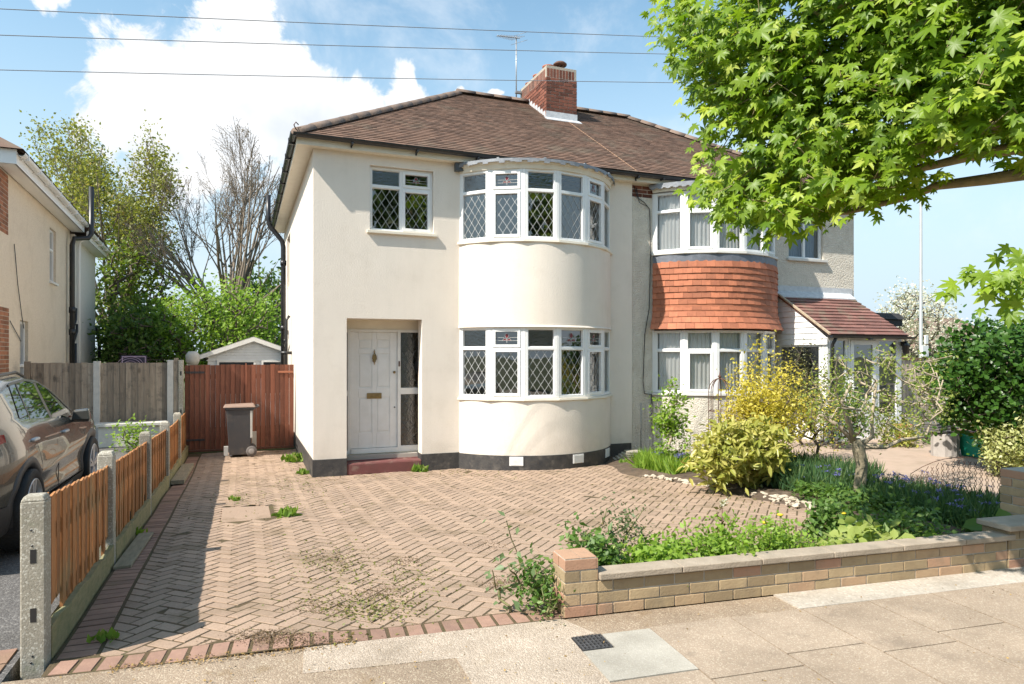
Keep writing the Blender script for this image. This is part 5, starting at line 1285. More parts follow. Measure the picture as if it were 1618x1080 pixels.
# ============================================================ car
def build_car():
    L2, WH = 2.09, .875; AX0, AX1 = -1.28, 1.28; WR = .345
    t = thing('parked_car', 'bronze-grey compact SUV parked on the neighbouring drive behind the orange fence', 'car', (-1.75-.88+.02, 8.355, 0))
    M_body = pm('bronze_metallic', (.095,.094,.085), (.09,.089,.08), 3, .25, metal=.3, spec=.6)
    nt = M_body.node_tree; bs = [n for n in nt.nodes if n.type == 'BSDF_PRINCIPLED'][0]; bs.inputs['Coat Weight'].default_value = .9; bs.inputs['Coat Roughness'].default_value = .02
    M_clad = pm('car_cladding', (.045,.046,.05), (.055,.055,.058), 9, .5, .0006, 90); M_cglass = pm('car_glass', (.012,.016,.018), None, 3, .02, spec=.9)
    M_tyre = pm('tyre_rubber', (.022,.022,.022), (.03,.03,.03), 9, .8, .001, 60); M_alloy = pm('alloy_silver', (.62,.62,.64), (.55,.55,.57), 4, .3, metal=.25); M_red = pm('tail_lamp_red', (.30,.012,.015), (.2,.01,.01), 4, .1)
    X0 = t.location.x; Y0 = t.location.y
    def W(x, y, z): return (X0 + y, Y0 + x, z)         # car x forwards = world y; car y (to the right) = world x
    def ztop(x):
        pts = [(-2.09,.80),(-2.05,1.0),(-1.92,1.16),(-1.72,1.33),(-1.45,1.43),(-1.0,1.50),(-.5,1.52),(-.1,1.485),(.2,1.385),(.5,1.22),(.85,1.04),(1.25,.985),(1.7,.93),(1.95,.85),(2.06,.72),(2.09,.62)]
        return np.interp(x, *zip(*pts))
    def halfw(x):
        ax = abs(x); q = max(0, (ax-1.35)/(L2-1.35)); return WH*(1 - .22*q**2.4)
    def zbelt(x): return min(np.interp(x, [-2.09,-1.3,-.3,.6,1.0,1.6,2.09], [1.05,1.10,1.03,.965,.94,.87,.58]), ztop(x)-.02)
    def S(x, z):
        w_ = halfw(x); b = zbelt(x)
        haunch = .025*math.exp(-((x+1.28)/.45)**2)*math.exp(-((z-.86)/.16)**2) + .02*math.exp(-((x-1.28)/.45)**2)*math.exp(-((z-.84)/.16)**2)
        crease = .012*math.exp(-((z-.66-.05*x)/.06)**2) - .014*math.exp(-((z-.50)/.09)**2)*(1 if abs(x) < 1.0 else .3)
        if z <= b: return w_*(1 - .05*max(0, (z-.62)/.4)**2 - .09*max(0, (.42-z)/.25)**2) + haunch + crease
        return (w_*(1 - .05*((b-.62)/.4)**2) - .012) - (z-b)*.42
    def inarch(x, z): return any((x-a)**2 + (z-.345)**2 < .385**2 for a in (AX0, AX1)) and z < .75
    g = MB(); g.sm = True; xs = np.concatenate([np.linspace(-2.09,-1.9,10)[:-1], np.linspace(-1.9,1.9,110), np.linspace(1.9,2.09,10)[1:]])
    rows = []
    for x in xs:
        zt = ztop(x); zb = zbelt(x); zs = .215 if abs(x) < 1.7 else .215+.12*(abs(x)-1.7)/.39; zr = max(zb+.002, zt-.055) if zt > 1.15 else zb+.002
        c_ = []
        for k in range(15): z = zs+(zb-zs)*k/14; c_.append((S(x, z), z))
        for k in range(1, 8): z = zb+(zr-zb)*k/7; c_.append((S(x, z), z))
        y_ = c_[-1][0]
        for k in range(1, 8):
            q_ = k/7; c_.append((y_*(1-q_), zr+(zt-zr)*(1-(1-q_)**3)))
        rows.append(c_)
    m = len(rows[0])
    for sgn in (1, -1):
        vs = [W(x, sgn*y, z) for x, c_ in zip(xs, rows) for (y, z) in c_]; fs = []
        for i in range(len(xs)-1):
            for j in range(m-1):
                xm = (xs[i]+xs[i+1])/2; zm = (rows[i][j][1]+rows[i][j+1][1])/2
                if j < 14 and inarch(xm, zm): continue
                f_ = (i*m+j, (i+1)*m+j, (i+1)*m+j+1, i*m+j+1); fs.append(f_ if sgn < 0 else f_[::-1])
        g.add(vs, fs)
    for xe, i in ((xs[0], 0), (xs[-1], -1)):
        c_ = rows[i]; ring = [W(xe, y, z) for y, z in c_] + [W(xe, -y, z) for y, z in c_[::-1]]; g.add(ring, [list(range(len(ring)))])
    body = part(g, 'body', M_body, t)
    g = MB(); g.box(X0-.80, Y0-1.95, .25, X0+.80, Y0+1.95, .45); 
    for a_ in (AX0, AX1):   # wheel housings
        pass
    part(g, 'underbody', M_black, t)
    SG = [1]
    def patch(mb, f, nu, nv, off, thick=.0):
        vs = []; 
        for i in range(nu+1):
            for j in range(nv+1):
                x, z = f(i/nu, j/nv); vs.append(W(x, SG[0]*(S(x, z)+off), z))
        fs = [(i*(nv+1)+j, i*(nv+1)+j+1, (i+1)*(nv+1)+j+1, (i+1)*(nv+1)+j) for i in range(nu) for j in range(nv)]
        sm = mb.sm; mb.sm = True; mb.add(vs, fs); mb.sm = sm
    def band(mb, pts, w_, off, steps=1):   # strip following a line on the flank
        vs = []; n_ = len(pts)
        for i, (x, z) in enumerate(pts):
            a_ = pts[max(i-1, 0)]; b_ = pts[min(i+1, n_-1)]; d = Vector((b_[0]-a_[0], b_[1]-a_[1])).normalized(); p = Vector((-d.y, d.x))*w_/2
            for s_, o_ in ((-1.3, off-.006), (-1, off), (1, off), (1.3, off-.006)): xx, zz = x+p.x*s_, z+p.y*s_; vs.append(W(xx, SG[0]*(S(xx, zz)+o_), zz))
        mb.add(vs, [(i*4+j, (i+1)*4+j, (i+1)*4+j+1, i*4+j+1) for i in range(n_-1) for j in range(3)])
    # arches and sills
    for SG[0] in (1, -1):
        g = MB(); g.sm = True
        for a_ in (AX0, AX1):
            vs = []; n_ = 40
            for i in range(n_+1):
                th = R(-16 + 212*i/n_); c_, s_ = math.cos(th), math.sin(th)
                for rr, o_ in ((.362, -.07), (.366, .000), (.40, .010), (.445, .010), (.455, -.004)):
                    x, z = a_+rr*c_, max(.20, .345+rr*s_); vs.append(W(x, SG[0]*(S(x, z)+o_), z))
            g.add(vs, [(i*5+j, i*5+j+1, (i+1)*5+j+1, (i+1)*5+j) for i in range(n_) for j in range(4)])
        patch(g, lambda u_, v_: (-.90+1.80*u_, .19+.16*v_), 24, 4, .014); patch(g, lambda u_, v_: (-2.08+.36*u_, .22+.24*v_), 8, 4, .012); patch(g, lambda u_, v_: (1.70+.36*u_, .22+.24*v_), 8, 4, .012)
        part(g, 'wheel_arch_cladding', M_clad, t)
        g = MB(); patch(g, lambda u_, v_: (-.55+.85*u_, .285+.05*v_), 12, 2, .024); part(g, 'sill_insert', M_alloy, t)
    SG[0] = 1
    for a_ in (AX0, AX1):
        g = MB(); n_ = 24
        vs = []
        for i in range(n_+1):
            th = R(-20+220*i/n_)
            for y in (.86, .45): vs.append(W(a_+.385*math.cos(th), y, max(.2, .345+.385*math.sin(th))))
        g.add(vs, [(i*2, i*2+1, i*2+3, i*2+2) for i in range(n_)])
        g.add([W(a_-.39,.45,.2), W(a_+.39,.45,.2), W(a_+.39,.45,.76), W(a_-.39,.45,.76)], [(0,1,2,3)])
        part(g, 'wheel_housing', M_black, t)
    # glass
    def zlo(x): return zbelt(x)+.025
    def zhi(x): return min(ztop(x)-.085, 1.45)
    def win(x0, x1, s0=0., s1=0.):
        def f_(u_, v_):
            lo0, hi0 = zlo(x0), zhi(x0+s0); x_a = x0 + s0*v_; x_b = x1 + s1*v_; x = x_a+(x_b-x_a)*u_
            return x, zlo(x)+(max(zhi(x), zlo(x)+.012)-zlo(x))*v_
        return f_
    for SG[0] in (1, -1):
        for nm, args in (('front_window', (-.20, .62, .03, -.52)), ('rear_window', (-.92, -.29, .10, .02)), ('quarter_window', (-1.22, -.96, .16, .07))):
            g = MB(); patch(g, win(*args), 20, 8, .006); part(g, 'side_window' if nm != 'quarter_window' else nm, M_cglass, t)
        g = MB(); up = []
        for x in np.linspace(-1.28, .68, 30): up.append((x, zbelt(x)+.012))
        band(g, up, .022, .008); band(g, [(-.245, zbelt(-.245)+.02), (-.235, zhi(-.23))], .085, .007); band(g, [(x, zhi(x)+.012) for x in np.linspace(-1.08, .02, 20)] + [(.2, 1.385-.07), (.4, 1.275-.06), (.6, 1.16-.055), (.70, 1.06)], .018, .008)
        band(g, [(-.94, zbelt(-.94)+.02), (-.84, zhi(-.84))], .03, .008)
        part(g, 'window_trim', M_black, t)
        g = MB()   # shut lines
        band(g, [(-.23,.36),(-.24,.6),(-.24,.8),(-.235,.97)], .007, .0015); band(g, [(.84,.36),(.90,.55),(.93,.75),(.92,.93)], .007, .0015)
        band(g, [(-.88,.62),(-.86,.7),(-.98,.85),(-1.12,1.0)], .007, .0015); band(g, [(-.86,.37),(0,.365),(.84,.36)], .007, .0015)
        band(g, [(1.0,.93),(1.4,.90),(1.7,.87)], .006, .0015); part(g, 'shut_line', M_black, t)
    SG[0] = 1
    for x in (-1.20, -.02):
        g = MB(); xx = x+.12; zz_ = .93 if x < -.5 else .885; p = W(xx, S(xx, zz_)+.012, zz_); g.box(p[0]-.03, p[1]-.085, p[2]-.014, p[0]+.018, p[1]+.085, p[2]+.014); part(g, 'door_handle', M_alloy, t, .012)
    g = MB(); p = W(.50, .86, 1.0); g.hexa([(p[0]-.02,p[1]-.06,.96),(p[0]+.17,p[1]-.09,.955),(p[0]+.17,p[1]+.04,.955),(p[0]-.02,p[1]+.05,.96),(p[0]-.0,p[1]-.06,1.08),(p[0]+.16,p[1]-.09,1.10),(p[0]+.15,p[1]+.03,1.10),(p[0],p[1]+.04,1.08)])
    mi = part(g, 'wing_mirror', M_body, t, .025)
    g = MB(); g.box(p[0]-.05, p[1]-.03, .945, p[0]+.15, p[1]+.035, .965); sub(g, 'mirror_base', M_black, t, mi, .006)
    for SG[0] in (1, -1):
        g = MB(); patch(g, lambda u_, v_: (-2.07+.36*u_, .93+.05*u_+(.13-.07*u_)*v_), 8, 4, .014); part(g, 'tail_lamp', M_red, t)
    SG[0] = 1
    for nm, xa, xb, hw0, hw1, mt in (('rear_screen', -1.90, -1.56, .60, .54, M_cglass), ('windscreen', .80, .08, .66, .56, M_cglass)):
        g = MB(); g.sm = True; vs = []
        for i in range(13):
            x = xa+(xb-xa)*i/12; hw = hw0+(hw1-hw0)*i/12
            for k in range(9): y = -hw+2*hw*k/8; vs.append(W(x, y, ztop(x) + .014 - .055*abs(y/(hw*1.18))**3))
        g.add(vs, [(i*9+k, i*9+9+k, i*9+10+k, i*9+1+k) for i in range(12) for k in range(8)]); part(g, nm, mt, t)
    g = MB(); g.box(X0-.78, Y0-2.125, .24, X0+.78, Y0-2.06, .50); part(g, 'rear_bumper', M_clad, t, .02)
    g = MB(); g.box(X0-.26, Y0-2.115, .62, X0+.26, Y0-2.088, .73); part(g, 'number_plate', pm('yellow_plate', (.62,.48,.05), None, 5, .4), t, .004)
    g = MB(); patch(g, lambda u_, v_: (1.72+.30*u_, .74+(.12-.02*u_)*v_), 8, 3, .01); part(g, 'headlamp', M_cglass, t)
    for sy in (1, -1):
        for a_ in (AX0, AX1):
            c_ = W(a_, sy*.822, WR)
            g = MB(); g.lathe(c_, [(.20,-.10),(.325,-.105),(.345,-.085),(WR,-.05),(WR,.05),(.345,.085),(.328,.100),(.262,.096),(.255,.085),(.25,-.08)], 40, 'x'); 
            for k in range(40):
                an = 2*math.pi*k/40
                for off in (-.04, .04):
                    d = Vector((0, math.cos(an), math.sin(an))); q_ = Vector(c_) + d*(WR-.004) + Vector((off-.03,0,0)); g.obox(q_ - Vector((0,-d.z,d.y))*.012, Vector((.06,0,0)), Vector((0,-d.z,d.y))*.024, d*.006)
            ty = part(g, 'wheel', M_tyre, t)
            g = MB(); sd = sy; g.lathe((c_[0]+sd*.0, c_[1], c_[2]), [(.25,-.06*sd),(.262,.098*sd),(.250,.104*sd),(.242,.07*sd),(.235,.02*sd)] , 36, 'x')
            for k in range(5):
                for dk in (-9, 9):
                    an = R(72*k+90+dk); d = Vector((0, math.cos(an), math.sin(an))); tn = Vector((0, -d.z, d.y)); b0 = Vector(c_) + Vector((sd*.068,0,0))
                    q0 = b0 + d*.03 - tn*.014; q1 = b0 + d*.248 - tn*.02
                    g.hexa([q0, q0+tn*.028, q0+tn*.028+Vector((sd*.025,0,0)), q0+Vector((sd*.025,0,0)), q1+Vector((sd*.0,0,0)), q1+tn*.04, q1+tn*.04+Vector((sd*.03,0,0)), q1+Vector((sd*.03,0,0))])
            g.lathe((c_[0], c_[1], c_[2]), [(.05,.04*sd),(.045,.085*sd),(.03,.09*sd)], 18, 'x'); sub(g, 'alloy_rim', M_alloy, t, ty)
            g = MB(); g.lathe(c_, [(.235,.0),(.235,.03*sy)], 24, 'x'); sub(g, 'brake_disc', M_black, t, ty)
    g = MB(); g.tube([W(-1.35,.52,1.42), W(-.9,.55,1.50), W(-.4,.55,1.52), W(-.05,.53,1.47)], .015, 6); part(g, 'roof_rail', M_black, t)
build_car()
# ============================================================ trees and plants
def colony(base, targets, twig=.006, pipe=2.2, kz=.9, step=.35, wob=.12, sides=4, maxr=None, mb=None, kd=1.0, up=.25):
    "grow a branching skeleton from the base polyline to every target; returns MB and tip directions"
    nodes = [np.array(p, float) for p in base]; par = [-1] + list(range(len(base)-1)); root_n = len(base)
    P = np.array(nodes); dist = [0.0]
    for i in range(1, len(base)): dist.append(dist[-1] + np.linalg.norm(P[i]-P[i-1]))
    cap_ = 4096; A = np.zeros((60000, 3)); A[:len(P)] = P; D = np.zeros(60000); D[:len(P)] = dist; n = len(P); par = par + [0]*60000
    c0 = P[-1]; order = np.argsort(np.linalg.norm(np.array(targets)-c0, axis=1)); tips = {}
    dirs = np.zeros((len(targets), 3)); leafn = []
    for ti in order:
        p = np.array(targets[ti]); d = A[:n]-p; hd = np.linalg.norm(d[:, :2], axis=1); dz = d[:, 2]
        cost = np.sqrt(hd**2 + dz**2) + kz*np.maximum(0, dz+.0) + .22*kd*D[:n]*.3
        cost[:max(0, root_n-3)] += .6 if root_n > 3 else 0
        j = int(np.argmin(cost)); q = A[j]; L = np.linalg.norm(p-q); k = max(1, int(L/step)); prev = j
        g_ = j; pj = par[j] if par[j] >= 0 else j; din = A[j]-A[pj]; dn = np.linalg.norm(din); din = din/dn if dn > 1e-6 else np.array([0,0,1.])
        for s_ in range(1, k+1):
            t_ = s_/k; bend = (din*L*.35 + np.array([0,0,up*L*.5]))*t_*(1-t_)
            x = q+(p-q)*t_ + bend + (rng.normal(size=3)*wob*min(step, L)*.5 if s_ < k else 0)
            A[n] = x; D[n] = D[prev] + L/k; par[n] = prev; prev = n; n += 1
        dd = A[n-1]-A[par[n-1]]; dirs[ti] = dd/(np.linalg.norm(dd)+1e-9); leafn.append(n-1)
    cnt = np.zeros(n)
    for i in leafn: cnt[i] += 1
    for i in range(n-1, 0, -1):
        if par[i] >= 0 and par[i] < i: cnt[par[i]] += cnt[i]
    r = twig*np.maximum(cnt, 1)**(1/pipe)
    if maxr: r = np.minimum(r, maxr)
    mb = mb or MB(); mb.sm = True
    vs = []; fs = []; cs = [(math.cos(2*math.pi*k/sides), math.sin(2*math.pi*k/sides)) for k in range(sides)]
    for i in range(1, n):
        a, b = A[par[i]], A[i]; d = b-a; l_ = np.linalg.norm(d)
        if l_ < 1e-5: continue
        d /= l_; u = np.cross(d, (0,0,1.) if abs(d[2]) < .9 else (1.,0,0)); u /= np.linalg.norm(u); v = np.cross(d, u); o = len(vs)
        ra = min(r[par[i]], r[i]*1.6)
        for (c_, rr) in ((a-d*ra*.3, ra), (b, r[i])):
            for (cc, ss) in cs: vs.append(tuple(c_ + (u*cc + v*ss)*rr))
        for k in range(sides): fs.append((o+k, o+(k+1) % sides, o+sides+(k+1) % sides, o+sides+k))
    mb.add(vs, fs)
    return mb, dirs, A[:n], r, leafn
def inpoly(x, y, P):
    c_ = False; j = len(P)-1
    for i in range(len(P)):
        if (P[i][1] > y) != (P[j][1] > y) and x < (P[j][0]-P[i][0])*(y-P[i][1])/(P[j][1]-P[i][1])+P[i][0]: c_ = not c_
        j = i
    return c_

# ---- street maple, trunk just outside the picture on the right
L_maple = leafmat('maple_leaf', (.085,.17,.014), (.25,.37,.028), (.46,.54,.10), .45, gloss=.42)
OUT = [(1042,22),(1075,18),(1110,35),(1180,-10),(1180,-120),(1720,-120),(1720,262),(1618,264),(1575,262),(1545,280),(1515,318),(1480,325),(1430,318),(1400,335),(1330,345),(1290,366),(1215,378),(1180,368),(1130,358),(1102,340),(1108,262),(1150,255),(1178,290),(1228,268),(1215,238),(1135,222),(1128,172),(1092,135),(1058,92)]
HOLE = [(1248,12,26,38),(1552,45,34,34),(1500,270,75,30),(1400,190,14,10),(1240,150,14,10),(1170,120,12,10),(1330,60,12,10),(1450,140,14,10),(1340,300,16,8),(1188,60,10,14),(1420,262,20,12),(1345,130,10,8),(1585,268,40,16),(1570,120,14,12),(1290,205,8,8),(1235,225,18,10)]
tg = []; Lp = []
def maple_y(px): return 4.35 - 1.9*(px-1050)/570
while len(tg) < 1350:
    px, py = random.uniform(1040, 1700), random.uniform(-120, 385); py0 = py
    if math.sin(px*.031+1.3*math.sin(py*.027))*math.sin(py*.043+px*.011) > .52 and random.random() < .8: continue
    if not inpoly(px - 12, py + (30 if py > 200 else 16), OUT) or any(((px-a)/c_)**2+((py-b)/d)**2 < 1 for a, b, c_, d in HOLE): continue
    Y_ = maple_y(px) + random.uniform(-.45, .55); 
    if 1450 < px and py > 215 and random.random() < .8: continue
    tg.append(at(px, py, max(2.2, Y_))[:])
for k in range(420):   # the part of the crown beyond the picture
    a_ = random.uniform(0, 6.28); r_ = 3.0*math.sqrt(random.random()); tg.append((6.9+r_*math.cos(a_)*.75, .9+r_*math.sin(a_)*.8, random.uniform(4.4, 7.4)))
for px, py in ((1580,432),(1600,428),(1615,440),(1598,448),(1612,455),(1630,430),(1640,420),(1585,440)): tg.append(at(px, py, 2.3)[:])
t = thing('maple_tree', 'maple tree with bright green lobed leaves hanging in from the right over the wall', 'tree', (6.5, 1.9, 0))
base = [(6.5,1.9,-.1),(6.5,1.9,1.0),(6.47,1.93,2.0),(6.4,2.0,2.7)]
# main limbs as seen on the right of the picture
limbs = [[(6.0,2.1,3.0), at(1660,175,2.17), at(1560,200,2.49), at(1480,235,2.84), at(1420,262,3.12), at(1340,250,3.48)],
         [(5.9,2.15,2.9), at(1655,228,2.21), at(1560,240,2.57), at(1470,262,2.92), at(1400,275,3.24), at(1300,290,3.63)],
         [(5.8,2.2,2.8), at(1660,268,2.25), at(1560,283,2.65), at(1480,293,3.00), at(1440,310,3.20), at(1340,335,3.56), at(1230,345,3.87)],
         [(6.1,2.1,3.2), at(1680,60,2.21), at(1560,90,2.61), at(1460,100,3.00), at(1340,130,3.40), at(1220,110,3.87)]]
mbT = MB()
allb = list(base)
mbT.tube([Vector(b) for b in base], [.17,.15,.14,.13], 14)
for lb in limbs:
    pts = [Vector(base[-1])] + [Vector(q_) for q_ in lb]; mbT.tube(pts, [.045 - .041*i/len(pts) + .003 for i in range(len(pts))], 8); 
base2 = list(base)
for lb in limbs:
    prev = Vector(base[-1])
    for q_ in lb:
        q_ = Vector(q_)
        for k in range(1, 4): base2.append(tuple(prev.lerp(q_, k/3)))
        prev = q_
mb_, dirs, A_, r_, ln_ = colony(base2, tg, .0021, 2.5, .15, .16, .25, 4, maxr=.010, kd=.05, up=.1)
# the colony links limb ends one to the next; drop those long jumps by keeping thin twigs only
part(mbT, 'trunk', M_mbark, t); 
root_n = len(base2)
g = MB(); g.sm = True
g.v, g.f, g.mi, g.var, g.smooth = [], [], [], [], []
vs, fs = mb_.v, mb_.f
keepv = []; sides = 4; skip = (root_n-1)*8
g.v = vs[skip:]; g.f = [[i-skip for i in f_] for f_ in fs if min(f_) >= skip]; g.var = mb_.var[skip:]; g.mi = [0]*len(g.f); g.smooth = [True]*len(g.f)
part(g, 'twigs', M_mbark, t)
tgA = np.array(tg); reps = 10
P = np.repeat(tgA, reps, axis=0) + rng.normal(size=(len(tgA)*reps, 3))*np.array([.10,.10,.065])
out = P - np.array([6.4, 2.0, 1.8]); out /= np.linalg.norm(out, axis=1, keepdims=True)
Nn = np.array([-.50,-.42,.62]) + out*.2 + rng.normal(size=P.shape)*.40
tip = out*.8 + np.array([-.1,-.15,-.75]) + rng.normal(size=P.shape)*.45
keep = np.ones(len(P), bool)
for i, p in enumerate(P):      # keep foliage off the camera's own space
    if p[1] < 1.95 and p[0] < 4.2: keep[i] = False
P, Nn, tip = P[keep], Nn[keep], tip[keep]
vv = np.clip(rng.normal(.36, .24, len(P)) + .35*np.repeat(rng.random(len(tgA)), reps)[keep], 0, 1)
leafmesh('foliage', P, Nn, np.clip(rng.normal(.112, .034, len(P)), .045, .20), T_MAPLE, L_maple, t, vv, t, roll=tip)

# ---- generic crown
def tree(name, label, x, y, z0, targets, leafn, size, mat, spread=.25, tw=.012, barkm=None, tmpl=T_LEAF, pipe=2.3, kz=.9, step=.6, stem=1.5, maxr=.3, cat='tree', group=None, sides=4, up=.25, lsp=None, wob=.15, normal=(0,0,.4), rs=.6):
    t = thing(name, label, cat, (x, y, z0), group)
    base = [(x, y, z0-.2)] + [(x+random.uniform(-.05,.05)*stem, y, z0+stem*(k+1)/3) for k in range(3)]
    mb, dirs, A, r, ln = colony(base, targets, tw, pipe, kz, step, wob, sides, maxr, up=up)
    part(mb, 'trunk', barkm or M_bark, t)
    if leafn:
        T = np.array(targets); k = leafn; P = np.repeat(T, k, axis=0) + rng.normal(size=(len(T)*k, 3))*spread
        N_ = rng.normal(size=P.shape)*rs + np.array(normal); cl = np.repeat(rng.random(len(T)), k)
        leafmesh('foliage', P, N_, rng.uniform(size*.6, size*1.2, len(P)), tmpl, mat, t, np.clip(.6*cl+.5*rng.random(len(P))-.05, 0, 1), t)
    return t
def region(n, poly, Y0, Y1):
    out = []; xs = [p[0] for p in poly]; ys = [p[1] for p in poly]
    while len(out) < n:
        px, py = random.uniform(min(xs), max(xs)), random.uniform(min(ys), max(ys))
        if inpoly(px, py, poly): out.append(at(px, py, random.uniform(Y0, Y1))[:])
    return out
L_yel = leafmat('spring_leaf_olive', (.20,.22,.045), (.34,.35,.09), (.40,.28,.14), .4)
L_bud = leafmat('bud_brown', (.16,.11,.06), (.24,.17,.09), (.20,.22,.08), .3)
L_green = leafmat('fresh_leaf', (.15,.26,.03), (.28,.42,.06), (.38,.48,.10), .45)
L_mid0 = leafmat('mid_tree_leaf', (.11,.17,.03), (.20,.28,.05), (.30,.34,.09), .45)
L_dark = leafmat('dark_leaf', (.06,.12,.025), (.12,.20,.04), (.18,.25,.06), .4)
BOUND = [None]
def rec(mb, tips, p, d, L, r, lvl, ang=32, up=.05, jit=.07, sd=5, dens=1.0):
    "one branch as a tapering tube, side branches leaving it at acute angles"
    n = 6; pts = [p.copy()]; q = p.copy(); dd = d.copy()
    for i in range(n):
        dd = (dd + Vector(rng.normal(size=3))*jit + Vector((0,0,up))).normalized(); q = q + dd*(L/n); pts.append(q.copy())
        if BOUND[0]:
            bc, br = BOUND[0]; e_ = (q-bc); e_ = (e_.x/br.x)**2 + (e_.y/br.y)**2 + (e_.z/br.z)**2
            if e_ > (.72 if lvl == 3 else 1.0) + .25*math.sin(q.x*2.3+q.z*1.7): n = i+1; break
        if lvl > 0 and i >= 1:
            for _ in range(2 if (lvl <= 2 and random.random() < .6*dens) else 1):
                if random.random() > .85*dens: continue
                ax = dd.orthogonal().normalized(); ax.rotate(Matrix.Rotation(random.uniform(0, 6.28), 3, dd).to_quaternion())
                c = dd.copy(); c.rotate(Matrix.Rotation(R(random.uniform(ang*.6, ang*1.3)), 3, ax).to_quaternion())
                rec(mb, tips, q, c, L*random.uniform(.36, .58)*(1-.08*i), r*(1-.12*i)*.55, lvl-1, ang, up, jit*1.2, max(3, sd-1), dens)
    rr = [max(.006, r*(1-.85*i/n)) for i in range(n+1)]; mb.tube(pts, rr, sd, cap=False)
    if lvl <= 1: tips.append((q.copy(), dd.copy())); tips.append((pts[len(pts)//2].copy(), dd.copy()))
def uptree(name, label, px, Y, zc, ht, nst, spread, leafn, size, mat, lvl=3, r0=.11, sp=.2, barkm=None, dens=1.0, lean=0, box=None):
    c = at(px, 560, Y)
    if box:
        a_, b_ = at(box[0], box[2], Y), at(box[1], box[2], Y); BOUND[0] = (Vector(((a_.x+b_.x)/2, Y, 3.2)), Vector(((b_.x-a_.x)/2, (b_.x-a_.x)/2, a_.z-3.2)))
    else: BOUND[0] = None
    c = at(px, 560, Y); t = thing(name, label, 'tree', (c.x, Y, -.3)); g = MB(); g.tube([(c.x,Y,-.5),(c.x+.05,Y,zc*.5),(c.x,Y,zc)], [.30,.24,.2], 9); tips = []
    for k in range(nst):
        a_ = 2*math.pi*k/nst + random.uniform(-.3,.3); tl = R(spread*math.sqrt((k+.6)/nst))
        d = Vector((math.sin(tl)*math.cos(a_)+lean, math.sin(tl)*math.sin(a_)*.8, math.cos(tl))).normalized()
        rec(g, tips, Vector((c.x, Y, zc-random.uniform(0,.8))), d, (ht-zc)*random.uniform(.85,1.05)*(1-.15*tl), r0*random.uniform(.7,1.1), lvl, 30, .045, .06, 6, dens)
    part(g, 'trunk', barkm or M_bark, t)
    if leafn:
        T = np.array([tuple(p) for p, d in tips]); k = leafn; P = np.repeat(T, k, axis=0) + rng.normal(size=(len(T)*k, 3))*sp; cl = np.repeat(rng.random(len(T)), k)
        leafmesh('foliage', P, rng.normal(size=P.shape)+[0,0,.4], rng.uniform(size*.6, size*1.2, len(P)), T_LEAF, mat, t, np.clip(.6*cl+.45*rng.random(len(P)), 0, 1), t)
    return t
M_bark2 = pm('grey_brown_bark', (.25,.20,.15), (.16,.13,.10), 10, .95)
uptree('leafy_tree', 'tall tree with thin olive spring leaves left of the bare tree behind the fence', 178, 27, 2.6, 10.4, 20, 46, 5, .13, L_yel, 3, .08, .24, M_bark2, 1.15, 0, (45, 285, 128))
uptree('leafy_tree', 'olive leaved tree whose top shows just above the neighbouring gutter', 108, 30, 3.0, 10.2, 16, 46, 4, .14, L_yel, 3, .08, .24, M_bark2, 1.1, 0, (5, 205, 138))
uptree('bare_tree', 'twiggy bare tree top at the far left edge above the yellow house', 10, 34, 5, 10.6, 6, 36, 0, .1, None, 3, .09, .1, M_bark2, .8)
uptree('bare_tree', 'tall upright bare-branched tree with brown buds beside the cream house', 362, 26, 2.8, 11.4, 34, 60, 1, .055, L_bud, 3, .07, .05, M_bark2, 1.2, 0, (205, 500, 138))
c_ = at(215, 560, 25)
tree('leafy_tree', 'mid green leafy tree mass low behind the tall grey fence', c_.x, 25, -.3, region(420, [(165,540),(160,420),(185,370),(240,390),(265,440),(262,560)], 24, 27), 8, .18, L_mid0, .3, .010, stem=1.0)
c_ = at(345, 600, 23)
tree('green_bush', 'bright green leafy shrub behind the gate left of the boarded garage', c_.x, 23, -.3, region(420, [(250,570),(248,500),(280,462),(330,452),(390,462),(440,480),(440,560),(400,570)], 22, 24.2), 16, .15, L_green, .26, .010, stem=.6, normal=(-.4,-.3,.5))
c_ = at(215, 600, 22)
tree('dark_shrub', 'dark green overgrown shrub in shade behind the tall grey fence', c_.x, 22, -.3, region(330, [(165,575),(172,520),(200,490),(240,500),(258,530),(262,575)], 21.5, 25.5), 15, .16, L_dark, .28, .010, stem=.6)
c_ = at(420, 600, 30)
tree('dark_shrub', 'dark evergreen mass far behind the boarded garage beside the soil pipe', c_.x, 30, -.3, region(220, [(330,570),(340,480),(400,440),(448,430),(450,570)], 28, 32), 16, .24, L_dark, .4, .012, stem=.8)
# right-hand distance
L_blos = leafmat('blossom', (.55,.52,.40), (.68,.65,.56), (.72,.68,.62), .3); L_lime = leafmat('lime_leaf', (.22,.28,.05), (.32,.38,.10), None, .4)
c_ = at(1450, 570, 24)
tree('blossom_tree', 'rounded tree covered in cream blossom behind the lamp post', c_.x, 24, -.3, region(420, [(1385,560),(1388,500),(1405,470),(1440,455),(1480,468),(1510,500),(1530,545),(1500,565)], 22.5, 26), 12, .15, L_blos, .28, .012, stem=1.0)
c_ = at(1610, 570, 30)
tree('lime_tree', 'low yellow-green tree crown beyond the dark shrub at the right edge', c_.x, 30, -.3, region(200, [(1575,560),(1590,510),(1618,500),(1680,505),(1680,560)], 28, 32), 14, .24, L_lime, .4, .012, stem=1.0)
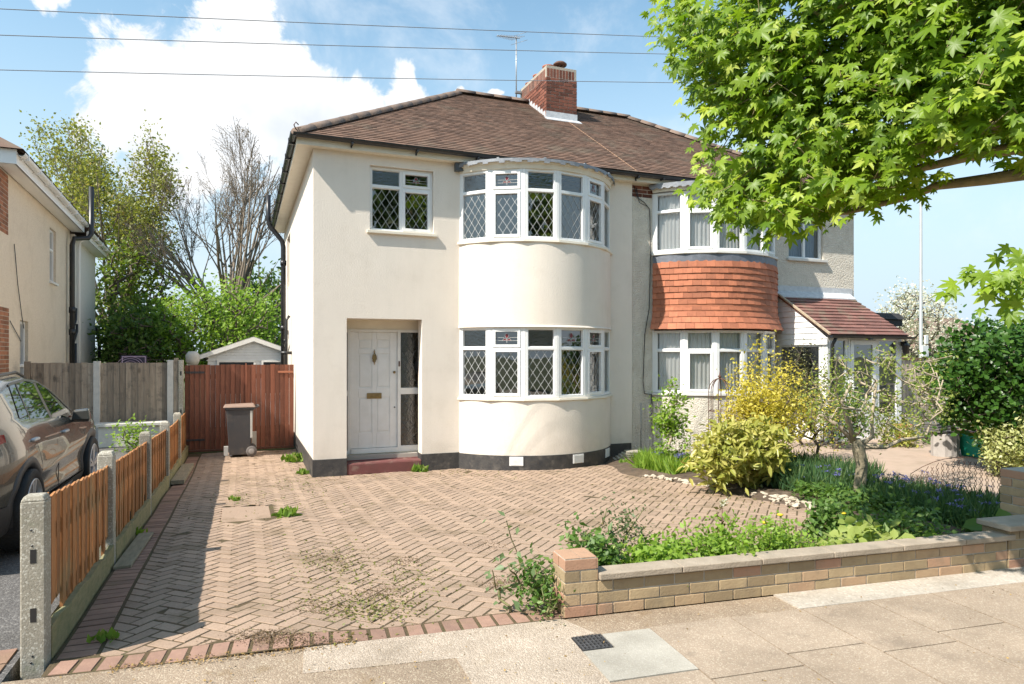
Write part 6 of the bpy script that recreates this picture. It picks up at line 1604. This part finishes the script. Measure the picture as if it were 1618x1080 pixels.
# row of hedge trees on the horizon, both sides
L_far = leafmat('far_leaf', (.05,.09,.02), (.09,.14,.03), (.13,.17,.05), .3)
def farhedge(name, label, x0, x1, y, h):
    n = int((x1-x0)*90); P = np.stack([rng.uniform(x0, x1, n), y+rng.normal(size=n)*1.5, np.zeros(n)], 1); P[:, 2] = -.3 + (h*(.65+.3*np.sin(P[:, 0]*.9)+.12*np.sin(P[:, 0]*2.7)))*np.sqrt(rng.random(n))
    o = leafmesh(name, P, rng.normal(size=P.shape)+[0,-.5,.5], rng.uniform(.25, .6, n), T_WIDE, L_far); tag(o, label, 'trees', kind='stuff')
farhedge('distant_trees', 'dark green belt of distant trees behind the gardens on the left', -45, 3, 46, 6); farhedge('distant_trees', 'green belt of distant trees low on the horizon at the right', 22, 90, 52, 3.2)
t = thing('distant_house', 'distant brown gabled roof just visible right of the blossom tree', 'house', (38, 44, -.3))
a_ = at(1518, 505, 44)
g = MB(); g.box(a_.x-3, 44, -.3, a_.x+8, 52, 2.6); part(g, 'wall', pm('far_brick', (.36,.22,.16), (.30,.18,.13), 2, .9), t)
g = MB(); zz = a_.z; g.add([(a_.x-3.6,43.6,2.4),(a_.x+8.6,43.6,2.4),(a_.x+8.6,52.4,2.4),(a_.x-3.6,52.4,2.4),(a_.x-.2,48,zz+.5),(a_.x+5.2,48,zz+.5)], [(0,1,5,4),(1,2,5),(2,3,4,5),(3,0,4)]); part(g, 'roof', pm('far_tile', (.26,.17,.13), (.2,.13,.1), 2, .9), t)
a_ = at(1583, 565, 60)
t = thing('street_light', 'thin distant street light with a short arm above the dark shrub', 'street light', (a_.x, 60, -.3)); g = MB(); zt_ = at(1583, 490, 60).z; g.tube([(a_.x,60,-.3),(a_.x,60,zt_),(a_.x+.9,60,zt_+.15)], .07, 6); part(g, 'column', M_metal, t); g = MB(); g.box(a_.x+.8, 59.9, zt_+.05, a_.x+1.6, 60.1, zt_+.2); part(g, 'lantern', M_metal, t)

# ---- trees across the street (behind the viewer; mirrored in the windows)
for i, (x, y, h) in enumerate(((-12,-17,10),(-4,-19,9),(3.5,-17,13),(9.5,-17,14.5),(18,-17,12))):
    n = 3200; P, d_ = blobpts(n, (x, y, h*.58), (3.4, 3.0, h*.42), .45); leaf = leafmesh('foliage', P, d_ + rng.normal(size=d_.shape)*.6, rng.uniform(.3, .6, n), T_WIDE, leafmat('street_leaf', (.045,.10,.015), (.09,.16,.03), (.14,.2,.05), .35))
    t = thing('street_tree', ['leafy street tree opposite, first from the left', 'leafy street tree opposite, second from the left', 'tall leafy street tree straight across the road', 'leafy street tree opposite, fourth from the left', 'leafy street tree opposite, at the right end'][i], 'tree', (x, y, 0)); g = MB(); g.tube([(x,y,-.4),(x+.1,y,h*.35),(x,y,h*.7)], [.25,.2,.08], 8); part(g, 'trunk', M_bark, t)
    leaf.parent = t; leaf.location = (-x, -y, 0)

# ---- shrubs and plants
def shrub(name, label, cat, c, r, n, size, mat, tmpl=T_LEAF, shell=.4, nb=60, tw=.004, normal=(-.2,-.2,.7), rs=.6, zb=None, box=False, clump=.1, stems=None, step=.18, group=None, kz=.6, squash=True, sp=None, barkm=None):
    cx, cy, cz = c; zb = zb if zb is not None else gz(cx, cy)
    t = thing(name, label, cat, (cx, cy, zb), group)
    C, d_ = blobpts(nb, c, r, shell); C[:, 2] = np.maximum(C[:, 2], zb+.03)
    if box:
        C = rng.uniform(-1, 1, (nb*3, 3)); C = C[(np.abs(C)**3).sum(1) < 1.15][:nb]; nb = len(C); C = np.array(c) + C*np.array(r)
    # uneven outline
    C += (C-np.array(c))*(.16*np.sin(C[:, 0:1]*9)+.14*np.sin(C[:, 1:2]*11+C[:, 2:3]*8))
    base = [(cx, cy, zb-.08), (cx, cy, zb+.03)]
    mb, dirs, A, rr, ln = colony(base, [tuple(p) for p in C], tw, 2.3, kz, step, .3, 4, .03, up=.3); part(mb, 'stems', barkm or stems or M_bark, t)
    k = max(1, n//nb); P = np.repeat(C, k, axis=0) + rng.normal(size=(nb*k, 3))*(sp if sp is not None else clump); P[:, 2] = np.maximum(P[:, 2], zb+.01)
    N_ = rng.normal(size=P.shape)*rs + np.array(normal); v = np.clip(.35*np.repeat(rng.random(nb), k)+.65*rng.random(len(P)), 0, 1)
    leafmesh('foliage', P, N_, rng.uniform(size*.6, size*1.25, len(P)), tmpl, mat, t, v, t)
    return t
L_auc = leafmat('variegated_leaf', (.26,.30,.05), (.50,.46,.13), (.62,.57,.25), .35, gloss=.3); L_for = leafmat('golden_leaf', (.48,.41,.05), (.66,.57,.11), (.42,.31,.07), .4)
L_shr = leafmat('deep_green_leaf', (.03,.085,.012), (.06,.14,.02), (.10,.20,.03), .3, gloss=.35); L_var = leafmat('cream_green_leaf', (.30,.34,.10), (.52,.52,.24), (.64,.64,.40), .3)
L_mid = leafmat('mid_green_leaf', (.07,.15,.03), (.14,.24,.05), (.24,.33,.10), .4); L_blue = leafmat('blue_green_blade', (.045,.105,.045), (.09,.17,.06), (.18,.24,.08), .35); L_flow = leafmat('bluebell_flower', (.10,.10,.32), (.20,.20,.48), (.30,.29,.56), .3)
L_grass = leafmat('weed_blade', (.12,.22,.03), (.20,.32,.05), (.34,.36,.12), .4)
shrub('aucuba_bush', 'low rounded bush with big yellow-green variegated leaves beside the paving', 'bush', (6.18,7.35,.36), (.64,.5,.46), 3000, .135, L_auc, T_LANCE, .5, 130, normal=(-.3,-.4,.6), rs=.6, clump=.07)
shrub('golden_shrub', 'tall bright yellow shrub in front of the porch', 'shrub', (7.15,8.0,.82), (.72,.6,.88), 8500, .054, L_for, T_LEAF, .15, 300, tw=.0035, clump=.085, rs=.9, kz=1.2)
shrub('golden_shrub', 'smaller yellow twiggy shrub just right of the tall yellow one', 'shrub', (8.3,8.2,.75), (.62,.5,.6), 1300, .045, L_for, T_LEAF, .1, 240, tw=.003, clump=.08, rs=.9, kz=1.2)
shrub('dark_hedge_shrub', 'large dense dark green shrub at the right beyond the path', 'shrub', (10.35,6.5,1.36), (1.0,.7,.72), 12000, .082, L_shr, T_WIDE, .45, 480, box=True, clump=.10, rs=.7, zb=0, normal=(-.4,-.4,.5))
shrub('variegated_bush', 'cream and green variegated bush under the dark green shrub', 'bush', (9.95,6.1,.42), (.55,.5,.45), 6000, .06, L_var, T_LEAF, .5, 200, clump=.07, zb=0)
shrub('variegated_bush', 'small yellow-green bush beside the grey planter', 'bush', (11.2,9.0,.18), (.42,.35,.32), 1000, .07, L_auc, T_LEAF, .4, 80, clump=.07, zb=-.1)
shrub('slender_shrub', 'slim young shrub with fresh green leaves against the pebbledashed wall', 'shrub', (6.32,9.15,.62), (.30,.27,.76), 1500, .07, L_green, T_LEAF, .1, 90, clump=.06, kz=1.6, barkm=M_pbark)
shrub('dusky_shrub', 'dull olive feathery shrub beside the downstairs bay of the pebbledashed house', 'shrub', (9.55,9.6,.95), (.5,.4,1.0), 1900, .05, leafmat('olive_leaf', (.10,.11,.04), (.17,.17,.07), None, .3), T_LEAF, .1, 200, clump=.08, kz=1.6)
shrub('green_shrub', 'mid green shrub close to the porch door behind the pruned tree', 'shrub', (10.0,9.1,.62), (.5,.4,.62), 1700, .065, L_mid, T_LEAF, .3, 130, clump=.08, kz=1)
shrub('green_shrub', 'low green shrub under the boarded gate at the right', 'shrub', (12.6,8.9,.2), (.9,.5,.38), 1900, .07, L_mid, T_LEAF, .4, 130, clump=.1, kz=1)
# pruned small tree with pale limbs
t = thing('pruned_tree', 'small gnarled tree with pale cut-back limbs in the planted bed', 'tree', (6.8, 5.95, -.05))
tx, ty = 6.8, 5.95; crotch = at(1353, 700, ty)
tr_ = MB(); tr0 = MB(); tr0.tube([at(1362,800,ty), at(1358,770,ty), at(1362,735,ty), at(1357,712,ty), at(1352,694,ty)], [.078,.068,.064,.072,.05], 10)
limb = [[at(1352,700,ty), at(1325,672,ty+.1), at(1292,652,ty+.15)], [at(1350,695,ty), at(1338,660,ty), at(1330,635,ty), at(1345,605,ty)], [at(1362,700,ty), at(1378,690,ty), at(1378,655,ty), at(1385,600,ty)], [at(1362,705,ty), at(1400,706,ty-.1), at(1425,694,ty-.15), at(1462,690,ty-.1), at(1475,655,ty), at(1490,600,ty)]]
for i, lb in enumerate(limb): tr_.tube(lb, [.032, .026, .020, .015, .012, .008][:len(lb)], 8)
part(tr0, 'trunk', pm('mossy_trunk', (.30,.25,.17), (.17,.15,.10), 22, .95, .01, 40), t); part(tr_, 'limbs', M_pbark, t)
bs = [crotch]
for lb in limb[:4]:
    for a, b in zip(lb[:-1], lb[1:]):
        for k in range(4): bs.append(a.lerp(b, k/4))
tgt = region(230, [(1275,680),(1280,600),(1310,560),(1400,550),(1470,570),(1505,560),(1500,650),(1470,690),(1400,690),(1330,660)], ty-.35, ty+.4)
mb_, *_r = colony([tuple(b) for b in bs], tgt, .0035, 2.3, .5, .2, .3, 4, .014, up=.35)
sk = (len(bs)-1)*8; g = MB(); g.v = mb_.v[sk:]; g.f = [[i-sk for i in f_] for f_ in mb_.f if min(f_) >= sk]; g.var = mb_.var[sk:]; g.mi = [0]*len(g.f); g.smooth = [True]*len(g.f); part(g, 'twigs', M_pbark, t)
P = np.repeat(np.array(tgt), 12, axis=0) + rng.normal(size=(len(tgt)*12, 3))*.07; leafmesh('foliage', P, rng.normal(size=P.shape)+[0,0,.5], rng.uniform(.025,.055,len(P)), T_LEAF, L_lime, t, None, t)

# plants behind the low wall
def rp_(u, w_, h=0): q = Vector(road(u, w_)); return (q.x, q.y, gz(q.x, q.y)+h)
def clump(name, label, u, w_, r, h, n, size, mat, tmpl=T_LEAF, cat='plant', nb=26, **k):
    q = rp_(u, w_); return shrub(name, label, cat, (q[0], q[1], q[2]+h*.5), (r, r*.8, h*.55), n, size, mat, tmpl, .2, nb, tw=.003, clump=k.pop('cl', .05), zb=q[2], stems=pm('green_stem', (.16,.20,.07), (.2,.12,.07), 9, .8), step=.1, **k)
clump('bushy_weed', 'upright leafy weed growing against the left side of the wall end pier', -.12, -.20, .13, .36, 300, .05, L_mid, nb=34)
clump('bushy_weed', 'small trailing weed at the foot of the end pier on the drive side', -.10, -.05, .10, .18, 160, .035, L_mid)
clump('leggy_weed', 'thin leggy weed with red tips leaning over the drive left of the pier', -.30, -.22, .20, .55, 60, .06, leafmat('grey_green_leaf', (.12,.19,.08), (.2,.27,.13), (.3,.1,.06), .35), nb=14, kz=1.2)
clump('leafy_plant', 'tall mixed leafy plant just behind the end pier', .38, -.45, .30, .46, 800, .06, L_mid, nb=50)
clump('arching_plant', 'arching fern-like plant leaning right behind the wall', .64, -.62, .28, .62, 750, .032, leafmat('fern_leaf', (.05,.09,.03), (.10,.15,.05), (.17,.12,.06), .3), nb=46, kz=1.3)
clump('leafy_plant', 'spreading bright green plant in the first metre of the bed', .88, -.40, .38, .36, 1500, .06, L_green, nb=50)
clump('leafy_plant', 'feathery fresh green plant in the middle of the bed behind the coping', 1.45, -.42, .42, .42, 2200, .045, L_green, nb=60)
clump('leafy_plant', 'lacy green plant below the dandelion stalk', 1.95, -.45, .36, .42, 1900, .04, L_green, nb=60)
clump('leafy_plant', 'low green plant with rusty leaves near the middle of the wall', 2.30, -.33, .24, .22, 500, .05, leafmat('rusty_leaf', (.14,.2,.05), (.22,.26,.07), (.4,.13,.08), .35), nb=30)
clump('broad_leaf_plant', 'pale broad-leaved plant spilling behind the coping right of the rusty leaves', 2.75, -.38, .38, .28, 600, .10, leafmat('pale_broad_leaf', (.24,.32,.07), (.36,.42,.12), (.46,.46,.2), .4), T_WIDE, nb=40)
clump('leafy_plant', 'green leafy plant in the bed in front of the pruned tree', 3.15, -.55, .42, .46, 1800, .055, L_mid, nb=50)
clump('leafy_plant', 'low bright green plant under the pruned tree near the coping', 3.30, -.28, .26, .22, 700, .045, L_green, nb=40)
clump('nettle_plant', 'nettle-like pointed plant at the left foot of the pruned tree', 3.0, -1.05, .34, .42, 800, .07, L_mid, nb=40)
clump('broad_leaf_plant', 'large green leaf rosette beside the capped middle pier', 4.25, -.45, .24, .2, 110, .16, L_mid, T_WIDE, nb=20)
# dandelion-ish stalks
t = thing('seedhead_stalk', 'tall dark stalk topped with a pale seed head behind the wall', 'flower', rp_(1.55, -.62))
q = rp_(1.55, -.62); g = MB(); g.tube([q, (q[0]+.01, q[1], q[2]+.3), (q[0], q[1], q[2]+.50)], [.008,.006,.004], 6); part(g, 'stalk', M_rust, t)
n = 60; P = np.array([[q[0]+.01, q[1], q[2]+.54]]*n) + rng.normal(size=(n,3))*.014; leafmesh('seed_head', P, rng.normal(size=P.shape), .02, T_LEAF, leafmat('seed_white', (.6,.58,.5), (.7,.68,.6)), t, None, t)
P = np.array([[q[0], q[1], q[2]+.3]]*40) + rng.normal(size=(40,3))*[.02,.02,.1]; leafmesh('leaf', P, rng.normal(size=P.shape), .05, T_LEAF, leafmat('bronze_leaf', (.1,.09,.03), (.18,.14,.05)), t, None, t)
for u, w_, h, lab in ((1.92,-.60,.36,'yellow dandelion flower left of the tallest stalk in the bed'), (3.0,-.95,.30,'yellow flower near the pale edging stones'), (2.3,-.9,.34,'yellow flower standing over the paving edge')):
    q = rp_(u, w_); t = thing('yellow_flower', lab, 'flower', q); g = MB(); g.tube([q, (q[0], q[1], q[2]+h)], .004, 5); part(g, 'stalk', pm('green_stem', (.16,.2,.07)), t)
    g = MB(); g.lathe((q[0], q[1], q[2]+h), [(.004,-.01),(.026,0),(.028,.008),(.01,.014)], 12); part(g, 'petals', pm('yellow_petal', (.75,.55,.03), (.7,.5,.02), 9, .7), t)
# mixed low growth, bluebells and grass: nobody could count these
def scatter(name, label, pts, size, tmpl, mat, cat, normal=(0,0,1), rs=.5, up=None):
    P = np.array(pts); N_ = rng.normal(size=P.shape)*rs + np.array(normal); roll = None
    if up: roll = rng.normal(size=P.shape)*.35 + [0,0,1]; N_ = rng.normal(size=P.shape)*[1,1,.2]
    s_ = rng.uniform(size*.6, size*1.3, len(P)); o = leafmesh(name, P, N_, s_, tmpl, mat, None, None, None, roll=roll); return tag(o, label, cat, kind='stuff')
def rnd_uw(n, u0, u1, w0, w1, h0=.0, h1=.08):
    return [tuple(Vector(rp_(random.uniform(u0, u1), random.uniform(w0, w1), random.uniform(h0, h1)))) for _ in range(n)]
scatter('ground_cover', 'low mixed green leaves carpeting the bed behind the wall', rnd_uw(4200, .0, 4.5, -.92, -.13, .0, .12), .05, T_LEAF, L_mid, 'ground cover')
scatter('ground_cover', 'brownish dead leaves scattered on the soil by the bluebells', rnd_uw(700, 2.6, 4.5, -1.4, -.15, .0, .04), .06, T_LEAF, leafmat('dead_leaf', (.20,.11,.06), (.3,.17,.1), None, .2), 'dead leaves')
def inxy(n, poly, h0, h1):
    out = []; xs = [p[0] for p in poly]; ys = [p[1] for p in poly]
    while len(out) < n:
        x, y = random.uniform(min(xs), max(xs)), random.uniform(min(ys), max(ys))
        if inpoly(x, y, poly): out.append((x, y, gz(x, y)+random.uniform(h0, h1)))
    return out
BB = [(6.5,5.2),(6.3,4.2),(7.6,3.9),(7.75,6.0),(7.4,7.4),(6.7,7.3),(6.6,6.2)]
scatter('bluebell_leaves', 'thick blue-green strappy bluebell foliage between the pruned tree and the wire fence', inxy(7000, BB, .0, .05), .24, T_BLADE, L_blue, 'bluebell leaves', up=1)
scatter('ground_cover', 'mixed soft green leaves growing through the bluebells', inxy(3200, BB, .02, .20), .07, T_LEAF, L_mid, 'ground cover')
scatter('bluebell_flowers', 'small blue bluebell flowers above the strappy leaves', [(x+random.gauss(0,.02), y+random.gauss(0,.02), z) for (x, y, z) in inxy(70, BB, .20, .36) for _ in range(16)], .028, T_LEAF, L_flow, 'bluebells', rs=1)
scatter('ground_cover', 'soft mixed leaves between the pale edging stones and the pruned tree', inxy(4200, [(6.15,6.35),(6.3,5.3),(7.0,5.6),(7.5,7.0),(7.2,8.4),(6.6,8.3),(6.75,6.9)], .0, .22), .075, T_LEAF, L_mid, 'ground cover')
scatter('bluebell_leaves', 'blue-green growth between the aucuba and the yellow shrub', inxy(5200, [(6.7,8.6),(6.5,6.6),(7.2,6.3),(8.4,7.0),(8.2,8.6)], .0, .12), .26, T_BLADE, L_blue, 'ground cover', up=1)
scatter('bluebell_leaves', 'green strappy clump below the wire netting near the black plinth', inxy(2400, [(5.95,9.5),(6.1,8.7),(6.6,8.8),(6.9,9.6),(6.5,10.2),(6.2,10.0)], .0, .05), .26, T_BLADE, L_green, 'bluebell leaves', up=1)
scatter('bluebell_flowers', 'pale blue flowers over the strappy clump near the black plinth', [(x+random.gauss(0,.025), y+random.gauss(0,.025), z) for (x, y, z) in inxy(26, [(6.2,9.6),(6.3,8.9),(6.6,9.0),(6.6,9.6)], .18, .32) for _ in range(18)], .03, T_LEAF, L_flow, 'bluebells', rs=1)
# weeds in the paving
wz = [(466,728,.16,170,'leafy weed tuft at the side wall near the front corner of the cream house'),(478,748,.10,70,'little weed in the paving just below the front corner plinth'),(550,744,.12,110,'weed tuft by the left end of the red doorstep'),(661,744,.13,130,'weed tuft by the right end of the red doorstep'),(453,815,.11,120,'bright weed tuft beside the inspection cover'),(372,790,.07,40,'small weed at the far edge of the inspection cover'),(203,845,.10,60,'small weed in the shade below the second fence post'),(988,733,.10,60,'weed at the right end of the black plinth'),(572,680,.0,0,''),(165,1010,.07,30,'tiny weed beside the nearest kickboard'),(228,690,.10,80,'weed at the foot of the far fence end')]
for px, py, r_, n, lab in wz:
    if not n: continue
    d = vdir(px, py); z = -.1
    for _ in range(8): q = Vector((0,0,CAMH)) + d*((z-CAMH)/d.z); z = gz(q.x, q.y)
    P = np.array([q]*n) + rng.normal(size=(n,3))*[r_*.45, r_*.45, .004]; t = leafmesh('weed_tuft', P - np.array(q), rng.normal(size=(n,3))*[1,1,.3], rng.uniform(r_*.5, r_*1.1, n), T_LEAF, L_grass, None, None, None, roll=rng.normal(size=(n,3))*.6+[0,0,.9]); t.location = q
    tag(t, lab, 'weed', 'weeds growing between the pavers')
mp = []
def mosspatch(px, py, sx, sy, n):
    for _ in range(int(n*1.7)):
        x_, y_ = random.gauss(px, sx), random.gauss(py, sy); d = vdir(x_, y_)
        if d.z > -.05: continue
        q = Vector((0,0,CAMH)) + d*((-.12-CAMH)/d.z); x, y = q.x, q.y; d2 = (gz(x, y)-CAMH)/d.z; q = Vector((0,0,CAMH)) + d*d2
        if -.95 < q.x < rightedge(q.y): mp.append((q.x, q.y, gz(q.x, q.y)-.004))
for a in ((520,905,45,22,420),(560,960,60,14,420),(455,1005,50,7,260),(650,925,30,18,200),(560,748,180,6,300),(430,775,60,25,200),(1100,790,60,30,520),(1050,850,80,25,420),(800,745,120,5,160),(480,760,40,15,120),(1150,815,60,25,300),(370,800,30,15,120)): mosspatch(*a)
scatter('moss', 'moss and tiny seedlings growing in the paving joints', mp, .028, T_LEAF, leafmat('moss_leaf', (.12,.13,.03), (.2,.2,.05), (.28,.22,.1), .2), 'moss')
def spill(px, py, sx, sy, n):
    out = []
    for _ in range(n):
        d = vdir(random.gauss(px, sx), random.gauss(py, sy))
        if d.z > -.05: continue
        q = Vector((0,0,CAMH)) + d*((-.06-CAMH)/d.z); q = Vector((0,0,CAMH)) + d*((gz(q.x, q.y)-CAMH)/d.z)
        if -.95 < q.x < rightedge(q.y) and linef(q) > .01: out.append((q.x, q.y, gz(q.x, q.y)+wav(q.x, q.y)+.002))
    return out
scatter('soil_crumbs', 'brown soil and sand crumbs spilled over the paving blocks', [p for a in ((848,922,30,8,1500),(800,918,22,6,500),(645,886,16,5,500),(600,935,28,7,700),(430,1008,32,5,1100),(540,880,26,12,600),(510,960,26,8,500),(470,1018,60,4,700),(770,860,20,5,300)) for p in spill(*a)], .013, T_LEAF, leafmat('soil_crumb', (.10,.065,.035), (.20,.13,.07), (.30,.2,.12), .02), 'soil')
scatter('leaf_litter', 'crumbs of fallen yellow blossom and bits on the pavement', [road(random.uniform(-2.6,-1.3), random.uniform(-.05,.06), .002) for _ in range(500)] + [road(random.uniform(-.6,5), random.uniform(.1,2.2), .006) for _ in range(260)] + [road(random.uniform(-3,0), random.uniform(.0,.9), .002) for _ in range(160)], .016, T_LEAF, leafmat('litter', (.25,.15,.06), (.42,.28,.1), (.1,.07,.04), .1), 'litter')
# greenery on the neighbour's side
shrub('green_shrub', 'small green plant below the grey fence behind the orange fence', 'plant', (-1.8,13.6,.25), (.35,.3,.25), 500, .07, L_green, T_LEAF, .3, 50, zb=0)
g = MB(); g.box(-2.45,14.3,0,-1.4,14.6,.38); g.box(-2.5,14.25,.38,-1.35,14.62,.44); tag(g.build('concrete_block', M_conc2, None, .01), 'pale low block wall at the foot of the grey fence behind the car', 'block wall')
